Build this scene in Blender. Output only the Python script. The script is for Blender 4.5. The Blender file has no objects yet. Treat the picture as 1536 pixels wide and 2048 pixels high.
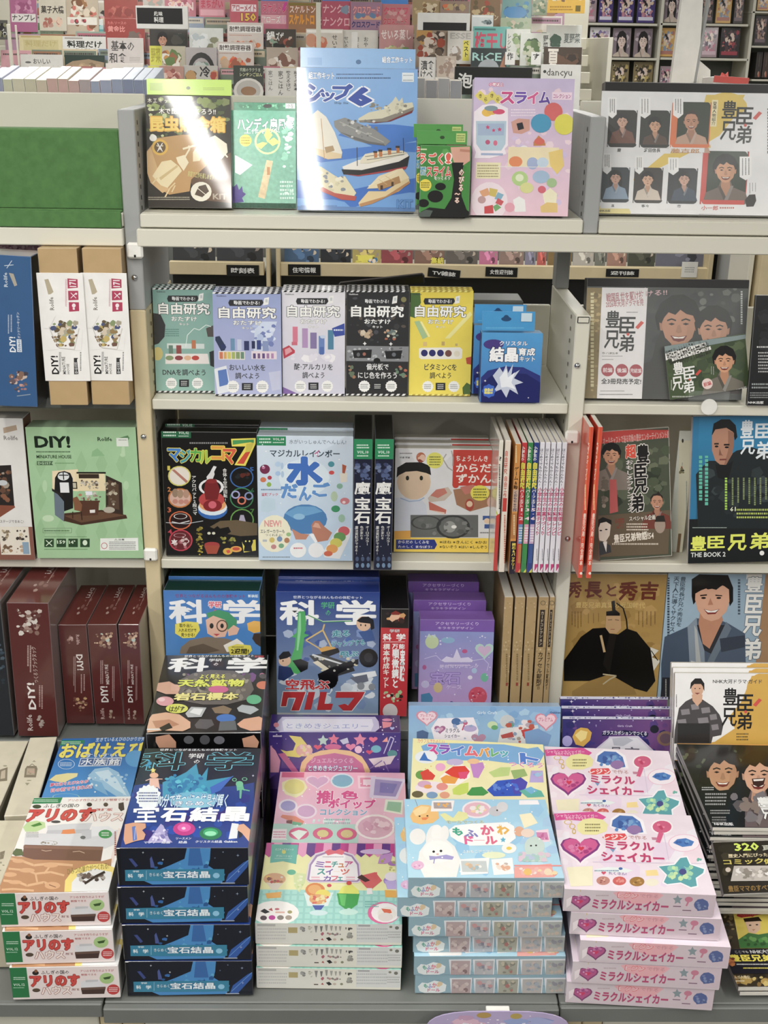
import bpy, math, random, colorsys
import numpy as np
from mathutils import Matrix, Vector
SC = bpy.context.scene
COL = SC.collection
# ---------------------------------------------------------------- camera
FPX = 2400.0
def cam_axes(yaw, pitch, roll):
    yaw, pitch, roll = np.radians([yaw, pitch, roll])
    cy, sy, cp, sp = np.cos(yaw), np.sin(yaw), np.cos(pitch), np.sin(pitch)
    f = np.array([-sy*cp, cy*cp, -sp]); r = np.array([cy, sy, 0.]); d = np.cross(f, r)
    cr, sr = np.cos(roll), np.sin(roll)
    return cr*r+sr*d, -sr*r+cr*d, f
CR, CD, CF = cam_axes(-1.0976, 21.127, -0.933)
CO = np.array([0, 0, 1.8])
cam = bpy.data.cameras.new('camera'); camo = bpy.data.objects.new('camera', cam); COL.objects.link(camo)
camo.matrix_world = Matrix(((CR[0], -CD[0], -CF[0], CO[0]), (CR[1], -CD[1], -CF[1], CO[1]), (CR[2], -CD[2], -CF[2], CO[2]), (0, 0, 0, 1)))
cam.sensor_fit = 'HORIZONTAL'; cam.sensor_width = 36; cam.lens = FPX/1536*36; cam.clip_end = 60
SC.camera = camo
# ---------------------------------------------------------------- light: the shop's ceiling tubes, the rest of the shop as a soft grey surround
w = bpy.data.worlds.new('shop_surround'); SC.world = w; w.use_nodes = True
bg = w.node_tree.nodes['Background']; bg.inputs[0].default_value = (1, .98, .95, 1); bg.inputs[1].default_value = .17
def tube(x, y, sx, sy, p, z=2.62):
    l = bpy.data.lights.new('ceiling_tube', 'AREA'); l.shape = 'RECTANGLE'; l.size = sx; l.size_y = sy
    l.energy = p; l.color = (1, .975, .93)
    o = bpy.data.objects.new('ceiling_tube', l); COL.objects.link(o); o.location = (x, y, z)
TP = 19.5
for x, kx in ((-3.4, 1), (-.86, .55), (-.30, .55), (2.2, 1)):
    for y, k in ((-4.6, .45), (-3.2, .55), (-1.8, .75), (-.4, .95), (1.0, .9)): tube(x, y, .1, 1.34, TP*k*kx)
for x in (-3.4, -1.2, 1.0, 3.2):
    for y in (3.4, 4.8, 6.4): tube(x, y, .12, 1.2, TP*.46)
SC.view_settings.view_transform = 'Standard'; SC.view_settings.look = 'None'
SC.view_settings.exposure = 0.64; SC.view_settings.gamma = 1; SC.view_settings.use_curve_mapping = False
# ---------------------------------------------------------------- measuring helpers (pixel of the photo -> point on a real plane)
CROP = dict(A=(0,0),B=(500,0),C=(1016,0),D=(0,440),E=(500,440),F=(1016,440),G=(0,820),H=(500,820),I=(1016,820),J=(0,1240),K=(500,1240),L=(1016,1240),M=(0,1528),N=(500,1528),O=(1016,1528))
def px(crop, x, y):
    if crop == 'P': return x, y
    if crop == 'a': return x/5.12, y/5.12
    if crop == 'b': return 280+x/5.12, y/5.12
    if crop == 'c': return 560+x/5.12, y/5.12
    if crop == 'd': return 840+x/5.12, y/5.12
    if crop == 'e': return 1100+x/3.5229, y/3.5229
    o = CROP[crop]; return o[0]+x/2.95385, o[1]+y/2.95385
def ray(x, y): return CR*(x-768)/FPX+CD*(y-1024)/FPX+CF
def PY(x, y, Y): v = ray(x, y); return CO+v*(Y/v[1])
def PZ(x, y, Z): v = ray(x, y); return CO+v*((Z-1.8)/v[2])
def lin(c): return c/12.92 if c <= .04045 else ((c+.055)/1.055)**2.4
_hc = {}
def hx(s):
    if s not in _hc:
        t = s if len(s) == 6 else ''.join(a*2 for a in s)
        c = [lin(int(t[i:i+2], 16)/255) for i in (0, 2, 4)]; y = .3*c[0]+.6*c[1]+.1*c[2]
        _hc[s] = tuple(a*.87+y*.13 for a in c)
    return _hc[s]
def mixc(a, b, t): return tuple(a[i]*(1-t)+b[i]*t for i in range(3))
# ---------------------------------------------------------------- materials
def new_mat(name, rough, color=None, attr=False, coat=0, metal=0, alpha=None, trans=0, noise=.05, scale=30, spec=.5, bump=0, coatr=.12, ior=1.5):
    m = bpy.data.materials.new(name); m.use_nodes = True; nt = m.node_tree; b = nt.nodes['Principled BSDF']
    b.inputs['Roughness'].default_value = rough; b.inputs['Metallic'].default_value = metal
    b.inputs['Coat Weight'].default_value = coat; b.inputs['Coat Roughness'].default_value = coatr; b.inputs['Coat IOR'].default_value = ior
    b.inputs['Specular IOR Level'].default_value = spec
    if trans: b.inputs['Transmission Weight'].default_value = trans
    if alpha is not None: b.inputs['Alpha'].default_value = alpha
    tc = nt.nodes.new('ShaderNodeTexCoord'); nz = nt.nodes.new('ShaderNodeTexNoise'); nz.inputs['Scale'].default_value = scale; nz.inputs['Detail'].default_value = 4
    nt.links.new(tc.outputs['Object'], nz.inputs['Vector'])
    mr = nt.nodes.new('ShaderNodeMapRange'); mr.inputs[3].default_value = 1-noise; mr.inputs[4].default_value = 1+noise
    mr.inputs[1].default_value = .3; mr.inputs[2].default_value = .7
    nt.links.new(nz.outputs['Fac'], mr.inputs[0])
    mu = nt.nodes.new('ShaderNodeVectorMath'); mu.operation = 'SCALE'; nt.links.new(mr.outputs[0], mu.inputs['Scale'])
    if attr:
        a = nt.nodes.new('ShaderNodeAttribute'); a.attribute_name = 'Col'; nt.links.new(a.outputs['Color'], mu.inputs[0])
    else: mu.inputs[0].default_value = color
    nt.links.new(mu.outputs[0], b.inputs['Base Color'])
    if bump:
        bp = nt.nodes.new('ShaderNodeBump'); bp.inputs['Strength'].default_value = bump; bp.inputs['Distance'].default_value = .002
        nz2 = nt.nodes.new('ShaderNodeTexNoise'); nz2.inputs['Scale'].default_value = 9; nt.links.new(tc.outputs['Object'], nz2.inputs['Vector'])
        nt.links.new(nz2.outputs['Fac'], bp.inputs['Height']); nt.links.new(bp.outputs[0], b.inputs['Normal'])
    return m
M = dict(
 card=new_mat('printed_card', .4, attr=True, spec=.4, coat=.12, noise=.04),
 gloss=new_mat('glossy_printed_card', .28, attr=True, spec=.35, coat=.7, noise=.03),
 shiny=new_mat('shrink_wrapped_card', .3, attr=True, spec=.35, coat=1, noise=.03, coatr=.05, ior=1.6),
 matte=new_mat('printed_paper', .6, attr=True, noise=.05),
 foil=new_mat('foil_card', .25, attr=True, coat=1, metal=.35, noise=.12, scale=120, bump=.4),
 shelf=new_mat('cream_painted_steel', .42, hx('dcd9c8'), noise=.025, scale=4),
 grey=new_mat('grey_painted_steel', .45, hx('a4a6a5'), noise=.03, scale=6),
 deckgrey=new_mat('dark_grey_laminate', .5, hx('70736f'), noise=.05, scale=12),
 wood=new_mat('pale_laminate_edge', .5, hx('d8c69a'), noise=.05, scale=14),
 panel=new_mat('perforated_inner_panel', .5, hx('9b998c'), noise=.04, scale=8),
 black=new_mat('black_plastic', .3, hx('1a1a1a'), noise=.1),
 chrome=new_mat('polished_steel', .15, hx('cccccc'), metal=1),
 white=new_mat('white_plastic', .3, hx('f2f0e8')),
 felt=new_mat('green_felt', .9, hx('4e7e40'), noise=.12, scale=60),
 floor=new_mat('grey_floor_tile', .4, hx('45433f'), noise=.06),
 wall=new_mat('off_white_wall', .7, hx('b9b5a8')),
)
gm = bpy.data.materials.new('clear_acrylic'); gm.use_nodes = True
_b = gm.node_tree.nodes['Principled BSDF']; _b.inputs['Base Color'].default_value = (.9, .95, .95, 1); _b.inputs['Roughness'].default_value = .1; _b.inputs['Specular IOR Level'].default_value = .25
_b.inputs['Alpha'].default_value = .05; M['acrylic'] = gm
# ---------------------------------------------------------------- mesh helpers
def tag(o, label=None, cat=None, group=None, kind=None):
    for k, v in (('label', label), ('category', cat), ('group', group), ('kind', kind)):
        if v: o[k] = v
    return o
def mk(name, verts, faces, cols, mat, parent=None, smooth=False):
    """verts list, faces list, cols: one colour per face or list of per-corner colours"""
    me = bpy.data.meshes.new(name); me.from_pydata(verts, [], faces); 
    if cols is not None:
        at = me.color_attributes.new('Col', 'FLOAT_COLOR', 'CORNER')
        buf = []
        for f, c in zip(faces, cols):
            if isinstance(c, list):
                for k in c: buf += [k[0], k[1], k[2], 1.]
            else: buf += [c[0], c[1], c[2], 1.]*len(f)
        at.data.foreach_set('color', np.array(buf, dtype=np.float32))
    me.materials.append(M[mat] if isinstance(mat, str) else mat)
    if smooth: me.polygons.foreach_set('use_smooth', [True]*len(faces))
    o = bpy.data.objects.new(name, me); COL.objects.link(o)
    if parent: o.parent = parent
    return o
def cham(x0, x1, y0, y1, z0, z1, c=.0012):
    """a chamfered box: verts, faces, tags (F z+, K z-, U y+, D y-, R x+, L x-, e edge)"""
    c = min(c, (x1-x0)/3, (y1-y0)/3, (z1-z0)/3)
    V = []; idx = {}
    lo, hi = (x0, y0, z0), (x1, y1, z1)
    for sx in (0, 1):
        for sy in (0, 1):
            for sz in (0, 1):
                s = (sx, sy, sz)
                for a in range(3):
                    p = [(hi[k]-c if s[k] else lo[k]+c) for k in range(3)]
                    p[a] = hi[a] if s[a] else lo[a]
                    idx[(s, a)] = len(V); V.append(tuple(p))
    Fc = []; T = []
    names = {(0, 1): 'R', (0, 0): 'L', (1, 1): 'U', (1, 0): 'D', (2, 1): 'F', (2, 0): 'K'}
    ctr = [(lo[k]+hi[k])/2 for k in range(3)]
    def add(f, t):
        n = (Vector(V[f[1]])-Vector(V[f[0]])).cross(Vector(V[f[2]])-Vector(V[f[1]]))
        m = Vector([sum(V[i][k] for i in f)/len(f)-ctr[k] for k in range(3)])
        Fc.append(f if n.dot(m) > 0 else f[::-1]); T.append(t)
    for a in range(3):
        b, d = [k for k in range(3) if k != a]
        for sa in (0, 1):
            f = []
            for sb, sd in ((0, 0), (1, 0), (1, 1), (0, 1)):
                s = [0, 0, 0]; s[a] = sa; s[b] = sb; s[d] = sd; f.append(idx[(tuple(s), a)])
            add(f, names[(a, sa)])
    for a in range(3):
        b, d = [k for k in range(3) if k != a]
        for sb in (0, 1):
            for sd in (0, 1):
                s0 = [0, 0, 0]; s0[b] = sb; s0[d] = sd; s1 = list(s0); s1[a] = 1; s0, s1 = tuple(s0), tuple(s1)
                add([idx[(s0, b)], idx[(s1, b)], idx[(s1, d)], idx[(s0, d)]], 'e')
    for sx in (0, 1):
        for sy in (0, 1):
            for sz in (0, 1):
                s = (sx, sy, sz); add([idx[(s, 0)], idx[(s, 1)], idx[(s, 2)]], 'e')
    return V, Fc, T
def block(name, x0, x1, y0, y1, z0, z1, mat, parent=None, c=.002):
    """world-aligned chamfered block, origin at its base centre"""
    if x1 < x0: x0, x1 = x1, x0
    cx, cy = (x0+x1)/2, (y0+y1)/2
    V, Fc, _ = cham(x0-cx, x1-cx, y0-cy, y1-cy, 0, z1-z0, c)
    o = mk(name, V, Fc, None, mat, parent); o.location = (cx, cy, z0)
    return o
def empty(name, loc):
    o = bpy.data.objects.new(name, None); COL.objects.link(o); o.location = loc; o.empty_display_size = .05
    return o
def keep(o, parent):
    o.location = Vector(o.location)-Vector(parent.location); o.parent = parent; return o
# ---------------------------------------------------------------- lettering
_gl = {}
def glyphs(s, b, res=2):
    k = (s, b, res)
    if k not in _gl:
        c = bpy.data.curves.new('lettering', 'FONT'); c.body = s; c.resolution_u = res; c.offset = b; c.fill_mode = 'FRONT'
        o = bpy.data.objects.new('lettering', c); m = o.to_mesh()
        V = np.array([v.co[:2] for v in m.vertices]).reshape(-1, 2); Fq = [tuple(p.vertices) for p in m.polygons]
        o.to_mesh_clear(); bpy.data.objects.remove(o); bpy.data.curves.remove(c)
        _gl[k] = (V, Fq)
    return _gl[k]
def vstack(s, b, res=2):
    Vs, Fs, n = [], [], 0
    for i, ch in enumerate(s):
        if ch in ' 　': continue
        V, Fq = glyphs(ch, b, res)
        if not len(V): continue
        V = V.copy()
        if ch in 'ー―〜':
            V -= (.5, .38); V = np.stack([V[:, 1], -V[:, 0]], 1)+(.5, .38)
        elif ch < '\u2000': V[:, 0] += .5-(V[:, 0].min()+V[:, 0].max())/2
        V[:, 1] -= i
        Vs.append(V); Fs += [tuple(j+n for j in f) for f in Fq]; n += len(V)
    return (np.concatenate(Vs) if Vs else np.zeros((0, 2))), Fs
# ---------------------------------------------------------------- 2D art on faces
def clip(poly, W, H):
    for ax, lim, sg in ((0, 0, 1), (0, W, -1), (1, 0, 1), (1, H, -1)):
        out = []
        for i in range(len(poly)):
            a, b = poly[i], poly[(i+1) % len(poly)]
            da, db = sg*(a[ax]-lim), sg*(b[ax]-lim)
            if da >= 0: out.append(a)
            if (da > 0 > db) or (da < 0 < db):
                t = da/(da-db); out.append((a[0]+(b[0]-a[0])*t, a[1]+(b[1]-a[1])*t))
        poly = out
        if len(poly) < 3: return None
    return poly
class Face:
    """one flat face of a thing: local origin, axes; takes art drawn in photo pixels or in its own 0..1 space"""
    def __init__(s, O, a, b, n, W, H, Mw=None):
        s.O, s.a, s.b, s.n, s.W, s.H = [np.array(v, float) for v in (O, a, b, n)]+[W, H]
        s.V, s.F, s.C, s.box = [], [], [], []; s.Mw = Mw; s.crop = 'P'
        if Mw is not None:
            R = np.array(Mw.to_3x3()); t = np.array(Mw.translation)
            s.wO, s.wa, s.wb, s.wn = R@s.O+t, R@s.a, R@s.b, R@s.n
    def m(s, x, y):
        if s.crop == 'U': return x/100*s.W, (1-y/100)*s.H
        v = ray(*px(s.crop, x, y)); k = np.dot(s.wO-CO, s.wn)/np.dot(v, s.wn); p = CO+v*k-s.wO
        return float(p@s.wa), float(p@s.wb)
    def layer(s, P):
        xs = [p[0] for p in P]; ys = [p[1] for p in P]; b = (min(xs), min(ys), max(xs), max(ys)); L = 0
        for (q, l) in s.box:
            if q[0] < b[2] and b[0] < q[2] and q[1] < b[3] and b[1] < q[3] and l > L: L = l
        s.box.append((b, L+1)); return (L+1)*4.5e-5
    def add(s, polys, col, cc=None, per=0):
        allp = [p for q in polys for p in q]
        if not allp: return
        h0 = s.layer(allp)
        for qi, q in enumerate(polys):
            h = h0+(qi//per*4e-6 if per else 0)
            if cc is None and any(p[0] < 0 or p[0] > s.W or p[1] < 0 or p[1] > s.H for p in q):
                q = clip(list(q), s.W, s.H)
                if not q: continue
            elif cc is not None: q = [(min(max(p[0], 0), s.W), min(max(p[1], 0), s.H)) for p in q]
            ar = sum(q[i][0]*q[(i+1) % len(q)][1]-q[(i+1) % len(q)][0]*q[i][1] for i in range(len(q)))
            col2 = cc if cc is not None else col
            if ar < 0:
                q = q[::-1]
                if cc is not None: col2 = cc[::-1]
            n0 = len(s.V)
            for p in q: s.V.append(tuple(s.O+s.a*p[0]+s.b*p[1]+s.n*h))
            s.F.append(list(range(n0, n0+len(q)))); s.C.append(col2)
    def rect(s, x0, y0, x1, y1):
        xm, ym = (x0+x1)/2, (y0+y1)/2
        l, r, t, b = s.m(x0, ym)[0], s.m(x1, ym)[0], s.m(xm, y0)[1], s.m(xm, y1)[1]
        return l, b, r, t
    def poly(s, pts, col): s.add([[s.m(*p) for p in pts]], col)
    def text(s, x0, y0, x1, y1, col, txt, fl):
        l, b, r, t = s.rect(x0, y0, x1, y1); bold = .012; ko = None; rot = None; ang = 0; res = 2 if abs(x1-x0) > 200 else 1
        ver = False
        for f in fl:
            if f[0] == 'b': bold = float(f[1:])/100
            elif f[0] == 'k': kc, kw = f[1:].split(','); ko = (hx(kc), float(kw)/100)
            elif f == 'v': ver = True
            elif f in 'du': rot = f
            elif f[0] == 'a': ang = math.radians(float(f[1:]))
        def spread(P, rad, sc):
            # heavier strokes: the same outline shifted round a small circle
            n = 8 if rad > .05 else 6 if rad > .03 else 4
            return [P+np.array([math.cos(6.2832*i/n+.4)*sc[0], math.sin(6.2832*i/n+.4)*sc[1]])*rad for i in range(n)]
        def place(bd, ref=None):
            bd = min(bd, .015)
            V, Fq = (vstack if ver else glyphs)(txt, bd, res)
            if not len(V): return None, Fq, ref
            V = V.copy()
            if rot == 'd': V = np.stack([V[:, 1], -V[:, 0]], 1)
            if rot == 'u': V = np.stack([-V[:, 1], V[:, 0]], 1)
            if ref is None:
                mn, mx = V.min(0), V.max(0)
                if not ver and rot is None and txt in '一ー-―': mx[1] += .3; mn[1] -= .3
                ref = (mn, (r-l)/max(mx[0]-mn[0], 1e-6), (t-b)/max(mx[1]-mn[1], 1e-6))
            P = (V-ref[0])*(ref[1], ref[2])+(l, b)
            if ang:
                c = np.array([(l+r)/2, (b+t)/2]); Q = P-c; ca, sa = math.cos(ang), math.sin(ang)
                P = np.stack([Q[:, 0]*ca-Q[:, 1]*sa, Q[:, 0]*sa+Q[:, 1]*ca], 1)+c
            return P, Fq, ref
        P, Fq, ref = place(bold)
        if P is None: return
        sc = np.abs((ref[2], ref[1]) if rot else (ref[1], ref[2])); ex = max(bold-.02, 0)*.5
        if ko: s.add([[tuple(Q[i]) for i in f] for Q in spread(P, ex+ko[1]*.75, sc) for f in Fq], ko[0], per=len(Fq))
        s.add([[tuple(Q[i]) for i in f] for Q in ([P]+(spread(P, ex, sc) if ex > .003 else [])) for f in Fq], col, per=len(Fq))
    def draw(s, txt, rng=None):
        rng = rng or random.Random(7)
        for ln in txt.strip().split('\n'):
            ln = ln.strip()
            if not ln: continue
            body, _, tx = ln.partition('|'); a = body.split(); k = a[0]
            if k == '@': s.crop = a[1]; continue
            if k == 'r': l, b, r, t = s.rect(*map(float, a[1:5])); s.add([[(l, b), (r, b), (r, t), (l, t)]], hx(a[5]))
            elif k in 'gG':
                l, b, r, t = s.rect(*map(float, a[1:5])); c1, c2 = hx(a[5]), hx(a[6])
                s.add([[(l, b), (r, b), (r, t), (l, t)]], None, [c2, c2, c1, c1] if k == 'g' else [c1, c2, c2, c1])
            elif k == 'p': v = list(map(float, a[2:])); s.poly(list(zip(v[::2], v[1::2])), hx(a[1]))
            elif k == 'e': s.ell(*map(float, a[1:5]), hx(a[5]))
            elif k == 'o':
                cx, cy, rx, ry, th = map(float, a[1:6]); n = 20; q = []
                for i in range(n):
                    t0, t1 = 6.2832*i/n, 6.2832*(i+1)/n
                    q.append([s.m(cx+R*rx*math.cos(t), cy+R*ry*math.sin(t)) for R, t in ((1, t0), (1, t1), (1-th/rx, t1), (1-th/rx, t0))])
                s.add(q, hx(a[6]))
            elif k == 'l':
                wd = float(a[2]); v = list(map(float, a[3:])); P = list(zip(v[::2], v[1::2])); q = []
                for p0, p1 in zip(P, P[1:]):
                    d = math.hypot(p1[0]-p0[0], p1[1]-p0[1]) or 1; nx, ny = -(p1[1]-p0[1])/d*wd/2, (p1[0]-p0[0])/d*wd/2
                    q.append([s.m(p0[0]+nx, p0[1]+ny), s.m(p1[0]+nx, p1[1]+ny), s.m(p1[0]-nx, p1[1]-ny), s.m(p0[0]-nx, p0[1]-ny)])
                s.add(q, hx(a[1]))
            elif k == 't': s.text(*map(float, a[1:5]), hx(a[5]), tx, a[6:])
            elif k in 'zZ':   # unreadable small print as rows (z) or columns (Z) of short dashes
                x0, y0, x1, y1 = map(float, a[1:5]); n = int(a[5]); q = []
                for i in range(n):
                    if k == 'z':
                        yy = y0+(y1-y0)*(i+.5)/n; hh = (y1-y0)/n*.24; x = x0
                        while x < x1-(x1-x0)*.05:
                            wd = hh*rng.uniform(1.2, 2.2); q.append([s.m(x, yy-hh), s.m(min(x+wd, x1), yy-hh), s.m(min(x+wd, x1), yy+hh), s.m(x, yy+hh)]); x += wd+hh*rng.uniform(.5, .9)
                    else:
                        xx = x0+(x1-x0)*(i+.5)/n; hh = min((x1-x0)/n*.27, (y1-y0)*.03); y = y0; ye = y1-(y1-y0)*rng.uniform(0, .25)
                        while y < ye:
                            wd = hh*rng.uniform(1.2, 2.2); q.append([s.m(xx-hh, y), s.m(xx+hh, y), s.m(xx+hh, y+wd), s.m(xx-hh, y+wd)]); y += wd+hh*rng.uniform(.5, .9)
                s.add(q, hx(a[6]))
            elif k == 'n':   # picture clutter: n x0 y0 x1 y1 count smin smax cols
                x0, y0, x1, y1 = map(float, a[1:5]); cs = a[8].split(','); s0, s1 = float(a[6]), float(a[7])
                for i in range(int(a[5])):
                    r = rng.uniform(s0, s1); cx = rng.uniform(x0+r, max(x1-r, x0+r)); cy = rng.uniform(y0+r, max(y1-r, y0+r)); k2 = rng.randint(5, 8); ph = rng.random()*6; el = rng.uniform(.6, 1)
                    s.poly([(cx+r*math.cos(ph+6.2832*j/k2)*rng.uniform(.7, 1), cy+r*el*math.sin(ph+6.2832*j/k2)*rng.uniform(.7, 1)) for j in range(k2)], hx(rng.choice(cs)))
            elif k == 's':
                cx, cy, r = map(float, a[1:4]); n = int(a[5]) if len(a) > 5 else 5; q = float(a[6]) if len(a) > 6 else .5
                s.poly([(cx+r*(1 if j % 2 == 0 else q)*math.sin(3.14159*j/n), cy-r*(1 if j % 2 == 0 else q)*math.cos(3.14159*j/n)) for j in range(2*n)], hx(a[4]))
            elif k == 'h':
                cx, cy, rx, ry = map(float, a[1:5]); pts = []
                for j in range(20):
                    t = 6.2832*j/20; pts.append((cx+rx*math.sin(t)**3, cy-ry*(13*math.cos(t)-5*math.cos(2*t)-2*math.cos(3*t)-math.cos(4*t))/15))
                s.poly(pts, hx(a[5]))
            elif k == 'f': s.man(*map(float, a[1:4]), *a[4:])
            else: raise ValueError(ln)
    def ell(s, cx, cy, rx, ry, col, n=18): s.poly([(cx+rx*math.cos(6.2832*j/n), cy+ry*math.sin(6.2832*j/n)) for j in range(n)], col)
    def man(s, cx, cy, r, skin='d9a47e', hair='191412', robe='6a6660', st='m', smile='1'):
        """head-and-shoulders printed portrait, r = half the face width"""
        q = lambda L: [(cx+r*a, cy+r*b) for a, b in L]
        sk = hx(skin); sh = mixc(sk, hx('6a3c28'), .3); hr = hx(hair)
        if st == 'l': s.poly(q([(-1.35, 0), (-1.3, -1), (-.7, -1.7), (.2, -1.85), (1, -1.4), (1.4, -.5), (1.45, .9), (1.3, 2), (-1.3, 2), (-1.4, .9)]), hr)
        if robe != '-':
            s.poly(q([(-.5, 1), (.5, 1), (.75, 1.75), (2.1, 2.3), (2.8, 4.6), (-2.8, 4.6), (-2.1, 2.3), (-.75, 1.75)]), hx(robe))
            s.poly(q([(-.42, .9), (.42, .9), (.5, 1.7), (0, 2.9), (-.5, 1.7)]), sh)
            s.poly(q([(-.85, 1.6), (-.55, 1.6), (.25, 3.2), (0, 3.6)]), mixc(hx(robe), (0, 0, 0), .45))
            s.poly(q([(.85, 1.6), (.55, 1.6), (-.2, 3.2), (.1, 3.5)]), mixc(hx(robe), (.6, .6, .6), .25))
        if st == 'm': s.poly(q([(-1.25, .3), (-1.4, -.5), (-1.05, -1.3), (-.4, -1.75), (.3, -1.8), (1, -1.4), (1.35, -.6), (1.2, .35), (.9, .3), (-.95, .3)]), hr)
        elif st == 'b': s.poly(q([(-1.1, 0), (-1.15, -.8), (-.7, -1.4), (0, -1.55), (.25, -2), (.5, -1.5), (.95, -1.1), (1.1, -.4), (1.05, .1)]), hr)
        s.poly(q([(-.95, -.6), (-.6, -1.1), (0, -1.2), (.6, -1.1), (.95, -.6), (1, .1), (.8, .75), (.35, 1.2), (0, 1.27), (-.35, 1.2), (-.8, .75), (-1, .1)]), sk)
        s.poly(q([(-1.0, -.1), (-1.15, -.15), (-1.1, .3), (-.95, .35)]), sh); s.poly(q([(1.0, -.1), (1.15, -.15), (1.1, .3), (.95, .35)]), sh)
        s.poly(q([(.55, -.3), (.95, -.5), (1, .1), (.8, .75), (.35, 1.2), (.45, .6)]), mixc(sk, sh, .5))
        if st in 'ml': s.poly(q([(-1.02, -.1), (-1, -.8), (-.5, -1.35), (.4, -1.4), (1, -.9), (1.03, -.1), (.85, -.55), (.45, -.65), (.1, -.9), (-.2, -.6), (-.6, -.75), (-.85, -.45)]), hr)
        dk = hx('1c1010')
        for d in (-.42, .42):
            s.poly(q([(d-.27, -.3), (d, -.4), (d+.27, -.3), (d+.25, -.22), (d, -.31), (d-.25, -.22)]), hr)
            s.poly(q([(d-.2, -.06), (d, -.13), (d+.2, -.06), (d, .02)]), dk)
        s.poly(q([(-.05, 0), (.08, 0), (.2, .42), (0, .5), (-.18, .42)]), sh)
        if smile == '1':
            s.poly(q([(-.5, .62), (0, .7), (.5, .62), (.32, .92), (0, 1.0), (-.32, .92)]), hx('7a2a24')); s.poly(q([(-.4, .67), (0, .73), (.4, .67), (.25, .8), (-.25, .8)]), hx('f3ece0'))
        else: s.poly(q([(-.3, .76), (0, .71), (.3, .76), (0, .86)]), hx('9a4a40'))
# ---------------------------------------------------------------- boxes, books and cards
FR = dict(F=lambda W, H, T: ((0, 0, 0), (1, 0, 0), (0, 1, 0), (0, 0, 1), W, H), D=lambda W, H, T: ((0, 0, -T), (1, 0, 0), (0, 0, 1), (0, -1, 0), W, T),
          U=lambda W, H, T: ((0, H, 0), (1, 0, 0), (0, 0, -1), (0, 1, 0), W, T), R=lambda W, H, T: ((W, 0, 0), (0, 0, -1), (0, 1, 0), (1, 0, 0), T, H),
          L=lambda W, H, T: ((0, 0, -T), (0, 0, 1), (0, 1, 0), (-1, 0, 0), T, H), K=lambda W, H, T: ((W, 0, -T), (-1, 0, 0), (0, 1, 0), (0, 0, -1), W, H))
INFO = {}
def body_mesh(name, W, H, T, base, art, mat, Mw, c=.0012, seed=7, parent=None):
    """printed cuboid W x H x T, front face at z = 0"""
    V, Fc, tg = cham(0, W, 0, H, -T, 0, c)
    g = lambda k: hx(base.get(k, base.get('S', base['F'])))
    ed = mixc(hx(base['F']), (1, 1, 1), .12)
    C = [ed if t == 'e' else g(t) for t in tg]
    cur = None; parts = {}
    for ln in art.split('\n'):
        ln = ln.strip()
        if not ln: continue
        if ln[0] == '#': cur = ln[1]; parts.setdefault(cur, []); continue
        parts.setdefault(cur or 'F', []).append(ln)
    for k, L in parts.items():
        fc = Face(*FR[k](W, H, T), Mw=Mw); fc.draw('\n'.join(L), random.Random(seed))
        n0 = len(V); V += fc.V; Fc += [[i+n0 for i in f] for f in fc.F]; C += fc.C
    return mk(name, V, Fc, C, mat, parent)
def fit(crop, cs, Z, e, T, snap=None):
    cs = [float(v) for v in cs.split()] if isinstance(cs, str) else cs
    P = [px(crop, cs[i], cs[i+1]) for i in range(0, 8, 2)]   # tl tr br bl
    if e > 45 and not isinstance(Z, tuple): Z = Z+T*math.cos(math.radians(e))+.0006
    bl, br = P[3], P[2]; mid = ((bl[0]+br[0])/2, (bl[1]+br[1])/2)
    if isinstance(Z, tuple): Y0 = Z[1]; Z0 = PY(*mid, Y0)[2]
    else: Z0 = Z; Y0 = PZ(*mid, Z0)[1]
    er = math.radians(e); v = np.array([0, math.cos(er), math.sin(er)]); n = np.array([0, -math.sin(er), math.cos(er)]); A = np.array([0, Y0, Z0])
    def on(p): r = ray(*p); k = np.dot(A-CO, n)/np.dot(r, n); q = CO+r*k; return np.array([q[0], (q-A)@v])
    tl, tr, br, bl = [on(p) for p in P]
    if snap is None: snap = e > 45
    if snap:
        x0, x1, H = (tl[0]+bl[0])/2, (tr[0]+br[0])/2, (tl[1]+tr[1])/2; t0 = 0; an = 0; W = x1-x0
    else:
        u = (tr-tl)+(br-bl); u /= np.linalg.norm(u); w_ = np.array([-u[1], u[0]]); c = (tl+tr+bl+br)/4
        W = abs(((tr-tl)+(br-bl))@u)/2; H = abs(((tl-bl)+(tr-br))@w_)/2; o = c-u*W/2-w_*H/2; x0, t0 = o; an = math.atan2(u[1], u[0])
    U = np.array([math.cos(an), 0, 0])+v*math.sin(an); Vv = -np.array([math.sin(an), 0, 0])+v*math.cos(an)
    O = np.array([x0, 0, 0])+A+v*t0
    Mw = Matrix(((U[0], Vv[0], n[0], O[0]), (U[1], Vv[1], n[1], O[1]), (U[2], Vv[2], n[2], O[2]), (0, 0, 0, 1)))
    return Mw, W, H
def B(name, label, cat, group, crop, cs, Z, e, T, base, art='', mat='card', snap=None, c=.0012, seed=7):
    if isinstance(base, str): base = dict(F=base)
    Mw, W, H = fit(crop, cs, Z, e, T, snap)
    o = body_mesh(name, W, H, T, base, '@ %s\n' % crop+art if not art.strip().startswith('#') else art, mat, Mw, c, seed)
    o.matrix_basis = Mw; tag(o, label, cat, group); INFO[o.name] = (Mw, W, H, T)
    return o
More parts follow.
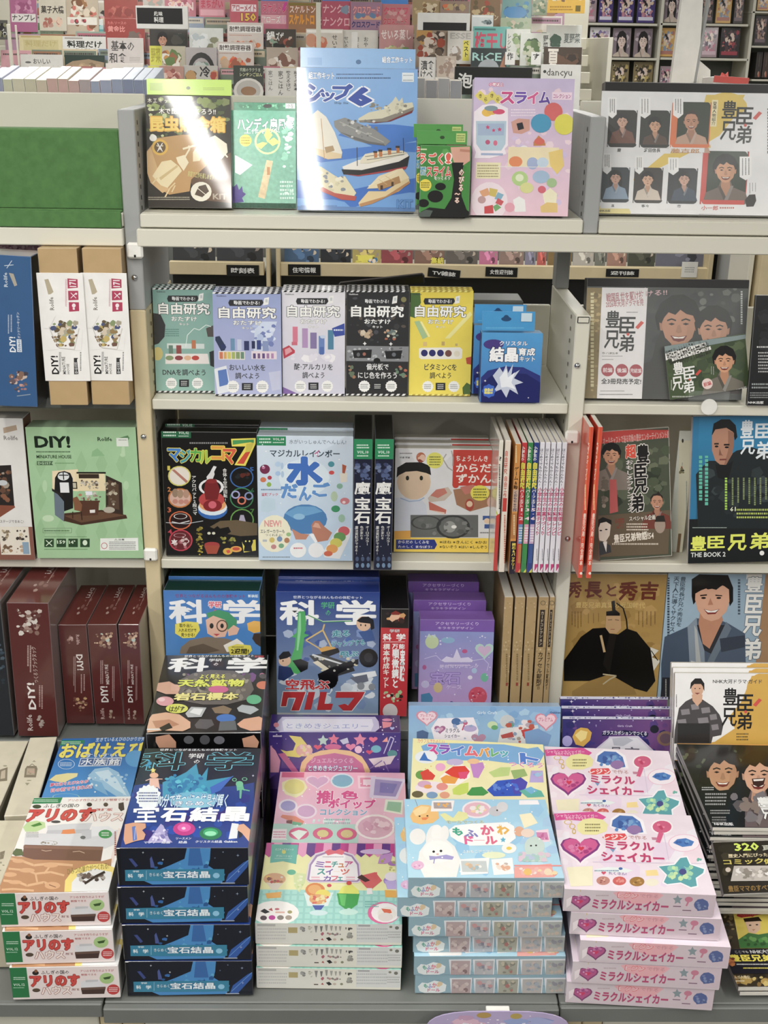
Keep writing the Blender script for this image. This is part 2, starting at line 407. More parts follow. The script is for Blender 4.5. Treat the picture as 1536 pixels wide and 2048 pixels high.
def part(par, name, x0, y0, x1, y1, base, art='', T=.0008, z=None, crop=None, mat='card', tilt=0, label=None, unit=None):
    """a thin piece standing on the front plane of its thing; pixel rect, or unit=(x0,y0,x1,y1) in metres of the thing"""
    Mw, W, H, TT = INFO[par.name]; fc = Face(*FR['F'](W, H, TT), Mw=Mw); fc.crop = crop or 'P'
    l, b, r, t = unit if unit else fc.rect(x0, y0, x1, y1)
    z = (.0004+T) if z is None else z
    L = Matrix.Translation((l, b, z))@Matrix.Rotation(math.radians(tilt), 4, 'X')
    if isinstance(base, str): base = dict(F=base)
    o = body_mesh(name, r-l, t-b, T, base, ('@ %s\n' % (crop or 'P')+art) if art else '', mat, Mw@L, .0003, parent=par)
    o.matrix_basis = L
    if label: o['label'] = label
    return o
def dup(o, d=(0, 0, 0), label=None, rz=0, group=None, pxl=None):
    """a copy of a thing and of its parts, moved by d (world) and turned by rz degrees about its own corner"""
    c = o.copy(); COL.objects.link(c)
    Mw = INFO[o.name][0]
    N = Matrix.Translation(d)@Matrix.Translation(Mw.translation)@Matrix.Rotation(math.radians(rz), 4, 'Z')@Matrix.Translation(-Mw.translation)@Mw
    c.matrix_basis = N; INFO[c.name] = (N,)+INFO[o.name][1:]
    if label: c['label'] = label
    if group: c['group'] = group
    for ch in list(o.children):
        k = ch.copy(); COL.objects.link(k); k.parent = c; k.matrix_basis = ch.matrix_basis.copy()
    return c
# ================================================================ the setting
def struct(o): o['kind'] = 'structure'; return o
struct(block('floor', -6, 6, -6, 10, -.05, 0, 'floor')); struct(block('ceiling', -6, 6, -6, 10, 2.7, 2.75, 'wall')); struct(block('wall_back', -6, 6, 9.4, 9.5, 0, 2.7, 'wall'))
# ================================================================ the shelving run
XL0, XL1, XR0, XR1 = -.472, -.440, .428, .458
shelf = empty('bookshelf', (0, 2.55, 0)); tag(shelf, 'cream double-sided steel bookshelf with grey uprights, shelf boards and a low front deck', 'bookshelf')
def sp(name, *a, lab=None, **k):
    o = keep(block(name, *a, **k), shelf)
    if lab: o['label'] = lab
    return o
def rows(par, name, x, ys, z0, z1, step, side):
    """column pairs of little slots punched in an upright: one joined part"""
    V, Fc = [], []
    for yy in ys:
        z = z0
        while z < z1:
            n = len(V); V += [(x, yy-.0022, z-.004), (x, yy+.0022, z-.004), (x, yy+.0022, z+.004), (x, yy-.0022, z+.004)]
            V += [(x+side*.0006, p[1], p[2]) for p in V[n:n+4]]
            Fc += [[n+4, n+5, n+6, n+7], [n, n+1, n+5, n+4], [n+1, n+2, n+6, n+5], [n+2, n+3, n+7, n+6], [n+3, n, n+4, n+7]]; z += step
    o = mk(name, V, Fc, None, 'black', par); o.location = -Vector(par.location); o['kind'] = 'stuff'; return o
for (a, b) in ((XL0, XL1), (XR0, XR1), (-1.372, -1.342), (1.328, 1.358)):
    lower = a > -1 and a < 0
    sp('side_panel', a, b, 2.40, 2.74, .0, 1.302, 'wood' if a < 0 else 'shelf')
    sp('upright', a, b, 2.40 if a < 0 else 2.46, 2.72, 1.302 if a < 0 else 1.472, 1.684, 'grey', lab='grey steel top upright')
    if a > 0: sp('back_post', a, b, 2.69, 2.74, 1.302, 1.472, 'grey')
sp('upright_front', XR0, XR1, 2.398, 2.46, 1.4655, 1.684, 'grey')
for x, s in ((XL1, 1), (XR0, -1)):
    sp('inner_panel', x, x+s*.0015, 2.432, 2.70, .44, 1.09, 'panel', c=.0003)
    rows(shelf, 'slot_row', x+s*.0016, (2.448,), .44, 1.29, .025, s)
    rows(shelf, 'slot_row', x+s*.0003, (2.425, ), 1.5, 1.67, .02, s)
for (a, b) in ((-1.342, XL0), (XL1, XR0), (XR1, 1.328)):
    left = b == XL0
    sp('shelf_board', a+.001, b-.001, 2.405, 2.70, 1.4645, 1.493, 'shelf', lab='top shelf board')
    sp('shelf_lip', a+.001, b-.001, 2.392 if not left else 2.398, 2.4045, 1.4665, 1.4925, 'shelf')
    sp('shelf_board', a+.001, b-.001, 2.41, 2.74, 1.092, 1.114, 'deckgrey' if left else 'shelf')
    sp('shelf_board', a+.001, b-.001, 2.41, 2.74, .731, .753, 'shelf')
    sp('back_panel', a, b, 2.70, 2.712, 1.473, 1.702, 'shelf', lab='cream back panel of the top shelf')
    sp('back_panel', a, b, 2.741, 2.752, .40, 1.255, 'shelf', lab='cream back panel of the lower shelves')
    sp('deck_board', a+.001, b-.001, 2.24 if (left or a == XR1) else 2.29, 2.74, .375, .40, 'deckgrey')
sp('top_beam', -1.372, XL0-.001, 2.385, 2.46, 1.4305, 1.464, 'shelf'); sp('top_beam', XL1-.006, 1.358, 2.385, 2.46, 1.430, 1.464, 'shelf')
sp('tray_base', -1.372, -.437, 1.62, 2.28, .235, .27, 'deckgrey'); sp('tray_base', -.434, .345, 1.62, 2.28, .235, .27, 'deckgrey'); sp('tray_base', .348, 1.358, 1.62, 2.28, .235, .27, 'deckgrey')
sp('tray_lip', -1.372, -.437, 1.612, 1.6195, .243, .272, 'deckgrey'); sp('tray_lip', -.434, .345, 1.605, 1.6195, .236, .268, 'deckgrey'); sp('tray_lip', .348, 1.358, 1.61, 1.6195, .236, .268, 'deckgrey')
sp('riser', -1.372, -.472, 2.245, 2.255, .2705, .3745, 'deckgrey'); sp('riser', -.44, .428, 2.292, 2.302, .2705, .3745, 'deckgrey'); sp('riser', .458, 1.358, 2.245, 2.255, .2705, .3745, 'deckgrey')
for a, b in ((-1.36, -.452), (-.450, -.413), (-.411, -.374), (-.372, .36), (.362, .394), (.396, .43), (.432, 1.35)):
    sp('plinth_panel', a, b, 1.64, 1.66, .0, .234, 'wood' if b-a < .1 else 'shelf')
sp('plinth_core', -1.36, 1.35, 1.662, 2.7, .0, .233, 'deckgrey')
# white snap-on corner covers and dome screws on the uprights
def dome(x, y, z, r, par):
    V, Fc = [(x, y-r*.8, z)], []; n = 12
    for j, (rr, dy) in enumerate(((.5, .68), (.85, .38), (1, 0))):
        for i in range(n): t = 6.2832*i/n; V.append((x+r*rr*math.cos(t), y-r*dy, z+r*rr*math.sin(t)))
    for i in range(n): Fc.append([0, 1+i, 1+(i+1) % n])
    for j in range(2):
        for i in range(n): Fc.append([1+j*n+i, 1+(j+1)*n+i, 1+(j+1)*n+(i+1) % n, 1+j*n+(i+1) % n])
    o = mk('dome_screw', V, Fc, None, 'chrome', par, True); o.location = -Vector(par.location); return o
for c, x, y in (('D', 795, 340), ('D', 848, 1280), ('F', 410, 860), ('I', 352, 760)):
    p = PY(*px(c, x, y), 2.4); dome(p[0], 2.3995, p[2], .0065, shelf)
for c, x, y, w_, lb in (('A', 802, 1477, .031, 'white plastic corner cover on the grey left upright just under the top beam'), ('G', 893, 847, .029, 'white plastic corner cover on the left upright beside the glowing spinning top box'), ('I', 375, 155, .029, 'white plastic corner cover on the right upright beside the row of white booklets')):
    p = PY(*px(c, x, y), 2.398); q = empty('corner_cover', (p[0], 2.398, p[2]-w_/2)); tag(q, lb, 'corner cover', 'white corner covers on the shelf uprights')
    V, Fc, _ = cham(-w_/2, w_/2, -.012, .001, 0, w_, .004); mk('cap', V, Fc, None, 'white', q)
    V, Fc, _ = cham(-.002, .002, -.0126, -.0115, .003, .008, .0003); mk('slot', V, Fc, None, 'black', q)
# label slot on the right upright's top
sp('label_slot', XR0+.003, XR1-.003, 2.3975, 2.4, 1.287, 1.3, 'black'); sp('label_card', XR0+.0045, XR1-.0045, 2.3965, 2.3973, 1.2885, 1.2985, 'shelf', c=.0003)
# ---- green felt block on the left top shelf
q = empty('felt_display_block', (-.9, 2.44, 1.4935)); tag(q, 'large dark green felt board filling the left end of the top shelf', 'display board')
for nm, a in (('board', (-1.34, -.4745, 2.418, 2.47, 1.4955, 1.646)), ('ledge', (-1.34, -.4745, 2.404, 2.416, 1.4935, 1.4975))):
    keep(block(nm, *a, 'felt', c=.003), q)
q2 = keep(block('front_flap', -1.34, -.4745, 2.3845, 2.3915, 1.4655, 1.4965, 'felt', c=.001), q)
# ================================================================ back of the fixture: books on the far side showing their tops
rb = random.Random(3)
x = -.86; i = 0
pal = 'f3e3e0 f4dadd e8e4ee d7dcf0 dfe3f2 f2f2e4 efeee0 f0efd8 eef0dc dfeecd f3dcd8 f4dedc f2dcd6 f3e2dd e4ebf7 dde8f6 dbe6f5'.split()
pal2 = 'c9a0a8 bb98a8 8f92b8 9aa0bb c9c9ae cfcab2 c8c3ab ccbfab cda9a2 cfaaa4 c9a9a4 b3a6a8 9fa9c0 a3abc4 9da6c0 8b93b0'.split()
pbs = []
while x < -.476:
    wd = rb.uniform(.018, .026); h = rb.uniform(-.002, .003)
    V, Fc, _ = cham(0, wd-.001, 0, .15, -.215, 0, .0008); o = mk('paperback', V, Fc, None, M['card']); o.location = (x, 2.735, 1.727+h); o.rotation_euler = (math.radians(8.5), 0, 0)
    me = o.data; at = me.color_attributes.new('Col', 'FLOAT_COLOR', 'CORNER'); c1 = hx(pal[min(i, 16)]); c2 = hx(pal2[min(i, 15)]); buf = []
    for p in me.polygons:
        cc = c2 if p.normal.y < -.9 else c1 if p.normal.z > .9 else mixc(c1, c2, .4)
        buf += [*cc, 1.]*len(p.vertices)
    at.data.foreach_set('color', buf); x += wd; i += 1
    pbs.append((o, 'pinkish yellowish greenish bluish'.split()[0] if i in (1, 2, 11, 12, 13, 14) else ('bluish' if i in (3, 4, 5, 16, 17, 18) else 'creamy')))
ORD = 'first second third fourth fifth sixth seventh eighth ninth tenth eleventh twelfth thirteenth fourteenth fifteenth sixteenth seventeenth eighteenth nineteenth twentieth twenty-first twenty-second twenty-third twenty-fourth twenty-fifth twenty-sixth'.split()
for i, (o, c) in enumerate(pbs[::-1]): tag(o, '%s pale paperback behind the top panel, %s from the right above the green felt' % (c, ORD[i]), 'book', 'paperbacks behind the top panel at the left')
for x0, x1, n in ((.100, .205, 4), (.404, .427, 2)):
    for k in range(n):
        a = x0+(x1-x0)*k/n; b = x0+(x1-x0)*(k+1)/n-.001
        o = block('paperback', a, b, 2.722, 2.835, 1.5, 1.742-(k % 2)*.004, M['card'], c=.0008)
        me = o.data; at = me.color_attributes.new('Col', 'FLOAT_COLOR', 'CORNER'); buf = []
        c1, c2 = (hx('efe9dd'), hx(['9a9a98', '8f8f90', 'a3a2a0', '97999c'][k])) if n == 4 else (hx('efe4cc'), hx(['d8c9a0', 'c79fc4'][k]))
        for p in me.polygons: buf += [*(c2 if p.normal.y < -.9 else c1), 1.]*len(p.vertices)
        at.data.foreach_set('color', buf)
        if n == 4: tag(o, 'grey-edged paperback behind the top panel right of the ship kit, %s from the left' % ORD[k], 'book', 'grey paperbacks behind the top panel')
        else: tag(o, ['cream', 'lilac'][k]+' topped book behind the top panel between the pink slime box and the portrait poster', 'book')
# mid-height clutter behind the kits: flat black holders lying on the back panel's edge
for x0, x1, y0, y1, nm, lb in ((-.17, .02, 2.70, 2.78, 'grey_tray', 'flat grey acrylic tray lying behind the white study kit'), (.17, .36, 2.70, 2.79, 'grey_tray', 'flat grey acrylic tray lying behind the blue crystal kit')):
    o = block(nm, x0, x1, y0, y1, 1.2555, 1.272, 'deckgrey', c=.004); tag(o, lb, 'tray')
V, Fc, _ = cham(-.1, .1, -.012, .012, -.012, .012, .004); o = mk('sign_holder', V, Fc, None, 'black'); o.location = (.04, 2.80, 1.29); o.rotation_euler = (0, math.radians(-7), 0)
tag(o, 'black bar-shaped sign holder lying tilted behind the black study kit', 'sign holder')
# ================================================================ top shelf
o = B('craft_kit', 'yellow-green topped insect money box wood kit with gold lettering', 'craft kit', None, 'A', '866 562 1369 566 1367 1230 868 1228', 1.493, 81, .028, dict(F='2e2618', S='c9c4a0', U='b8d850', R='4a4a30'), '''
n 850 560 1366 820 60 14 40 4a5a22,35421a,6a7e34,8fa050,2a3014,7d8a4a
n 850 560 1000 1000 30 8 22 a8b868,c8d090,4a5a22,e0e8c0
p 6a4a2c 1366 900 1366 1200 1180 1180 1120 1060 1220 960
p c89a5a 862 900 930 815 1080 795 1200 800 1160 900 1240 960 1130 1060 1120 1130 1000 1150 900 1090 862 1000
p ddb478 862 905 890 870 930 990 1000 1120 960 1140 890 1080 862 1000
p f2dfae 955 955 1010 945 1060 985 1075 1010 990 1110 950 1095 900 1040
p d8bc80 940 1050 1045 975 1052 985 950 1065
p f6e8c0 1040 930 1090 915 1115 960 1085 1010 1050 960
l f6e8c0 10 1085 940 1120 880 1115 860
l e8cf98 8 900 1085 930 1050
l e8cf98 8 975 1165 1005 1110 1035 1080
l e8cf98 8 1015 1135 1035 1095
p fbf3da 1200 830 1270 800 1340 850 1345 900 1310 940 1240 950 1215 900
p f3e2b4 1140 900 1180 840 1215 850 1200 900 1180 950 1140 955
l fff4dc 9 1230 940 1220 970
l fff4dc 9 1320 900 1345 930
l f6e8c0 12 1080 880 1150 860 1200 850
o 945 870 48 48 14 e8b838
e 945 870 34 34 6a5230
e 905 815 22 20 f4f2ea
t 925 855 965 885 f0e0b0 |✂
l f0f0f0 5 930 895 960 845
l f0f0f0 5 960 895 930 845
t 872 580 1022 608 f0ecd8 |木 工 キ ッ ト
t 938 640 1275 676 f8f4ea b3 k3a3018,4 |木で昆虫をつくろう!!
t 886 688 1330 780 f6c83a b6 ke8a818,5 |昆虫貯金箱
t 890 694 1326 775 fbd95a b3 |昆虫貯金箱
t 1110 1020 1265 1055 d8d078 a-8 |家庭で工作を楽しめます
e 1188 1132 62 58 f2ecd8
p 5a4632 1150 1150 1175 1100 1215 1090 1235 1130 1195 1165
l f2ecd8 4 1165 1110 1215 1150
z 875 1160 1130 1184 2 b8b098
t 1258 1145 1342 1178 b8a890 b5 |KIT
''', 'shiny')
part(o, 'hang_tab', 866, 470, 1368, 562, dict(F='bfe83a', S='a8d030'), 'r 885 490 960 535 a8c838\ne 1112 520 12 10 5a6a20\nz 1200 515 1330 535 2 98b030', crop='A', T=.001, z=-.001, mat='gloss')
dup(o, (-.004, .036, 0), 'second insect money box wood kit, hidden behind the first with its tab edge showing')
o = B('craft_kit', 'mint green foil pouch kit between the insect kit and the big ship kit', 'craft kit', None, 'P', '466 220 592 222 594 418 467 415', 1.493, 83, .02, dict(F='62a88c', S='1f5a3c', U='2a6a48'), '''
g 466 220 592 415 5aa488 8ec8ae
r 466 406 592 420 1c5038
t 475 236 588 262 e8f6f0 b5 k3a7a6a,6 |ハンディ扇風機
t 488 258 560 268 e8f6f0 k3a7a6a,4 |工作キット
e 491 281 12 12 f0dc30
z 483 273 500 289 3 8a8420
o 535 283 26 26 4 cfe8a0
p e8e070 535 255 545 270 535 285 528 270
p e8e070 560 285 545 292 535 283 548 275
p f0e870 510 290 525 284 535 286 522 298
p e2c99a 533 320 546 322 530 398 516 394
r 534 334 540 350 c08a50
p f4faf6 470 310 505 330 480 350 470 345
n 560 225 590 400 30 3 9 bfe8d4,90d0b4,dff4ea
p 5a4a9a 466 375 474 368 478 380 484 372 486 384 492 388 484 396 488 404 466 406
z 560 360 588 400 5 d8f0e4
''', 'foil')
part(o, 'hang_tab', 467, 205, 592, 221, dict(F='2a7a58', S='1f5a3c'), 'n 470 206 590 220 40 2 5 4a9a74,1f6a48,6ab890\nr 571 207 590 217 e8e8e0\ne 535 212 9 4 20201c\nt 574 208 588 216 303030 b2 |小型', crop='P', T=.001, z=-.002, mat='foil')
o = B('craft_kit', 'big pale blue wooden ship kit showing six ships on blue waves', 'craft kit', None, 'B', '283 395 988 412 980 1250 272 1240', 1.493, 80, .03, dict(F='8fbcec', S='6a96cc', D='4a6a9a'), '''
g 270 395 990 1250 8abaf0 6aa4e4
p 3f7fd6 560 770 700 735 850 735 985 750 985 830 900 850 760 880 640 830 520 800
p 3f7fd6 276 880 380 900 560 880 985 840 985 900 800 890 620 935 420 960 276 920
p 3472cc 276 1060 420 1100 640 1120 985 1050 985 1140 860 1130 640 1210 500 1180 276 1170
p 3472cc 500 1140 700 1100 985 1060 985 1130 800 1160 600 1230
r 272 1222 985 1250 5a86c0
t 345 425 498 468 f4f8fc b6 k3c78c0,6 |組工作キット
z 510 432 795 446 1 3a5a88
z 510 452 845 470 1 3a5a88
r 898 430 968 484 e8f0f4
z 905 470 962 482 1 8a9aa8
t 325 498 436 606 2c50b0 b9 kf4f8ff,7 |シ
t 420 546 500 600 2c50b0 b8 kf4f8ff,7 |ッ
t 490 498 605 590 2c50b0 b9 kf4f8ff,7 |プ
t 588 518 716 624 2c50b0 b9 kf4f8ff,7 |6
t 498 602 582 618 3a5a70 |Ship Six
p d8d4b8 640 700 700 665 790 645 840 600 860 570 880 600 900 575 905 610 960 605 968 640 930 670 780 712 640 722
p 8a8478 640 712 780 700 968 632 965 650 800 722 650 724
p 7a2a34 690 724 800 722 965 650 955 668 830 718 740 728
n 700 600 940 680 30 6 16 a8a494,c8c4a8,e4e0c4,8a8678
p 8f8f8c 495 715 560 695 600 710 680 745 730 760 830 835 800 862 700 850 620 830 540 790 500 750
p 6a6a6a 520 775 620 825 700 850 800 862 790 850 700 835 610 805
l b8b8b4 4 530 720 790 840
n 540 700 760 820 22 6 15 b0b0aa,6a6a68,d8d8d4,787876
p f0ead8 310 830 340 700 400 650 450 690 500 780 545 900 540 930 470 940 380 900 320 870
p e8cfa0 320 860 540 910 540 935 460 942 370 905
l c89a60 4 440 940 420 700
p b89868 440 870 490 860 500 890 450 905
p f0ece0 545 985 640 945 780 930 930 905 940 930 870 965 660 1010 555 1005
p 18181c 540 1000 660 1005 880 955 942 920 930 985 800 1010 640 1038 552 1030
p b03438 560 1030 640 1035 800 1008 928 982 920 1000 720 1030 640 1042
p e8e0c4 655 940 680 910 780 890 900 890 930 905 860 925 700 965 650 965
l 303030 3 680 925 900 900
l 303030 3 690 945 910 912
p c87a3a 730 895 750 893 752 930 734 934
p c87a3a 760 888 780 886 782 925 764 928
p c87a3a 812 878 832 876 834 912 816 916
p c87a3a 862 868 882 866 884 902 866 906
r 728 893 752 903 2a2a2a
r 758 884 782 896 2a2a2a
r 810 874 834 886 2a2a2a
r 860 862 884 874 2a2a2a
l 404048 4 632 870 634 980
l 404048 4 905 815 907 905
p e6dcb4 320 1045 360 975 420 985 520 1050 560 1040 628 1140 600 1180 480 1150 350 1080
p c04a3c 325 1050 420 1100 500 1140 628 1160 622 1186 540 1180 420 1130 330 1080
p d8c890 285 985 340 975 370 1010 330 1040 300 1010
n 380 990 600 1140 22 8 22 f0ead0,a8a498,d8d0a8,8a9098
p e8cf98 640 1200 700 1130 800 1130 935 1040 944 1080 880 1130 720 1205 650 1222
p c08a50 645 1205 800 1160 940 1070 942 1085 860 1140 720 1205 652 1222
p f0deb0 690 1115 760 1040 870 1000 900 995 940 1050 800 1110
p b88a50 750 1090 880 1040 890 1080 760 1125
l f4e8c4 5 700 1100 870 1010
l d8b878 3 760 1060 810 1090
l d8b878 3 800 1040 850 1070
r 770 1095 785 1120 4a3018
r 835 1075 848 1100 4a3018
t 868 1182 960 1228 5a94d4 b6 k3a74b8,5 |KIT
z 300 1210 520 1222 1 4a78b0
''', 'shiny')
part(o, 'hang_tab', 297, 285, 978, 402, dict(F='92c0f0', S='6a96cc'), '''e 641 366 16 14 4a78a8
t 780 335 958 372 f4f8fc b6 k3c78c0,6 |組合工作キット
r 340 340 425 385 7aaee4''', crop='B', T=.001, z=-.001, mat='gloss')
part(o, 'price_sticker', 898, 430, 968, 484, 'e6eef2', 'z 905 440 962 450 1 8a9aa8\nz 905 468 962 480 1 8a9aa8', crop='B', T=.0003)
o = B('slime_kit', 'small green magnet slime box with a hand stretching black slime', 'craft kit', None, 'B', '1002 855 1300 862 1300 1285 1005 1282', 1.493, 86, .03, dict(F='3f8f3a', S='2a2a24', U='58a84e', D='2a2420', R='1c1c1c'), '''
n 988 870 1300 1100 16 20 60 4a9a44,3a8a38,5aa850
p 1a1a1a 1190 960 1265 960 1245 1060 1250 1160 1280 1240 1300 1255 1300 1285 1000 1285 1010 1250 1060 1225 1150 1235 1190 1170 1205 1060
p e0a890 1185 870 1299 866 1299 950 1262 975 1230 985 1205 960 1190 915
p 1a1a1a 1205 960 1262 960 1250 1000 1215 1000
p c88870 1240 880 1299 885 1299 900 1240 895
e 1125 1102 32 22 141414
e 1095 1160 46 36 141414
e 1025 1200 32 24 141414
p 55605a 990 1262 1040 1238 1080 1245 1060 1285 990 1285
t 1003 905 1140 970 e8604a b7 kfbf4ea,7 |うごく
t 1160 905 1184 965 e8604a b9 kfbf4ea,7 |!
t 1003 985 1040 1035 40a0c0 v b5 kfbf4ea,7 |磁石
t 1045 985 1188 1042 d84a40 b7 kfbf4ea,6 |スライム
t 1088 1045 1182 1064 f0f6e8 b4 k205020,6 |をつくろう
e 1036 1094 36 36 ecd828
z 1010 1074 1062 1112 3 5a5a10
t 1234 1000 1264 1130 e8e0d0 v b6 kb04a30,6 |のびる
t 1208 1140 1240 1200 e8e0d0 v b6 kb04a30,6 |～る
r 1005 878 1045 886 d8e0b0
''')
part(o, 'hang_tab', 988, 772, 1283, 853, dict(F='4ea046', S='3a8030'), 'e 1136 812 14 10 2a4a24\nr 1218 788 1272 840 c8d878\nz 1222 795 1268 835 3 6a8a30', crop='B', T=.001, z=-.002)
dup(o, (-.006, .032, .01), 'second magnet slime box standing directly behind the small green magnet slime box')
o = B('slime_kit', 'tall pink and lilac slime collection box with jar and coloured circles', 'craft kit', None, 'C', '-211 462 398 462 350 1275 -210 1275', 1.493, 84, .045, dict(F='e8c4dc', S='d8c8e4', U='c0bcdc', R='3a3a48'), '''
g -215 460 398 1280 cdbfe2 f4ccd8
n -210 500 390 1260 50 8 30 e4cce8,f0d4e0,dcc8e8,f6dce4
t -112 488 -28 510 ffffff b3 kd8508a,14 |小物以上
s -165 565 30 e8d860 4 .75
s -130 588 30 e8d860 4 .75
s -95 565 30 e8d860 4 .75
s -58 588 30 e8d860 4 .75
t -172 555 -155 578 6a5a20 b3 |き
t -140 576 -122 600 6a5a20 b3 |ら
t -104 553 -86 577 6a5a20 b3 |き
t -68 576 -50 600 6a5a20 b3 |ら
t -45 544 36 612 d84a8c b8 kfdf4fa,6 |ス
t 40 544 110 612 7a58b8 b8 kfdf4fa,6 |ラ
t 115 544 178 612 e0609a b8 kfdf4fa,6 |イ
t 184 544 248 612 6a50a8 b8 kfdf4fa,6 |ム
r 260 545 378 590 f6dcec
t 268 555 372 582 b05090 b2 |コレクション
p f8eef6 -200 660 -150 620 -60 610 0 640 0 860 -20 880 -10 910 -110 935 -200 935 -190 900 -205 860
p b8d0e0 -190 715 -10 715 -15 850 -40 890 -160 890 -188 850
p a8bcd8 -180 730 -22 730 -25 800 -178 800
e -125 665 30 24 f0c040
e -95 655 30 24 e8b848
e -55 660 36 16 e05078
e -100 640 40 16 88a0a8
s -120 752 14 d84a7c
s -85 770 12 d84a7c
s -50 765 14 d84a7c
e -120 840 14 14 c85a80
e -75 845 12 16 e07090
r -160 905 -30 918 a8b8d8
z 18 640 170 690 3 f4e4f2
p d8a090 18 720 60 700 128 705 128 770 80 792 30 785
p 303038 50 730 85 722 95 760 60 770
e 268 660 54 54 e06a68
e 195 728 60 56 48a0c8
e 332 735 60 62 e4dc3c
r -190 960 -45 1055 f0e8b8
z -180 970 -55 1050 5 a89a70
e -110 1190 108 115 f6e4ea
p e8a878 -170 1130 -120 1110 -105 1150 -150 1165
p d8c058 -110 1110 -60 1120 -75 1165 -110 1155
p 88b8d0 -60 1135 -25 1150 -45 1185 -80 1175
p d85860 -60 1170 -25 1190 -40 1215 -75 1200
p 78b070 -65 1205 -40 1225 -75 1250 -90 1220
p d84a50 -140 1220 -90 1210 -85 1260 -140 1262
e -155 1180 24 22 c8a0a0
p d0884a 150 840 180 800 215 830 222 860 150 862
e 185 835 30 20 e06a5a
e 95 885 28 26 f0ecf0
r 0 870 300 985 f4e4b8
e 45 955 40 32 f0905a
e 145 965 34 36 a8b8dc
e 205 960 34 30 c8dcec
r -60 985 290 988 f8f6f0
p f0d070 240 900 320 880 330 980 290 1030 250 980
e 70 1055 48 44 b8d888
e 68 1050 24 22 e8f0c8
e 195 1045 50 38 a8c4e0
e 110 1110 40 32 e0e090
e 200 1120 24 22 e06878
e 258 1080 30 28 a8c890
p f4f4f0 30 1180 65 1160 100 1180 105 1250 40 1252
p f8f0cc 205 1145 250 1110 290 1145 285 1200 215 1200
p ecc878 190 1220 230 1195 290 1200 292 1255 195 1255
e 10 1225 30 28 f0a8b8
''', 'card')
# ---- portrait poster in a black acrylic frame, right bay
o = B('poster_frame', 'white drama poster with eight small portraits in a black-edged frame', 'framed poster', None, 'C', '572 490 1640 490 1600 1275 532 1268', 1.493, 82, .03, dict(F='2a2a2a', S='1c1c1c'), '')
def logo(x, y, s, c='161414', bang='d84a3c', cr=''):
    """the four-character title block: two large over two, with the red mark"""
    k = s/100
    return '\n'.join(['t %g %g %g %g %s b3 |豊' % (x, y, x+47*k, y+57*k, c), 't %g %g %g %g %s b3 |臣' % (x+46*k, y+21*k, x+100*k, y+76*k, c),
        't %g %g %g %g %s b3 |兄' % (x-5*k, y+66*k, x+46*k, y+127*k, c), 't %g %g %g %g %s b3 |弟' % (x+45*k, y+80*k, x+95*k, y+138*k, c),
        'p %s %g %g %g %g %g %g %g %g' % (bang, x+98*k, y+56*k, x+118*k, y+34*k, x+128*k, y+40*k, x+108*k, y+62*k), 'e %g %g %g %g %s' % (x+74*k, y+79*k, 5*k, 5*k, bang)])
def pcard(x0, y0, x1, y1, bgc, cx, cy, r, *a, cut='2a2422'):
    k = 16
    return 'p %s %g %g %g %g %g %g %g %g %g %g %g %g %g %g %g %g\n' % (bgc, x0+k, y0, x1-k, y0, x1, y0+k, x1, y1-k, x1-k, y1, x0+k, y1, x0, y1-k, x0, y0+k)+'f %g %g %g %s\n' % (cx, cy, r, ' '.join(a))
art = '@ C\nr 540 545 1600 1275 ecebec\np e8c84a 1170 560 1400 560 1330 700 1250 800 1100 890 900 990 760 1100 740 1060 860 960 980 860 1120 760\ne 1290 640 125 95 e8c84a\np ecebec 1250 800 1330 700 1420 640 1420 820 1100 920\ne 620 1260 105 62 e8d888\n'
art += 'r 590 650 760 870 2c2624\nr 780 652 955 872 2c2a28\nr 962 603 1196 872 e87838\nr 550 988 716 1196 303840\nr 742 990 912 1200 3a302c\nr 943 993 1116 1204 262a30\nr 1142 893 1414 1208 d84a40\n'
art += 'r 1000 603 1190 850 2e3a28\nr 1175 893 1410 1180 33402c\n'
def port(cx, cy, r, x0, y0, x1, y1, *a): return 'f %g %g %g %s\n' % (cx, cy, r, ' '.join(a))
art += port(675, 718, 28, 0, 0, 0, 0, 'd8a890', '241c1c', '7a4a38', 'l', '0')+port(868, 742, 30, 0, 0, 0, 0, 'd8a480', '181414', '5a4034', 'm', '0')+port(1082, 720, 40, 0, 0, 0, 0, 'c89070', '3a2a24', 'c8a088', 'b')
art += port(635, 1052, 27, 0, 0, 0, 0, 'd8a890', '1a1818', '8aa0b8', 'l', '0')+port(825, 1062, 29, 0, 0, 0, 0, 'e0b090', '1c1414', 'd8c8b8', 'm', '0')+port(1040, 1060, 28, 0, 0, 0, 0, 'd8a890', '181616', '38485c', 'l', '0')+port(1285, 1008, 56, 0, 0, 0, 0, 'dca078', '141010', '7a6a60', 'm')
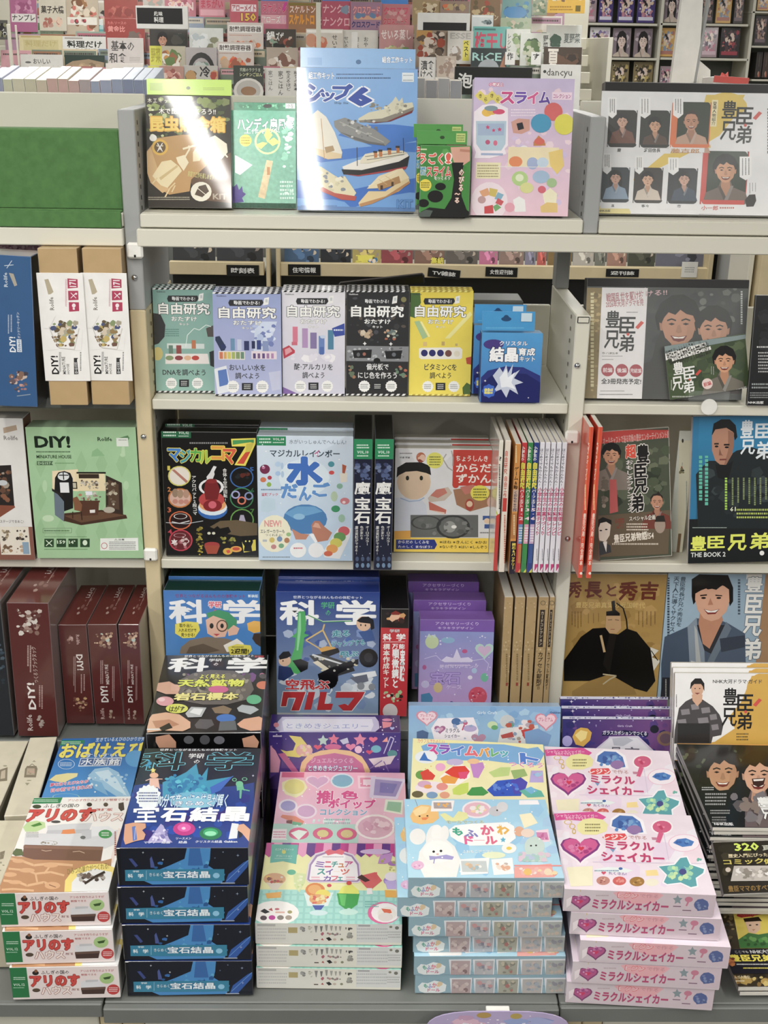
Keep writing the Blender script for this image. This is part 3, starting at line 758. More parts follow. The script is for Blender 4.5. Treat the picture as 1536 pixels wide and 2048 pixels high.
# paper again below the portraits, so that every figure ends at its card
art += 'r 560 872 960 905 ecebec\nr 958 872 1160 900 ecebec\nr 545 1202 1140 1235 ecebec\nr 1120 1208 1465 1266 ecebec\n'
for a in ((590, 870, 760, '2c2624'), (780, 872, 955, '2c2a28'), (550, 1196, 716, '303840'), (742, 1200, 912, '3a302c'), (943, 1204, 1116, '262a30')): art += 'r %d %d %d %d %s\n' % (a[0], a[1]-18, a[2], a[1], a[3])
art += 'r 962 852 1190 872 e87838\nr 1142 1182 1395 1208 d84a40\n'
for x0, y0, x1, y1 in ((590, 650, 760, 870), (780, 652, 955, 872), (962, 603, 1196, 872), (550, 988, 716, 1196), (742, 990, 912, 1200), (943, 993, 1116, 1204), (1142, 893, 1414, 1208)):
    for cx_, cy_, sx, sy in ((x0, y0, 1, 1), (x1, y0, -1, 1), (x0, y1, 1, -1), (x1, y1, -1, -1)): art += 'p %s %g %g %g %g %g %g %g %g\n' % ('e8c84a' if x0 == 962 and sx < 0 else 'ecebec', cx_-sx, cy_-sy, cx_+20*sx, cy_-sy, cx_+6*sx, cy_+6*sy, cx_-sx, cy_+20*sy)
for x0, x1, y0, y1 in ((590, 642, 575, 700), (775, 842, 575, 700), (975, 1035, 575, 700), (560, 610, 905, 1030), (750, 800, 920, 1030), (945, 1008, 930, 1035), (1368, 1440, 925, 1065)):
    art += 'p f4f3f2 %d %d %d %d %d %d %d %d %d %d\nZ %d %d %d %d 3 5a5654\n' % (x0, y0, x1, y0, x1, y1-25, (x0+x1)//2, y1, x0, y1-20, x0+8, y0+10, x1-8, y1-30)
art += 'r 1200 590 1236 748 f4e8b8\nt 1206 600 1230 740 4a4020 v |登場人物紹介\n'
art += 't 645 876 668 898 2a2624 b2 |慶\nt 803 876 900 900 2a2624 b3 |織田信長\nt 962 878 1130 904 c88830 b2 |藤吉郎\nt 610 1207 628 1223 2a2624 b2 |直\nt 788 1208 832 1226 2a2624 b2 |寧々\nt 998 1208 1022 1228 2a2624 b2 |市\nt 1142 1215 1240 1242 c84a40 b3 |小一郎\nz 1250 1218 1340 1238 1 c87a70\nt 535 1238 605 1252 1a1a1a b3 |NHK出版\n'
art += logo(1265, 595, 184)+'\n'
art += 'p 2e2220 1400 1180 1425 1150 1460 1148 1466 1185 1450 1220 1408 1222\nZ 1420 1080 1470 1140 3 8a8684\nZ 1520 640 1560 900 1 4a4644\n'
part(o, 'poster', 535, 545, 1590, 1268, 'ecebec', art.replace('@ C\n', ''), crop='C', T=.001, mat='card')
part(o, 'clear_front', 535, 545, 1590, 1268, 'ffffff', crop='C', T=.0015, z=.0042, mat='acrylic')
# ---- low white pop card edge, spiral pad stack right of the frame is outside the picture
# ================================================================ second shelf, middle bay
def study(cs, lab, bgc, ink, title, hang, extra, last='3a3c40', stripes='e8e8e8,2a2a2a', col2=None, mat='shiny', n=1):
    s = [float(v) for v in cs.split()]; x0, y0, x1, y1 = s[0], s[1], s[4], s[5]; W, H = x1-x0, y1-y0
    X = lambda f: x0+W*f; Y = lambda f: y0+H*f
    a = extra
    a += 'p 2a2c30 %g %g %g %g %g %g %g %g %g %g %g %g\n' % (X(.24), Y(.075), X(.72), Y(.075), X(.74), Y(.105), X(.70), Y(.135), X(.24), Y(.135), X(.22), Y(.105))
    a += 't %g %g %g %g f4f4f4 b2 |動画でわかる!\n' % (X(.30), Y(.085), X(.68), Y(.125))
    a += 'p f2f2ee %g %g %g %g %g %g %g %g\nr %g %g %g %g %s\n' % (X(.75), Y(.06), X(.82), Y(.05), X(.81), Y(.12), X(.73), Y(.13), X(.765), Y(.07), X(.80), Y(.10), 'c8d0d0')
    a += 't %g %g %g %g f8f8f4 b5 k%s,5 |自由研究\n' % (X(.08), Y(.145), X(.92), Y(.255), '2c3236')
    a += 't %g %g %g %g f8f8f4 b4 k%s,5 |おたすけ\n' % (X(.29), Y(.275), X(.71), Y(.32), '4a5054')
    a += 't %g %g %g %g f8f8f4 b3 k%s,4 |キット\n' % (X(.42), Y(.335), X(.58), Y(.36), '4a5054')
    L = title.split('/')
    for i, t in enumerate(L):
        wd = .034*len(t)*(1.3 if len(t) < 9 else 1.15); yy = .695+.08*i if len(L) > 1 else .775
        a += 't %g %g %g %g %s b2 |%s\n' % (X(.5-wd), Y(yy), X(.5+wd), Y(yy+.062), last, t)
    for cx, k in ((.29, 0), (.72, 0)):
        a += 's %g %g %g f4f4f2 14 .9\nz %g %g %g %g 3 8a9090\n' % (X(cx), Y(.91), W*.095, X(cx-.06), Y(.885), X(cx+.06), Y(.935))
    a += 'p 24262a %g %g %g %g %g %g %g %g\nz %g %g %g %g 3 e0e0e0\n' % (X(.42), Y(.875), X(.58), Y(.875), X(.58), Y(.945), X(.42), Y(.945), X(.45), Y(.885), X(.55), Y(.935))
    a += 't %g %g %g %g %s b2 |Gakken\n' % (X(.04), Y(.03), X(.19), Y(.045), last)
    c1, c2 = stripes.split(',')
    for q in range(22):
        a += 'p %s %g %g %g %g %g %g %g %g\n' % ((c1, c2)[q % 2], X(q/22), Y(0), X((q+1)/22), Y(0), X((q+.4)/22), Y(.018), X((q-.6)/22), Y(.018))
        a += 'p %s %g %g %g %g %g %g %g %g\n' % ((c1, c2)[q % 2], X(q/22), Y(.982), X((q+1)/22), Y(.982), X((q+.4)/22), Y(1), X((q-.6)/22), Y(1))
    o = B('study_kit', lab, 'study kit', 'summer study kits on the second shelf', 'E', cs, 1.114, 85, .016, dict(F=bgc, S=bgc, U=c2), a, mat)
    for k in range(n):
        dup(o, (0, .0185*(k+1), 0), ['second', 'third', 'fourth'][k]+' copy standing behind the '+lab.split(',')[0].replace(' with coloured tubes',''))
    return o
circ = lambda L: ''.join('e %s\n' % c for c in L)
study('-569 -572 -214 -572 -210 1020 -562 1020'.replace('-572', '400'), 'teal study kit about DNA, leftmost on the second shelf', '88b4aa', '', 'DNAを調べよう', '', '''g -572 400 -208 1022 84b0a6 94c0b4
p 38383a -572 550 -530 555 -500 620 -505 690 -540 730 -572 740
p 5a5450 -260 640 -212 620 -212 690 -250 690
p 303436 -240 780 -212 770 -212 870 -235 860
e -545 790 30 40 d8c878
r -490 730 -270 760 d8e4e0
l e8f4f0 4 -380 750 -370 680 -330 640 -300 650 -260 620 -230 630
r -480 740 -455 790 6a8a7a
r -435 740 -405 800 9a4a48
r -345 710 -320 760 c87a50
p f0e8e4 -500 790 -250 790 -240 850 -500 850
e -475 815 24 14 8aa070
e -420 815 24 14 984048
e -368 815 22 14 e8b890
e -322 815 22 14 c84038
z -500 640 -420 690 4 5a8a80
''', n=2)
study('-217 425 185 425 185 1040 -212 1040', 'pale blue study kit about drinking water, second from the left', 'aab4dc', '', 'おいしい水を/調べよう', '', '''g -217 425 185 1040 9aa8d8 b8bee4
p d0dcf4 30 600 160 600 110 760 20 790
n 0 600 160 760 18 10 26 8a9ad0,b8c8ec,7484c0,dce6fa
p 2c3a5a -205 690 -180 685 -140 750 -150 770 -170 775 -205 710
r -170 735 -145 760 2a3a6a
r -115 700 -90 770 6a94b8
r -75 705 -50 770 c8d0e8
r -35 715 -5 770 30386a
r 10 715 30 760 28305a
r 40 710 65 765 3a4a8a
r 75 715 110 775 8a9ac8
r -185 775 -30 825 e8e4dc
r -180 780 -160 820 d87850
r -155 780 -138 820 e0a850
r -133 780 -113 820 d8c858
r -108 780 -88 820 a8b858
r -83 780 -60 820 88a068
r -55 780 -35 820 6a9078
r 8 775 158 822 ecdce4
r 18 788 34 818 5a4a80
r 45 788 60 818 7a5a90
r 72 788 88 818 6a5088
r 98 788 114 818 a87ab0
r 125 788 140 818 b88ab8
p e8ecf4 -212 880 -140 860 -110 1010 -190 1030
p 5a80c8 -190 890 -140 880 -125 970 -180 985
p c8cce8 110 900 180 890 180 1000 130 1010
''', n=3)
study('190 415 562 415 560 1038 192 1038', 'white study kit about acid and alkali with coloured tubes', 'dcdce8', '', '酸·アルカリを/調べよう', '', '''g 190 415 562 1038 e6e4ea d4d2e4
r 252 630 282 720 e07a94
r 246 720 280 740 d86a80
r 308 640 342 755 b894c4
r 356 665 394 760 8a7aac
r 406 685 440 790 6a8ac8
r 412 750 436 795 5070b8
r 460 650 494 765 4a88a8
e 430 690 16 10 c8d8f0
p 3a50a8 484 640 558 610 560 680 500 690
z 495 640 550 660 1 e0e8f8
p c83a50 192 760 230 740 265 770 265 785 200 820
p e8a0a8 205 765 235 752 250 775 210 800
n 200 780 550 850 14 10 30 f4f2f6,e8e4f0
p 8a6ab0 192 985 290 1030 192 1036
''', n=3, stripes='f4f4f4,1c1c1c')
study('568 415 940 415 938 1038 568 1038', 'black study kit about polarised light and rainbow colours', '2a2a2c', '', '偏光板で/にじ色を作ろう', '', '''n 575 430 930 730 30 6 22 3a3a3c,4a4a50,242426,5a5048
e 908 470 16 16 8a8450
n 630 640 735 715 12 10 20 c8b090,a88a70,d8c8b0,806858
n 770 640 880 715 14 8 18 a8b0a0,c8a080,e0d8c0,6a7a78,b86a50
s 678 730 12 e8e8e8 4
s 832 732 12 e8e8e8 4
r 568 745 938 835 8a8c90
n 568 745 938 835 60 6 14 b8bcc0,6a6c70,d8dce0,9a9ca0
p 1c1c1e 605 770 720 765 715 815 615 815
p 1c1c1e 795 775 900 770 890 820 805 820
e 640 795 10 12 6a6a70
e 675 792 10 10 a86a58
e 850 795 12 12 6a7078
e 750 832 20 18 141414
n 850 850 935 950 10 8 18 8a8a70,c06a50,6a8a70
n 575 850 630 950 8 8 18 6a7a60,a8785a
''', last='f0f0f0', n=3)
study('946 415 1315 415 1305 1040 940 1036', 'bright yellow study kit about vitamin C', 'f0d822', '', 'ビタミンCを/調べよう', '', '''g 940 415 1315 1038 f0d822 f4e040
p 4a7030 946 430 1005 430 1010 490 985 530 975 580 946 570
p a8c890 970 600 1000 595 1050 690 1020 705
p f4ec90 1150 700 1300 540 1312 560 1180 700
l f8f0a0 10 1060 690 1010 600
r 1022 720 1046 745 e0c070
r 1132 718 1150 742 c8a860
r 1212 730 1226 745 c8b070
p f2efe4 998 760 1010 755 1240 752 1255 765 1252 815 1240 822 1010 822 998 812
e 1030 786 20 20 2a2a70
e 1077 786 20 20 2a2a70
e 1125 786 20 20 2c2c72
e 1172 788 20 20 7a4a40
e 1222 790 18 18 e8e0c8
p c84a28 1275 815 1312 805 1310 855 1280 850
p 50702c 1255 990 1280 960 1305 975 1303 1035 1258 1035
''', stripes='f4e870,b8a020', n=2)
o = B('crystal_kit', 'blue crystal growing kit box with a white crystal picture', 'craft kit', None, 'F', '-158 655 205 680 186 1080 -163 1075', 1.114, 86, .045, dict(F='3f86c8', S='2a5aa8', U='3aa0dc', L='1c3a78'), '''
g -160 650 205 1080 48a0dc 3a78c0
p 2a3480 -160 930 -120 890 -20 865 90 870 190 920 190 1085 -160 1085
p 1c2468 -160 970 -100 920 0 900 110 910 190 960 190 1085 -160 1085
e -85 735 60 30 4a3a88
t -50 715 116 742 f4f4fa b4 k2a3a80,5 |クリスタル
t -108 752 58 836 f8f8fa b8 k1c2450,6 |結晶
t 62 756 160 802 f8f8fa b6 k1c2450,6 |育成
t 68 806 160 836 f8f8fa b4 k1c2450,6 |キット
p c8d0e4 -90 920 -50 870 -30 900 -10 855 0 905 30 850 20 915 70 885 35 935 90 960 40 975 60 1030 10 1000 -10 1050 -40 1000 -90 1020 -60 970
p eef2fa -50 930 -10 880 0 930 40 900 20 960 45 1000 -5 985 -40 990
s -113 1010 42 3a6ad0 8 .85
z -140 995 -88 1030 2 f4e860
t -140 992 -90 1028 f4e860 b3 |結晶が
s -135 950 8 ffffff 4 .3
s 120 1050 6 ffffff 4 .3
''', 'card')
part(o, 'hang_tab', -152, 540, 160, 655, dict(F='3a9cd8', S='2a80bc'), 'e -10 585 30 14 1c4a78\ne -10 575 16 14 1c4a78\nz -130 630 100 645 1 5ab8e8', crop='F', T=.001, z=-.001)
part(o, 'price_sticker', 78, 550, 142, 600, 'c8e0ec', crop='F', T=.0003, z=.0006)
dup(o, (-.012, .05, .004), 'second blue crystal growing kit standing behind the front one')
# ---- left bay, second shelf
o = B('dollhouse_kit', 'tall blue miniature house kit box standing on its side, left edge of second shelf', 'model kit', None, 'D', '-120 195 168 220 235 1102 -60 1098', 1.1155, 88, .09, dict(F='2f5f92', S='2a3038', U='b8bcc0', R='23262c'), '''
p 345f90 -120 195 165 220 232 1102 -60 1098
t 22 310 44 395 c8d4e0 u b2 |Rolife
p b0a898 52 312 80 318 102 385 85 392
l c8d4e0 4 25 270 80 265
l c8d4e0 4 40 285 70 240
t 55 690 92 780 e8ecf0 u b5 |DIY!
Z 42 560 75 680 2 b0bccc
t 100 545 118 700 c8d0dc u b2 |オンドリーキッチン
r 100 705 128 780 d8e0ea
t 106 712 122 775 2f5f92 u b3 |DS-N-01
n 42 885 170 1020 40 8 22 a87a78,c89a90,6a5a60,8a6a5a,d0b8a8,4a4450
l 90a0b0 5 100 1040 180 1030
#R
n 0 0 100 100 1 1 2 23262c
''', 'gloss', snap=False)
o = B('boxed_kit', 'kraft brown miniature house box with white sleeve, beside the blue box', 'model kit', 'kraft boxes with a white sleeve', 'D', '228 167 467 165 505 1096 290 1092', 1.1145, 88, .09, dict(F='bf9f6c', S='a88a58', U='c8a870'), '', 'card', snap=False)
sl = '''n 290 580 468 760 70 8 26 9a8050,c8b060,6a5a40,b0a890,8a9a6a,d8c8b0,785848,a8b4a0,505a80
p f2f0ec 258 560 330 565 290 640 258 640
p f2f0ec 280 680 300 680 345 765 280 770
p f2f0ec 470 640 490 640 480 770 430 770
l c8c4bc 4 290 630 310 680 350 755 440 765 468 640
p b8ac90 262 352 285 348 316 425 300 438 285 440
t 292 455 318 532 7a746c u b2 |Rolife
p b83a5c 398 345 458 350 460 400 400 405
t 410 355 450 395 f4e8ec u b5 |171
p b83a5c 402 418 462 418 464 472 404 475
l f4e8ec 4 418 430 450 462
l f4e8ec 4 418 462 450 430
e 450 436 6 6 f4e8ec
p b83a5c 406 485 466 486 468 538 408 542
e 436 505 11 12 f4e8ec
r 430 518 442 530 f4e8ec
Z 385 350 396 535 2 c87a90
t 302 802 345 910 1c1c1c u b5 |DIY!
Z 348 780 362 905 2 5a5a5a
t 368 808 388 910 2a2a2a u b1 |MINIATURE
t 395 850 410 910 2a2a2a u b1 |HOUSE
p 3a3a3a 436 815 462 815 455 825 464 910 438 912
t 442 840 456 905 f0f0f0 u b3 |DG155
Z 468 780 485 905 1 8a8a8a
'''
part(o, 'white_sleeve', 242, 312, 512, 950, 'f2f0ec', sl, crop='D', T=.0012)
b = dup(o, (.0, 0, 0), 'kraft brown miniature house box with white sleeve, against the grey upright')
Mw2, W2, H2 = fit('D', '490 165 731 170 784 1092 538 1092', 1.1145, 88, .09, False)
b.matrix_basis = Mw2
o = B('pink_box', 'pink patterned box lying at the back of the left second shelf behind the blue box', 'box', None, 'A', '-60 1440 225 1440 230 1500 -60 1500', ('Y', 2.6), 88, .05, 'b888a0', 'n -60 1440 230 1500 60 6 20 c898b0,a87890,d8b0c4,8a6078,e0c0d0')
sp('holder_rack', -.80, -.62, 2.55, 2.69, 1.1145, 1.24, 'black')
# ---- right bay, second shelf
o = B('poster_frame', 'dark drama poster of two laughing men in a black frame', 'framed poster', None, 'F', '458 345 1420 350 1385 1070 447 1050', 1.114, 80, .03, dict(F='222222', S='161616'), '')
art = '''r 452 400 560 1055 8a743c
n 455 405 555 1050 40 6 20 a08a50,7a6430,b89e60
Z 480 430 515 1000 1 d8cc9a
r 800 385 1400 1060 3a3c3a
n 800 385 1400 1060 60 20 60 34383a,42443f,2c302e,4a4c48,565852
n 1100 390 1390 620 20 12 40 5a5e56,6a6e64,3a3e3a
p 262422 860 1060 830 900 880 700 960 560 1100 540 1200 700 1150 900 1050 1060
f 1008 620 100 c08a6a 141210 26221e m
f 1215 650 82 c48e6e 1a1614 3a2c28 m
Z 1370 420 1390 670 1 c8ccc8
r 540 400 808 1055 e8e4e4
t 580 425 800 478 b87078 b3 a5 |戦国乱世を駆け抜
t 578 474 800 512 b87078 b3 a4 |2026年大河ドラマを完
t 812 415 940 448 d8b0b4 b3 a5 |ける!!
p e8e4e4 808 400 815 400 785 1055 765 1055
z 700 540 765 550 1 6a6664
t 555 780 650 794 6a6664 |作·八津弘幸
z 555 800 680 808 1 7a7674
z 555 820 625 828 1 7a7674
e 588 886 38 38 b03a48
t 560 872 616 900 f0e4e4 b3 |前編
e 672 888 38 38 b03a48
t 644 874 700 902 f0e4e4 b3 |後編
e 755 890 38 38 b03a48
t 722 876 788 904 f0e4e4 b2 |完結編
t 550 936 786 970 1c1a1a b3 |全3冊発売予定!
z 545 1005 690 1015 1 8a8684
z 540 1025 745 1036 1 6a6664
'''+logo(578, 536, 176)
part(o, 'poster', 452, 398, 1400, 1058, '3a3c3a', art, crop='F', T=.001, mat='card')
part(o, 'clear_front', 452, 398, 1400, 1058, 'ffffff', crop='F', T=.0015, z=.0042, mat='acrylic')
o = B('promo_card', 'small green card with a smiling man, tilted in front of the dark poster', 'card', None, 'F', '918 742 1405 676 1425 985 962 1068', ('Y', 2.425), 82, .0015, '4a5a3a', '''
n 920 680 1420 1060 50 20 60 4e6040,3e4e34,5a6a48,46563c
p 8a9a9a 918 742 1405 676 1405 700 920 790
p f0efea 925 790 1165 722 1172 745 930 830
t 935 730 1165 822 3a3a34 b1 a12 |戦国乱世に立ち向かうストーリー
p f0efea 965 815 1195 745 1200 765 970 835
t 970 750 1195 830 3a3a34 b1 a12 |2026年大河ドラマを完全小説化
f 1278 835 52 dca078 14100e 7a7468 m
e 1177 967 32 32 f0d8d0
t 1155 955 1200 980 c83a3c b3 a8 |前編
t 1340 990 1410 1008 f0f0ec b2 a8 |NHK出版
Z 1195 865 1220 915 2 d0d4c8
Z 955 945 975 1010 1 d0d4c8
z 970 1035 1100 1052 1 c0c4b8
'''+logo(975, 838, 132, 'f4f4f0'), 'gloss', snap=False)
def disc(name, cx, cy, cz, r, t, mat, parent=None, ax='y'):
    n = 20; V = []; 
    for k in (0, 1):
        for i in range(n):
            a = 6.2832*i/n; V.append((r*math.cos(a), -t*k, r*math.sin(a)))
    Fc = [list(range(n)), list(range(n, 2*n))[::-1]]+[[i, n+i, n+(i+1) % n, (i+1) % n] for i in range(n)]
    o = mk(name, V, Fc, None, mat, parent); o.location = (cx, cy, cz); return o
p_ = PY(*px('F', 1190, 1107), 2.404); o = disc('clip_disc', p_[0], 2.4095, p_[2], .017, .003, 'white'); tag(o, 'round clear plastic clip disc on the right shelf edge below the green card', 'clip')
V, Fc, _ = cham(-.045, .04, -.004, .0, .012, .034, .001); k = mk('clear_pocket', V, Fc, None, 'acrylic', o)
o = B('magazine', 'black magazine at the right picture edge, second shelf', 'magazine', None, 'F', '1470 450 1700 440 1660 1100 1405 1100', 1.114, 82, .01, '1c1c1e', '''
n 1470 450 1560 1000 16 20 50 242628,2c2e30,1a1a1c
z 1470 740 1560 760 1 d0d0d0
z 1478 775 1560 905 7 b8b8b8
z 1440 960 1560 1000 2 a0a8a8
z 1430 1015 1560 1055 3 989c9c
t 1418 1070 1510 1086 f0f0f0 b4 |NHK出版
''', 'gloss')
# ================================================================ third shelf, middle bay
o = B('science_kit', 'black spinning-top kit box with rainbow title and seven numbered circles', 'science kit', None, 'G', '952 108 1520 150 1528 864 978 862', .753, 86, .05, dict(F='131313', S='141414', U='101210'), '''
r 952 115 1128 165 1f6a44
z 965 122 1045 160 2 d0e8d8
t 1055 125 1115 143 e0f0e4 b2 |VOL.02
z 1055 148 1118 160 1 c0d8c8
z 1120 185 1350 205 1 8a8a8a
t 992 228 1070 305 3f86d8 b7 kf0e040,5 |マ
t 1062 235 1130 312 38a0b0 b7 kf0e040,5 |ジ
t 1125 228 1190 305 58b048 b7 kf0e040,5 |カ
t 1182 240 1248 315 a0c838 b7 kf0e040,5 |ル
t 1250 215 1325 295 e8a030 b7 kf0e040,5 |コ
t 1320 230 1395 318 e05a38 b7 kf0e040,5 |マ
p f0e040 1365 170 1510 165 1510 200 1450 330 1385 325 1450 215 1370 215
p 48a058 1375 178 1500 174 1500 195 1480 190 1375 205
p d8c838 1455 200 1500 192 1480 245 1450 250
p d8482c 1450 250 1480 245 1440 318 1400 316
e 1060 390 68 60 d8d060
e 1060 390 60 53 e8e0d4
p b87868 1015 355 1030 350 1110 420 1100 432
e 1063 520 70 58 c87830
e 1063 520 62 50 d8b0a0
e 1035 490 18 26 9a8068
e 1065 495 18 26 a88a70
e 1100 495 18 26 b89078
e 1035 540 16 14 c88878
e 1070 542 16 14 c88878
e 1100 542 16 14 c88878
e 1066 652 68 55 d86838
e 1066 652 60 48 2a1414
o 1066 628 40 16 5 e8e8e8
l e0e0e0 5 1015 660 1060 670 1120 655
e 1068 770 70 64 c83a50
e 1068 770 62 57 682028
o 1062 740 36 12 4 e0b0b8
o 1090 775 28 14 5 f0e0e0
s 1030 780 22 e8e0e0 6
n 1020 735 1115 825 14 5 14 8a4048,b87078,d8b8b8
t 990 330 1004 356 d8c840 b4 |1
t 990 455 1010 482 d88838 b4 |2
t 990 575 1012 605 d86838 b4 |3
t 992 705 1016 732 c83a50 b4 |4
o 1428 398 70 62 7 3a70b8
n 1380 360 1480 430 8 8 20 1c2028,20282c,602820
t 1475 338 1500 362 3a70b8 b4 |5
o 1428 520 70 62 7 3a8a58
o 1392 500 26 24 9 a8a8d8
o 1470 508 26 24 9 8a9ac8
o 1428 535 26 24 9 e0785a
t 1480 460 1502 488 2a6a48 b4 |6
o 1430 650 70 66 7 6aa848
p b0a8c0 1420 620 1440 620 1455 670 1460 690 1405 690 1410 660
t 1480 585 1502 612 4a8a38 b4 |7
p e0e0e0 1262 330 1280 335 1265 365 1268 380 1252 420 1225 420 1220 395 1240 370 1250 350
o 1248 455 74 48 16 e4e4e6
e 1256 590 88 56 2f6ab8
e 1256 575 86 48 dce8f0
e 1256 560 80 40 e8a060
e 1250 530 76 48 c04040
e 1256 565 56 36 8a1c24
e 1255 560 24 22 d86070
p 7a1c20 1215 420 1280 420 1300 470 1285 530 1215 530 1205 470
e 1250 420 32 14 902428
l d0d8e0 3 980 665 1100 672 1200 655
t 1135 390 1162 620 e8e8e4 v b2 |アクロバット2段コマ
t 1318 345 1342 540 e8e8e4 v b2 |合体＆空中回転!
p 6a5a40 1240 690 1300 655 1400 650 1520 670 1520 740 1420 745 1330 730
n 1150 680 1205 860 30 6 14 b8a830,8a7c20,6a6018
p 0c0c0c 1215 690 1235 700 1265 700 1285 685 1300 700 1350 690 1365 720 1330 740 1310 760 1280 745 1275 770 1230 768 1212 735
e 1235 728 10 8 d8d8c0
e 1262 728 10 8 d8d8c0
e 1252 795 45 16 a83838
p a84830 1205 800 1300 800 1280 850 1225 850
e 1395 822 34 18 e8a838
e 1395 820 22 10 c84830
e 1345 835 28 20 d8b030
p d84830 1335 830 1355 825 1362 840 1345 848
p e8d838 1430 780 1510 765 1512 830 1440 842
p 0c0c0c 1430 745 1448 755 1470 755 1488 742 1495 780 1485 805 1490 835 1440 835 1445 805 1432 785
e 1452 775 5 5 e8e060
e 1474 775 5 5 e8e060
n 1290 740 1400 800 12 6 16 8a8a30,4a4a20,a8a040
''', 'gloss')
dup(o, (0, .055, 0), 'second black spinning-top kit box directly behind the rainbow title one')
o = B('science_kit', 'pale blue water dumpling kit box showing a blue blob held by fingers', 'science kit', None, 'H', '40 152 612 155 604 892 52 885', .753, 86, .055, dict(F='cfe0ee', S='b0c4d8', U='c8d4de'), '''
g 40 155 612 892 d4e2f0 bcd6ee
r 40 155 212 210 1f8a58
z 55 162 125 200 2 d8f0e0
t 135 165 202 180 e8f4ec b2 |VOL.08
z 135 186 202 198 1 d8f0e0
t 232 175 568 202 5a6a78 b0 |水がいっしゅんでへんしん!
t 118 235 530 278 3a4a58 b3 |マジカルレインボー
t 380 236 410 276 c84a8a b3 |イ
e 320 400 150 110 dcecf6
t 224 282 420 440 3f74c8 b13 ke8f2fa,4 |水
t 185 438 280 520 6098d8 b10 ke8f2fa,4 |だ
t 290 455 362 535 6098d8 b10 ke8f2fa,4 |ん
t 370 430 470 510 6098d8 b10 ke8f2fa,4 |ご
e 326 645 130 88 4a86c0
p 6aa8d8 205 610 280 570 380 570 430 600 350 620 260 640
e 290 630 34 18 90c4e8
p c88a70 245 700 300 730 350 735 330 765 270 765
p c08068 362 680 380 655 410 655 440 690 485 725 460 770 400 780 370 740
p e0a890 370 690 385 665 405 670 420 700
p f0f4f8 350 735 375 730 400 780 385 785
e 88 350 30 28 7a2a50
e 80 340 10 9 c87aa0
e 78 412 18 15 d87850
e 116 400 13 12 b83a50
e 112 440 14 14 90b848
e 165 320 18 16 b8d4f0
e 190 330 8 20 b0cce8
e 165 375 16 14 a8c8ec
e 192 380 9 20 b0cce8
e 480 320 19 17 4a98a8
e 482 370 16 12 d84a48
e 530 450 18 16 88b8a0
e 497 510 20 30 b8d0b0
e 560 538 28 20 d88088
e 555 545 10 8 f8e0e0
e 506 584 26 20 3a9a68
e 542 640 20 24 a0c8b0
p e8e0d0 530 375 575 370 572 425 535 428
p b85838 545 320 570 330 560 375 545 372
z 65 462 195 478 1 7090b0
t 68 490 165 508 c84a60 b2 |実験ブック
p c0d8e8 65 540 90 515 150 525 150 590 100 605 65 600
e 145 730 98 110 f0ecd0
t 85 650 185 690 e89898 b5 |NEW!
t 62 705 205 728 4a5a58 b2 |エレガーカラーも
t 92 732 190 746 4a5a58 b1 |つくれるよ!
e 130 768 16 16 d8c060
e 175 762 16 16 7898c0
e 218 770 16 16 b88058
e 140 808 16 14 c88888
e 185 802 16 14 78b088
e 228 735 14 12 98c080
r 75 765 100 778 b8c0c8
z 75 862 245 876 1 7a8a98
e 284 828 48 44 f2f4f4
z 258 808 310 824 1 c83a58
e 390 828 46 44 eef0f2
p e8eaec 430 840 520 700 560 685 598 700 590 750 530 880 440 870
e 555 715 34 28 d86068
e 530 750 36 28 6aa058
e 508 785 36 28 d8d050
e 485 820 34 26 e8a050
e 462 848 26 16 d86848
n 40 200 600 870 14 3 7 ffffff,e8f0f8
''', 'gloss')
part(o, 'price_sticker', 48, 100, 50, 102, 'ffffff', crop='H') if 0 else None
dup(o, (0, .06, 0), 'second pale blue water dumpling kit box directly behind the front one')
def gem(cs, lab):
    v = [float(a) for a in cs.split()]; x0, x1 = (v[0]+v[6])/2, (v[2]+v[4])/2; q = lambda f: x0+(x1-x0)*f
    o = B('science_kit', lab, 'science kit', 'dark gemstone kits stood spine out', 'H', cs, .753, 88, .2, dict(F='1c2038', S='16182a', U='141414'), '\n'.join([
     'r %g 170 %g 290 1f8a58' % (x0, x1+4), 'z %g 200 %g 230 2 d8f0e0' % (q(.18), q(.85)), 't %g 240 %g 258 e8f4ec b2 |VOL.10' % (q(.2), q(.82)), 'z %g 264 %g 278 1 d8f0e0' % (q(.2), q(.8)),
     'n %g 300 %g 420 26 8 22 3a4468,50608a,2a3050,68789a' % (x0, x1),
     't %g 425 %g 500 e8e8e4 b4 |魔' % (q(.07), q(.92)), 't %g 515 %g 590 e8e8e4 b4 |宝' % (q(.09), q(.9)), 't %g 602 %g 672 e8e8e4 b4 |石' % (q(.05), q(.9)),
     't %g 685 %g 855 d8d8d4 v b1 |魔法実験ができる!' % (q(.08), q(.26)), 't %g 685 %g 765 d8d8d4 v b1 |色が変わる' % (q(.36), q(.54)), 't %g 685 %g 800 d8d8d4 v b1 |オーロラカラー' % (q(.66), q(.84))]+
     ['e %g %g %g 14 %s' % (q(f), y, (x1-x0)*.09, c) for f in (.2, .5, .8) for y, c in ((880, '485878'), (918, '6a88a8'))]+
     ['s %g %g 4 c0d0f0 4 .3' % (q(.1+.13*k), 700+((k*53) % 170)) for k in range(7)]), 'gloss')
    return o
gem('614 172 724 172 716 945 608 945', 'dark gemstone kit box spine beside the pale blue kit')
gem('740 172 850 172 838 945 728 945', 'dark gemstone kit box spine, the right one of two')
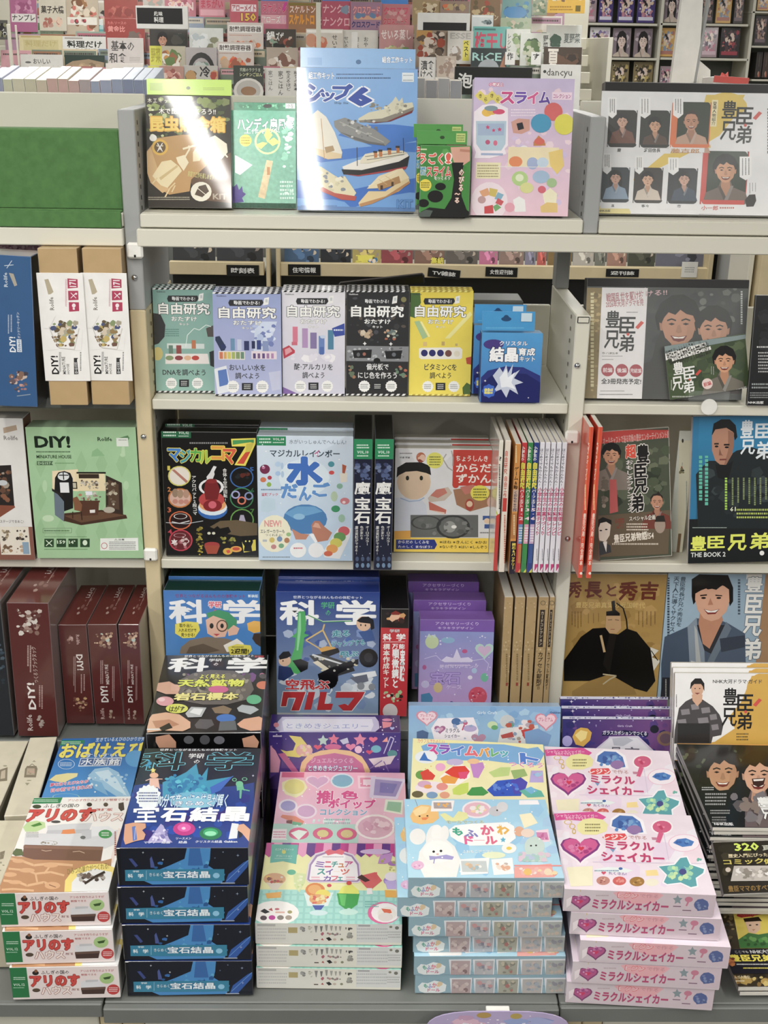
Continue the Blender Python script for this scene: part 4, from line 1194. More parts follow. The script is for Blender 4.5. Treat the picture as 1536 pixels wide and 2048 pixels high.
o = B('picture_book', 'red and white body picture book set with a window onto a stethoscope', 'book', None, 'H', '858 222 1428 238 1408 840 850 838', .753, 84, .035, dict(F='d8d8dc', S='c8c8cc', U='b0aca4'), '''
r 850 222 1460 840 dcdcde
p cfd4e0 850 520 1000 515 1040 560 1060 760 850 760
r 1198 236 1460 448 cc3a2c
e 1215 448 18 14 cc3a2c
r 850 755 1445 840 f0cc30
p e8a838 850 715 950 712 950 760 850 762
e 968 425 100 105 dcc0a0
p 1e1c1c 866 400 870 340 920 310 1010 308 1062 330 1070 385 1040 372 985 360 920 365 880 385
e 930 402 10 14 2a2a20
e 1012 402 10 14 2a2a20
l 9ab0d0 6 888 520 940 540 1000 535 1030 518
l a8a4a0 7 1160 260 1140 290 1170 340 1200 360
l a8a4a0 7 1190 240 1200 280 1198 330
e 1092 298 50 48 dcd850
z 1060 270 1125 330 4 6a6a20
e 1010 280 28 30 b86a4a
n 985 245 1045 315 10 8 18 8a3828,c87858,e0b8a0
p c8b8a8 1050 520 1100 470 1170 455 1195 490 1150 535 1060 545
p c87868 1065 505 1100 470 1150 462 1165 490 1110 520
p c86a58 1055 540 1160 590 1155 615 1060 590
p e8c8b8 1060 590 1150 618 1150 605
p a87858 1200 470 1300 455 1430 470 1440 560 1300 600 1220 560
e 1430 545 30 34 d8a898
p c87868 1240 455 1320 440 1340 480 1270 500
e 1358 490 56 46 e8dc40
z 1320 460 1400 525 4 6a6a20
e 1297 560 26 36 b04838
e 1297 555 18 18 e8c8a8
t 1218 270 1405 305 f4ece4 b3 |ちょうしんき
t 1218 318 1425 368 f4ece4 b4 |からだ
t 1218 378 1425 432 f4ece4 b4 |ずかん
p 6a6c6a 948 620 1348 620 1348 752 948 752
o 1040 665 90 42 12 484a4a
o 1200 690 100 70 16 3c3e3e
e 1180 690 36 34 9a9c98
n 960 625 1340 745 16 8 26 747674,5c5e5c,828482
e 1205 690 16 10 e8e8e4
r 1375 625 1428 650 3a5a9a
e 1400 655 18 16 e8c8a8
r 1385 675 1415 700 3a5a9a
z 1358 718 1425 732 1 4a4a4a
p 2a3a8a 862 765 1090 765 1105 795 1090 822 862 822
t 875 770 1058 790 e8e8f0 b2 |からだの しくみを
t 875 800 1075 816 e8e8f0 b2 |たのしく まなぼう!
t 1120 772 1400 790 5a4a20 b3 |※ほね ※きんにく ※かお
t 1120 800 1400 818 5a4a20 b3 |※ないぞう ※はい ※しんぞう
t 885 275 945 285 3a3a3a b3 |幼児 園児
z 885 250 960 262 1 5a5a5a
''', 'gloss')
dup(o, (0, .04, 0), 'second body picture book set directly behind the one with the stethoscope window')
dup(o, (.0, .08, 0), 'third body picture book set at the back, behind the red and white ones')
# ---- upright booklets, spine out
def spine(cs, lab, base, art, grp=None, Z=.753, D=.19, nm='booklet', cat='book', crop='I', e=88.5, mat='gloss'):
    v = [float(a) for a in cs.split()]
    o = B(nm, lab, cat, grp, crop, cs, Z, e, D, dict(F=base, S=base, U='e8e4da'), art, mat, c=.0006); 
    return o
spine('-52 180 -32 182 -60 950 -86 950', 'red-footed white quiz booklet, leftmost spine of the booklet row', 'e8e4d8', '''r -100 180 -30 520 e8e4d4
l b8c840 8 -60 230 -75 400 -85 560 -55 640
p c83830 -95 640 -30 600 -30 960 -110 960
t -52 275 -38 300 2a2a2a v b3 |?
Z -58 320 -42 600 1 4a4a4a
''')
spine('-28 180 8 182 -12 958 -42 958', 'white booklet with red characters on its spine', 'e8dccc', '''t -22 240 -2 380 c84a38 v b3 |自由研究
t -26 390 -6 520 c84a38 v b3 |自由工作
r -32 520 -8 600 c83a30
Z -28 620 -10 930 1 c86a50
''')
spine('30 200 68 200 46 968 18 968', 'orange, brown and black booklet about games and moving crafts', 'd89038', '''r 20 205 70 330 d08a38
Z 38 210 58 320 1 f0dca8
t 36 335 60 470 3a2a20 v b4 |ゲーム&動
r 20 470 60 600 c8a890
t 30 480 54 600 3a3a5a v b4 |くおもちゃ工作
r 15 610 55 760 b87838
Z 26 620 46 760 1 e8d0a0
r 10 775 52 970 14142a
t 20 785 44 940 f0d838 v b4 |磁石&バッテリー
''')
cols = (('c83038', '3', '1·2', 'red'), ('2f8a48', '4', '3·4', 'green'), ('28408a', '5', '5·6', 'blue'))
for i, (c, _, g, nm) in enumerate(cols):
    x0 = 70+37*i; x1 = x0+34; y0 = 52+36*i; y0b = 52+34*i; y1b = y0b+28
    cs = '%g 192 %g 192 %g 960 %g 960' % (x0, x1, 82+33*i, 56+33*i)
    q = lambda f, y: (x0+(x1-x0)*f)+((56+33*i)-x0)*(y-192)/768
    spine(cs, nm+' topped school project booklet with yellow and green lettering on its spine', c, '\n'.join(['t %g 215 %g 300 f4f0e8 v b4 |小学生の' % (q(.15, 250), q(.9, 250)), 't %g 310 %g 465 e8d830 v b9 k%s,5 |自由研究' % (q(.02, 390), q(.98, 390), '2a7a30'),
      't %g 470 %g 575 f4f0e8 v b4 |パーフェクト' % (q(.15, 520), q(.85, 520)), 't %g 580 %g 650 f4d8e0 v b5 |%s' % (q(.1, 610), q(.9, 610), g),
      'r %g 675 %g 790 %s' % (q(0, 730), q(1, 730), ('6a98c8', 'e0a0b8', 'c8a8c8')[i]), 'z %g 690 %g 780 6 f0f0f0' % (q(.1, 730), q(.9, 730)), 'r %g 795 %g 905 %s' % (q(0, 850), q(1, 850), ('c87838', '3a9048', '3a5a9a')[i]),
      'p %s %g 960 %g 960 %g 905' % (('e8a030', 'd8d838', 'd8d838')[i], q(0, 960), q(1.2, 960), q(1.2, 905))]), 'school project booklets')
for i in range(5):
    x0 = 184+32.5*i; x0b = 152+32*i
    cs = '%g 192 %g 192 %g 960 %g 960' % (x0, x0+29, x0b+26, x0b)
    q = lambda f, y: (x0+29*f)+(x0b-x0)*(y-192)/768
    spine(cs, 'white booklet with magenta lettering and a pink foot, '+('leftmost', 'second from the left', 'middle one', 'fourth from the left', 'rightmost, beside the upright')[i]+(' of the five' if i < 4 else ''), 'e4e2ea',
      'G %g 905 %g 962 f0f0f4 e8e0ea\n' % (q(0, 930), q(1, 930))+'\n'.join(['t %g 228 %g 450 3a3a4a v b2 |はじめてでもかんたん!' % (q(.2, 330), q(.85, 330)), 't %g 458 %g 740 c03468 v b5 |%s' % (q(.05, 600), q(.95, 600), '小学生のお菓子づくり' if i < 2 else '小学生のお料理レシピ'),
      'Z %g 820 %g 895 1 6a6a78' % (q(.3, 860), q(.7, 860)), 'p c83478 %g 910 %g 910 %g 955' % (q(.1, 910), q(1, 910), q(.1, 955)), 'p e8a8c8 %g 955 %g 925 %g 955' % (q(.35, 955), q(1, 925), q(1, 955))]), 'white craft and recipe booklets')
# ---- left bay, third shelf
o = B('model_kit', 'white miniature house box cut by the left picture edge, third shelf', 'model kit', None, 'G', '-300 45 128 52 212 885 -280 885', .753, 88, .06, dict(F='e4e2de', S='9a5a4c', U='c8c4bc', R='7a4034'), '''
p b8a088 18 105 95 88 102 118 22 138
t 22 152 105 178 8a8480 b3 |Rolife
p 2a2422 -60 330 65 325 85 565 -60 600
n -20 340 70 560 24 8 24 4a3a30,6a4a38,8a5a40,a89888,302824
p 8a4a34 -60 560 85 565 90 575 -10 640
e 15 430 30 16 c8ccd0
p 8a5a4a -20 690 210 690 212 885 -20 885
t 0 650 140 668 6a6460 b1 |ステージでまめこ!
r 0 690 175 855 e8e0d0
n 5 700 80 780 16 5 14 8a7a60,b8a888,5a5044
n 90 700 170 780 16 5 14 3a3430,6a5a4a,c8b898
n 5 790 80 850 16 5 14 a88868,d8c8a8,7a6048
n 90 790 170 850 16 5 14 c8a888,8a9ab0,6a5848
r 135 780 172 850 8aa8c0
''', 'gloss', snap=False)
gb = '''
r 150 100 850 875 a3cc9c
'''+''.join('p %s %d %d %d %d %d %d %d %d\n' % ('9ac492', 240+dx, 320+dy-80, 275+dx, 320+dy, 240+dx, 400+dy, 205+dx, 320+dy) for dx in range(0, 620, 120) for dy in (0, 200, 400))+'''
p 8cbc88 545 245 575 225 600 250 620 270 540 275
p b8dab0 720 210 735 205 740 260 715 275
e 725 265 16 12 b8dab0
e 265 450 14 36 b4d8ac
e 285 640 34 20 c4e0ba
e 625 640 40 20 c4e0ba
e 745 445 16 26 b4d8ac
t 206 155 412 222 17281a b7 |DIY!
t 576 160 662 184 2a3a2c b3 |Rolife
p 5a8a5a 685 170 755 150 765 165 755 185 690 195
z 214 240 422 254 1 3a5a3c
t 216 266 422 286 1f3a22 b3 |MINIATURE HOUSE
p 4a6a48 218 302 314 302 305 314 314 326 218 326
t 225 306 300 322 b8dab0 b3 |DG157
z 325 308 445 320 1 6a9a68
p f0dcb4 308 360 460 350 465 480 310 470
r 447 370 622 478 ead8ac
r 452 366 625 376 1c1814
r 465 378 585 404 3a2c22
p 1a1a1c 322 470 325 400 345 368 380 360 415 372 430 405 432 580 375 600 330 560
e 375 392 34 24 e0e4e4
r 372 368 378 412 1a1a1c
r 348 382 405 388 1a1a1c
r 355 428 408 488 e8eaec
r 425 424 456 466 2a2018
r 431 430 450 460 c8c0a8
p 6a7a88 318 470 378 540 380 660 325 620
p 2a2622 306 462 370 500 372 515 308 478
p 3a2c24 625 385 720 430 728 620 625 600
p 5a4434 640 410 700 440 705 590 640 575
n 470 410 590 470 26 5 14 8a8074,b0a894,6a5a4c,d0c8b8
n 610 420 700 580 22 6 18 7a6a58,a89880,5a4838,c0b8a0
p 4a3022 378 655 380 610 600 590 745 620 752 640 480 680
p 6a4a34 380 625 600 600 740 622 480 665
r 465 535 590 545 5a3424
p 5a3828 470 540 585 540 580 620 475 625
p 8a5a3c 430 520 455 510 485 560 480 600 440 590
n 460 480 600 540 20 5 14 a89a88,8088b0,d0c8c0,6a5a50,b87858
r 505 480 545 502 e8e8f0
p e8e4e0 530 590 562 588 562 606 532 608
e 645 590 34 18 b8b0a0
l 3a2418 6 430 600 430 640
l 3a2418 6 480 600 485 650
l 7a9a78 3 254 700 424 698 422 726 254 726 254 700
z 262 706 416 720 1 4a6a48
'''+''.join('p 2a4a2c %d 760 %d 760 %d 810 %d 810\n' % (x, x+56, x+56, x) for x in (262, 334, 404, 474))+'''
l d8ecd0 5 272 770 308 802
l d8ecd0 5 272 802 308 770
t 338 770 386 790 d8ecd0 b5 |159
t 408 770 446 790 d8ecd0 b5 |14⁺
e 502 784 14 16 d8ecd0
z 262 745 525 753 1 5a8a5a
z 262 818 525 828 1 5a8a5a
p eef2ec 592 758 815 755 818 830 592 830
o 616 802 19 19 4 c87070
z 645 775 808 826 5 7a7a7a
t 675 760 735 772 4a4a4a b3 |⚠注意
'''
o = B('model_kit', 'green miniature house box with a brown model room on the front', 'model kit', None, 'G', '152 102 800 102 850 878 218 876', .758, 88, .06, dict(F='a3cc9c', S='7aa478', U='b0d0a8', L='3a2a20'), gb, 'gloss', snap=False)
part(o, 'price_sticker', 688, 165, 758, 215, 'e4ece0', 'z 700 172 750 182 1 8a8a8a', crop='G', T=.0003, z=.0006)
# ---- right bay, third shelf
for i, cs in enumerate(('467 100 494 100 450 993 425 993', '517 100 546 100 503 995 477 995')):
    x = 462+52*i
    q = lambda f, y: x+28*f-46*(y-100)/893
    spine(cs, ('left', 'right')[i]+' one of two orange-red programme guides, spine out', 'e04a28', '\n'.join(['G %g 100 %g 560 e8603a f08a30' % (q(.6, 330), q(.75, 330)), 't %g 190 %g 420 f8e8d8 v b2 |大河ドラマ·ガイド' % (q(.25, 300), q(.8, 300)), 'Z %g 440 %g 600 1 f8d8a0' % (q(.3, 500), q(.75, 500)), 't %g 610 %g 920 f8e0d0 v b3 |豊臣兄弟!完全読本' % (q(.2, 760), q(.8, 760)), 'e %g 965 8 8 f8e8d8' % q(.5, 965)]), 'orange programme guides', Z=.753, D=.21, nm='programme_guide', e=89)
fa = '''
n 545 180 980 600 60 14 50 3a4632,4e5a40,5e6850,2e3828,6a7258
p d04038 545 115 985 118 985 160 545 200
t 560 140 970 186 e0b8b0 b2 a2 |オールキャストで送る究極の歴史エンターテインメント読本
f 610 270 44 dca47c 100c0a 8a8074 m
n 545 380 600 590 10 10 30 8a8070,a09684,746a5c
p c85a58 600 410 640 410 650 600 600 612
t 695 205 755 285 e0482c b8 kf4e8d8,4 |超
t 760 205 832 312 14100e b7 kf0ece4,6 |豊
t 748 318 820 400 14100e b7 kf0ece4,6 |臣
t 742 405 825 490 14100e b7 kf0ece4,6 |兄
t 725 495 800 600 14100e b7 kf0ece4,6 |弟
t 700 295 745 600 f4f0ea v b3 k1a1a1a,4 |おもしろファンブック
p 6a5a44 515 625 960 590 945 850 510 870
f 880 545 34 c89070 2a201c 7a3a2c b
p e8dccc 525 700 535 660 575 640 608 670 600 740 575 780 540 770
p 14100e 515 705 520 655 560 632 610 650 612 680 580 660 545 668 530 710
e 548 712 8 4 14100e
e 580 705 8 4 14100e
p 3c3c40 508 868 515 790 560 775 605 800 610 840
p f0ece4 560 780 585 775 580 840
e 897 680 32 48 a89484
p 2a241e 865 660 880 625 920 622 930 660
t 715 622 870 652 f0e8d8 b4 k1a1a14,8 |スペシャル企画
t 630 640 690 700 8a3a28 v b2 |漫画でよむ
z 700 665 830 715 3 e8dcc8
t 625 725 830 775 f4ecdc b5 a2 |豊臣兄弟物語!
t 832 725 860 760 f4ecdc b3 |54
z 615 782 900 800 1 e0d4c0
'''
o = B('magazine', 'fan book magazine with green landscape and smiling actor in a robe', 'magazine', None, 'I', '548 118 984 112 934 850 508 905', .7585, 80, .012, dict(F='4a5240', S='d8d4cc', U='c8c0b4'), fa, 'gloss', snap=False)
pl = B('clear_stand', 'clear acrylic brochure stand behind the fan book on the right shelf', 'stand', None, 'I', '1000 125 1095 122 1040 840 955 840', .753, 89, .004, dict(F='d8dcd0', S='c8ccc0'), '''
p e4e0c4 1010 180 1080 180 1050 870 1000 870
e 1032 182 6 12 3a3a30
r 1028 310 1030 330 6a6a60
n 1005 330 1045 400 10 5 12 3a3a2a,8a8460,a0583a
Z 1050 420 1060 880 1 7a9aa8
r 1000 730 1018 850 8a6a48
''', 'gloss')
bb = '''
g 1115 40 1560 900 1f86b8 14506a
r 1030 640 1560 905 14181a
p 1c2426 1120 640 1110 380 1180 300 1260 300 1350 240 1440 220 1560 260 1560 700 1120 700
n 1120 320 1560 640 40 14 50 232c2e,2c3638,1a2224,364244
p 364850 1125 420 1145 350 1180 330 1170 420
p 121416 1205 140 1215 80 1260 55 1310 55 1345 90 1355 160 1340 180 1330 130 1290 108 1240 115 1212 150 1205 220
p b88468 1205 150 1225 115 1290 105 1330 130 1335 200 1325 260 1290 320 1262 330 1225 300 1205 240
p 9a6a52 1300 120 1335 135 1335 210 1322 262 1290 322 1275 328 1300 240
r 1218 195 1245 204 241a16
r 1275 200 1308 210 241a16
e 1232 215 11 6 100c0c
e 1292 220 12 6 100c0c
p 8a5a46 1250 225 1262 262 1272 268 1245 268
r 1250 288 1290 297 7a3a34
p 101214 1225 320 1290 325 1330 300 1300 420 1240 400
t 1375 60 1450 165 e4ecf0 b4 |豊
t 1462 80 1556 165 e4ecf0 b4 |臣
t 1375 175 1460 262 e4ecf0 b4 |兄
t 1465 185 1560 290 e4ecf0 b4 |弟
Z 1120 270 1190 600 2 5ac0a8
Z 1275 400 1300 650 1 a8d848
Z 1310 400 1540 560 7 8a9a60
z 1350 578 1560 645 3 b8c858
r 1310 570 1345 598 14181a
t 1312 572 1345 598 e8f0d0 b3 |61
t 1080 745 1170 830 e8f048 b5 |豊
t 1180 745 1280 815 e8f048 b5 |臣
t 1300 735 1410 830 e8f048 b5 |兄
t 1430 725 1545 820 e8f048 b5 |弟
e 1500 845 14 14 f0f0ec
t 1080 840 1285 868 e8ece8 b2 |THE BOOK 2
z 1090 690 1300 700 1 a8b8b0
'''
o = B('drama_book', 'blue and black drama book with a stern man in dark coat', 'magazine', None, 'I', '1114 36 1640 26 1600 893 1042 908', .760, 81, .014, dict(F='1f7aa8', S='d8d4cc', U='c8c0b4'), bb, 'gloss', snap=False)
o = B('magazine', 'navy book at the right picture edge beside the blue drama book', 'magazine', None, 'I', '1660 100 1760 100 1740 905 1640 905', .753, 84, .02, '20242c', 'n 1580 100 1700 900 20 8 20 2c323c,3a424e')
# ================================================================ rear deck
def kagaku(x0, x1, y0, y1, c, kc=None, inner='学研', ic='1f6a4a'):
    """the series title across the top of a science kit: two large characters and a small tag between"""
    W, H = x1-x0, y1-y0; k = ' k%s,5' % kc if kc else ''
    return '\n'.join(['t %g %g %g %g %s b6%s |科' % (x0, y0, x0+W*.40, y1, c, k), 't %g %g %g %g %s b6%s |学' % (x0+W*.59, y0, x1, y1, c, k),
        't %g %g %g %g %s b2 |%s' % (x0+W*.43, y0+H*.06, x0+W*.57, y0+H*.34, ic, inner), 't %g %g %g %g %s b2 |の' % (x0+W*.475, y0+H*.4, x0+W*.53, y0+H*.62, ic)])+'\n'
o = B('science_kit', 'sky blue dinosaur fossil science kit standing behind the rock specimen box', 'science kit', None, 'G', '968 1068 1542 1068 1538 1800 992 1800', .40, 86, .07, dict(F='3f84c8', S='16503c', U='163c34'), '''
g 968 1068 1542 1800 3a7cc8 5a9ad8
t 1035 1088 1450 1110 8a3a78 b2 |世界とつながるほんものの体験キット
t 1465 1090 1525 1108 e8f4f8 b2 |新装版
'''+kagaku(1000, 1540, 1122, 1260, 'eef0f4', None, ic='e04860').replace('b2 |学研', 'b3 ke8e0ec,12 |学研')+'''
p 3a9a6a 1220 1200 1290 1180 1350 1195 1400 1240 1395 1330 1330 1300 1240 1260
p e8b8a0 1215 1240 1260 1215 1330 1240 1345 1300 1330 1340 1270 1345 1225 1320
e 1250 1275 12 16 2a2a2a
o 1312 1275 34 36 7 6a5040
e 1312 1275 10 14 2a2a2a
p c84a50 1260 1322 1300 1322 1280 1336
p e8b8a0 1345 1300 1380 1270 1415 1290 1400 1325 1350 1335
p e8dc40 1035 1265 1100 1248 1170 1255 1182 1300 1150 1345 1080 1348 1035 1320
t 1060 1262 1140 1284 2a2a20 b3 |取り出し
t 1055 1290 1160 1312 2a2a20 b3 |入れるだけで
t 1070 1318 1150 1340 2a2a20 b3 |見つかる!
p 8a7a68 1070 1400 1120 1360 1220 1340 1340 1350 1420 1380 1480 1420 1480 1440 1060 1440
p 6a5a4c 1120 1400 1200 1380 1300 1420 1220 1438 1100 1438
p f0ece0 1320 1390 1400 1350 1440 1380 1440 1420 1340 1430
p e8b040 1460 1260 1500 1245 1541 1250 1541 1310 1500 1318 1465 1300
p 4a3c34 1500 1320 1541 1318 1541 1400 1510 1380 1490 1350
p e8dc40 1345 1400 1400 1382 1480 1390 1490 1420 1460 1450 1360 1450
t 1365 1410 1470 1440 2a2a20 b5 |2週間!
z 1370 1395 1440 1405 1 4a4a30
''', 'gloss')
dup(o, (0, .075, 0), 'second sky blue dinosaur science kit directly behind the first')
o = B('science_kit', 'dark blue flying car science kit with green bottle rocket and red title', 'science kit', None, 'H', '152 1075 768 1075 757 1812 160 1812', .40, 84, .075, dict(F='2a4a9a', S='1c3470', U='1f3a8c', D='c8c8c4'), '''
g 150 1075 770 1812 24408c 8aa4c4
n 160 1500 757 1790 30 20 50 a8b8d0,c8d4e0,7a94c0,d8e0e8
n 160 1280 760 1500 20 14 40 4a6ab0,7a94c8,3a58a0,a8b8d4
t 255 1098 665 1116 d8e0f0 b2 |世界とつながるほんものの体験キット
'''+kagaku(178, 742, 1125, 1268, 'f2f4f6', None, ic='48b878')+'''
l d8dce0 12 300 1190 330 1230 290 1420 250 1480
l 48b060 30 308 1190 318 1260 300 1350 275 1430
p 48b060 285 1190 325 1190 330 1300 320 1320 350 1330 320 1345 300 1500 310 1540 280 1560 225 1545 230 1500 265 1400 270 1345 245 1340 275 1315
p 8ad8a0 290 1200 300 1200 302 1300 285 1420 275 1420
l d8e8d0 8 340 1210 430 1250 600 1245
l 3a9a5a 5 340 1210 430 1252 600 1247
l d8b870 9 440 1265 430 1300 330 1360
l d8b870 9 430 1300 480 1400
l d8b870 7 330 1360 430 1420
p d8a040 405 1410 450 1395 500 1400 520 1420 430 1440
p 141418 420 1430 520 1405 530 1430 430 1470
t 485 1300 590 1340 3a90a0 b6 kc8e8f0,5 a3 |走る
t 480 1360 680 1395 3a90a0 b6 kc8e8f0,5 a4 |ジャンプする
t 530 1425 640 1460 3a90a0 b6 kc8e8f0,5 a3 |飛ぶ
e 672 1262 44 44 e0b898
p 1c1c24 630 1245 660 1222 700 1220 730 1240 735 1290 715 1300 710 1262 650 1255
e 655 1270 4 6 1c1c24
e 682 1272 4 6 1c1c24
p 3a5a98 640 1310 720 1300 740 1360 680 1370
e 205 1480 36 34 e0b898
p 1c1c24 170 1455 195 1428 230 1425 245 1450 220 1465 175 1475
e 195 1482 4 5 1c1c24
p 2a3a6a 170 1510 240 1520 260 1560 200 1600 165 1590
p 16161a 250 1480 300 1470 345 1490 340 1530 300 1550
p 3a3a3c 350 1450 420 1440 600 1500 620 1540 520 1570 400 1510
p d8dce0 370 1440 560 1500 555 1508 365 1450
p e0d8c0 370 1490 400 1480 470 1530 450 1545
e 700 1465 56 56 0e0e10
e 700 1462 26 28 2c2c30
p 141416 400 1560 460 1530 560 1490 640 1470 640 1500 520 1560 520 1600 470 1640 410 1600
e 460 1600 56 48 0e0e10
n 350 1440 640 1560 14 6 16 b8b8b0,888880,d8d0b0
p e8ecf0 600 1560 740 1540 750 1570 640 1600
p 6a7080 590 1580 690 1560 700 1600 640 1620
p d8dce0 625 1620 720 1610 740 1650 640 1660
e 655 1630 22 22 8a9098
e 720 1635 20 20 8a9098
t 212 1590 470 1652 c83038 b6 ke8ecf0,4 |空飛ぶ
p c02a30 195 1665 330 1665 290 1775 240 1775 270 1700 225 1700 215 1750 180 1750
p c02a30 345 1665 385 1665 360 1770 320 1770
p c02a30 415 1665 455 1665 440 1735 490 1735 480 1772 395 1772
p c02a30 510 1665 680 1665 660 1700 600 1775 550 1775 520 1745 560 1735 580 1745 615 1700 505 1700
l e8e8ec 4 180 1752 215 1752 226 1702 268 1702 240 1777 292 1777 332 1662 195 1662 180 1752
l e8e8ec 4 505 1662 683 1662 662 1702 602 1778 548 1778
r 158 1790 757 1812 c8ccd0
''', 'gloss')
dup(o, (0, .08, 0), 'second dark blue flying car science kit behind the first')
o = B('science_kit', 'narrow black and red microscope kit box, spine out beside the flying car kit', 'science kit', None, 'H', '772 1172 945 1176 922 1812 766 1810', .40, 87, .2, dict(F='1c1414', S='16161a', U='141416'), '''
p c82a34 770 1285 940 1290 924 1810 766 1808
n 785 1180 930 1270 16 10 26 c86848,e8b890,3a2420,8a3028,d8a060
e 860 1215 26 24 e8b898
p 8a2a20 832 1200 860 1185 890 1200 880 1210 840 1210
t 825 1295 885 1315 f0e8e8 b2 k6a1418,6 |学研
t 785 1322 835 1362 f4f4f4 b6 |科
t 865 1322 918 1362 f4f4f4 b6 |学
l f0d8d8 3 785 1370 915 1370
t 785 1380 825 1640 f4ece4 v b4 |標本作成キット
t 840 1382 875 1412 f4f4f4 b4 |万
t 880 1382 915 1412 f4f4f4 b4 |能
t 838 1415 880 1640 f4f4f4 v b6 |顕微鏡と
t 885 1415 915 1600 f4f4f4 v b6 |実験
n 780 1650 915 1730 20 8 18 e8e0d0,a8c890,3a2a24,c8b098
o 828 1780 44 46 44 d8d0d0
''', 'gloss')
def facet(o, txt):
    "extra print on the top side of an already built kit: drawn as a part lying on it"
    Mw, W, H, T = INFO[o.name]
o = B('jewel_kit', 'lilac jewel box kit with hearts, frontmost of three', 'craft kit', None, 'H', '1003 1238 1448 1242 1418 1775 992 1775', .40, 86, .055, dict(F='9a84c8', S='6a4a98', U='8a60b8', R='2a2440'), '''
g 1000 1300 1448 1775 8e9ad4 c8a0d8
p 8058b0 1003 1238 1448 1242 1445 1312 1003 1306
t 1095 1252 1350 1272 d8c4f0 b1 |アクセサリーづくり
t 1110 1280 1320 1296 d8c4f0 b1 |キラキラデザイン
e 1075 1370 40 40 c8d8a8
p c8dcd0 1045 1340 1058 1320 1072 1345
p c8dcd0 1080 1345 1092 1322 1100 1345
h 1385 1420 56 50 b8d8d0
h 1385 1420 40 34 d8b8d8
e 1170 1360 40 18 90b8d8
z 1170 1500 1300 1515 1 e0d0f0
p e0d8f4 1130 1480 1160 1455 1200 1465 1222 1410 1245 1465 1290 1460 1320 1480 1300 1490 1150 1490
l d0c8f0 4 1030 1470 1060 1460 1100 1450 1130 1480
l d0c8f0 4 1320 1480 1380 1470 1410 1500 1400 1540
t 1120 1505 1350 1525 e0d4f4 b1 |夢色ドリーミング
t 1065 1545 1240 1620 b8a0e0 b4 k7a58b0,4 |宝石
t 1160 1625 1250 1650 d8c8f0 b2 |ケース
e 1268 1425 16 12 c85a90
e 1030 1520 12 14 b86098
e 1325 1540 16 16 b0c8e8
e 1300 1580 14 12 e8e0f4
e 1035 1620 24 22 c8c0e8
p 4a8ab8 1010 1680 1060 1670 1080 1700 1070 1760 1010 1760
e 1345 1690 55 55 d8506a
n 1300 1650 1395 1740 16 5 12 e87088,c83858,e86078
e 1110 1640 26 30 d8c088
e 1385 1580 22 26 70c0a0
e 1190 1740 14 20 4a4890
n 1010 1320 1430 1770 40 3 7 e8e0f8,d8d0f0
''', 'gloss')
dup(o, (-.012, .075, .012), 'lilac jewel box kit, the middle of three')
dup(o, (-.022, .15, .024), 'lilac jewel box kit, rearmost of three')
for i, (a, b, c, d) in enumerate(((-38, 20, -36, 8), (32, 92, 20, 76), (105, 166, 82, 140), (180, 238, 148, 205), (246, 276, 208, 236))):
    lb = i > 2
    q = lambda f, y: a+(b-a)*f+(c-a)*(y-1105)/635
    art = 'n %g 1110 %g 1740 60 3 8 c8b080,b89c6c,d4bc90,a88c5c\n' % (min(a, c), max(b, d))
    if lb: art += 'o %g 1140 16 14 5 7a6a48\nr %g 1180 %g 1400 3a3028\nt %g 1190 %g 1390 d8c8a8 v b1 |カードコレクション\nt %g 1430 %g 1650 4a3c28 v b4 |カプセル錠剤番\n' % (q(.5, 1140), q(.22, 1290), q(.72, 1290), q(.32, 1290), q(.62, 1290), q(.2, 1540), q(.75, 1540))
    else: art += 'Z %g 1440 %g 1600 1 8a7448\nr %g 1610 %g 1630 a04838\n' % (q(.35, 1500), q(.65, 1500), q(.4, 1610), q(.62, 1610))
    spine('%g 1105 %g 1105 %g 1755 %g 1755' % (a, b, d, c), ('plain tan kraft booklet, leftmost of the tan spines', 'plain tan kraft booklet, second of the tan spines', 'plain tan kraft booklet, middle one of the tan spines', 'tan booklet with dark lettering on its spine, left one of two', 'tan booklet with dark lettering, rightmost tan spine by the upright')[i], 'b89a68', art, 'tan kraft booklets', Z=.40, D=.21, nm='booklet', e=88, mat='card')
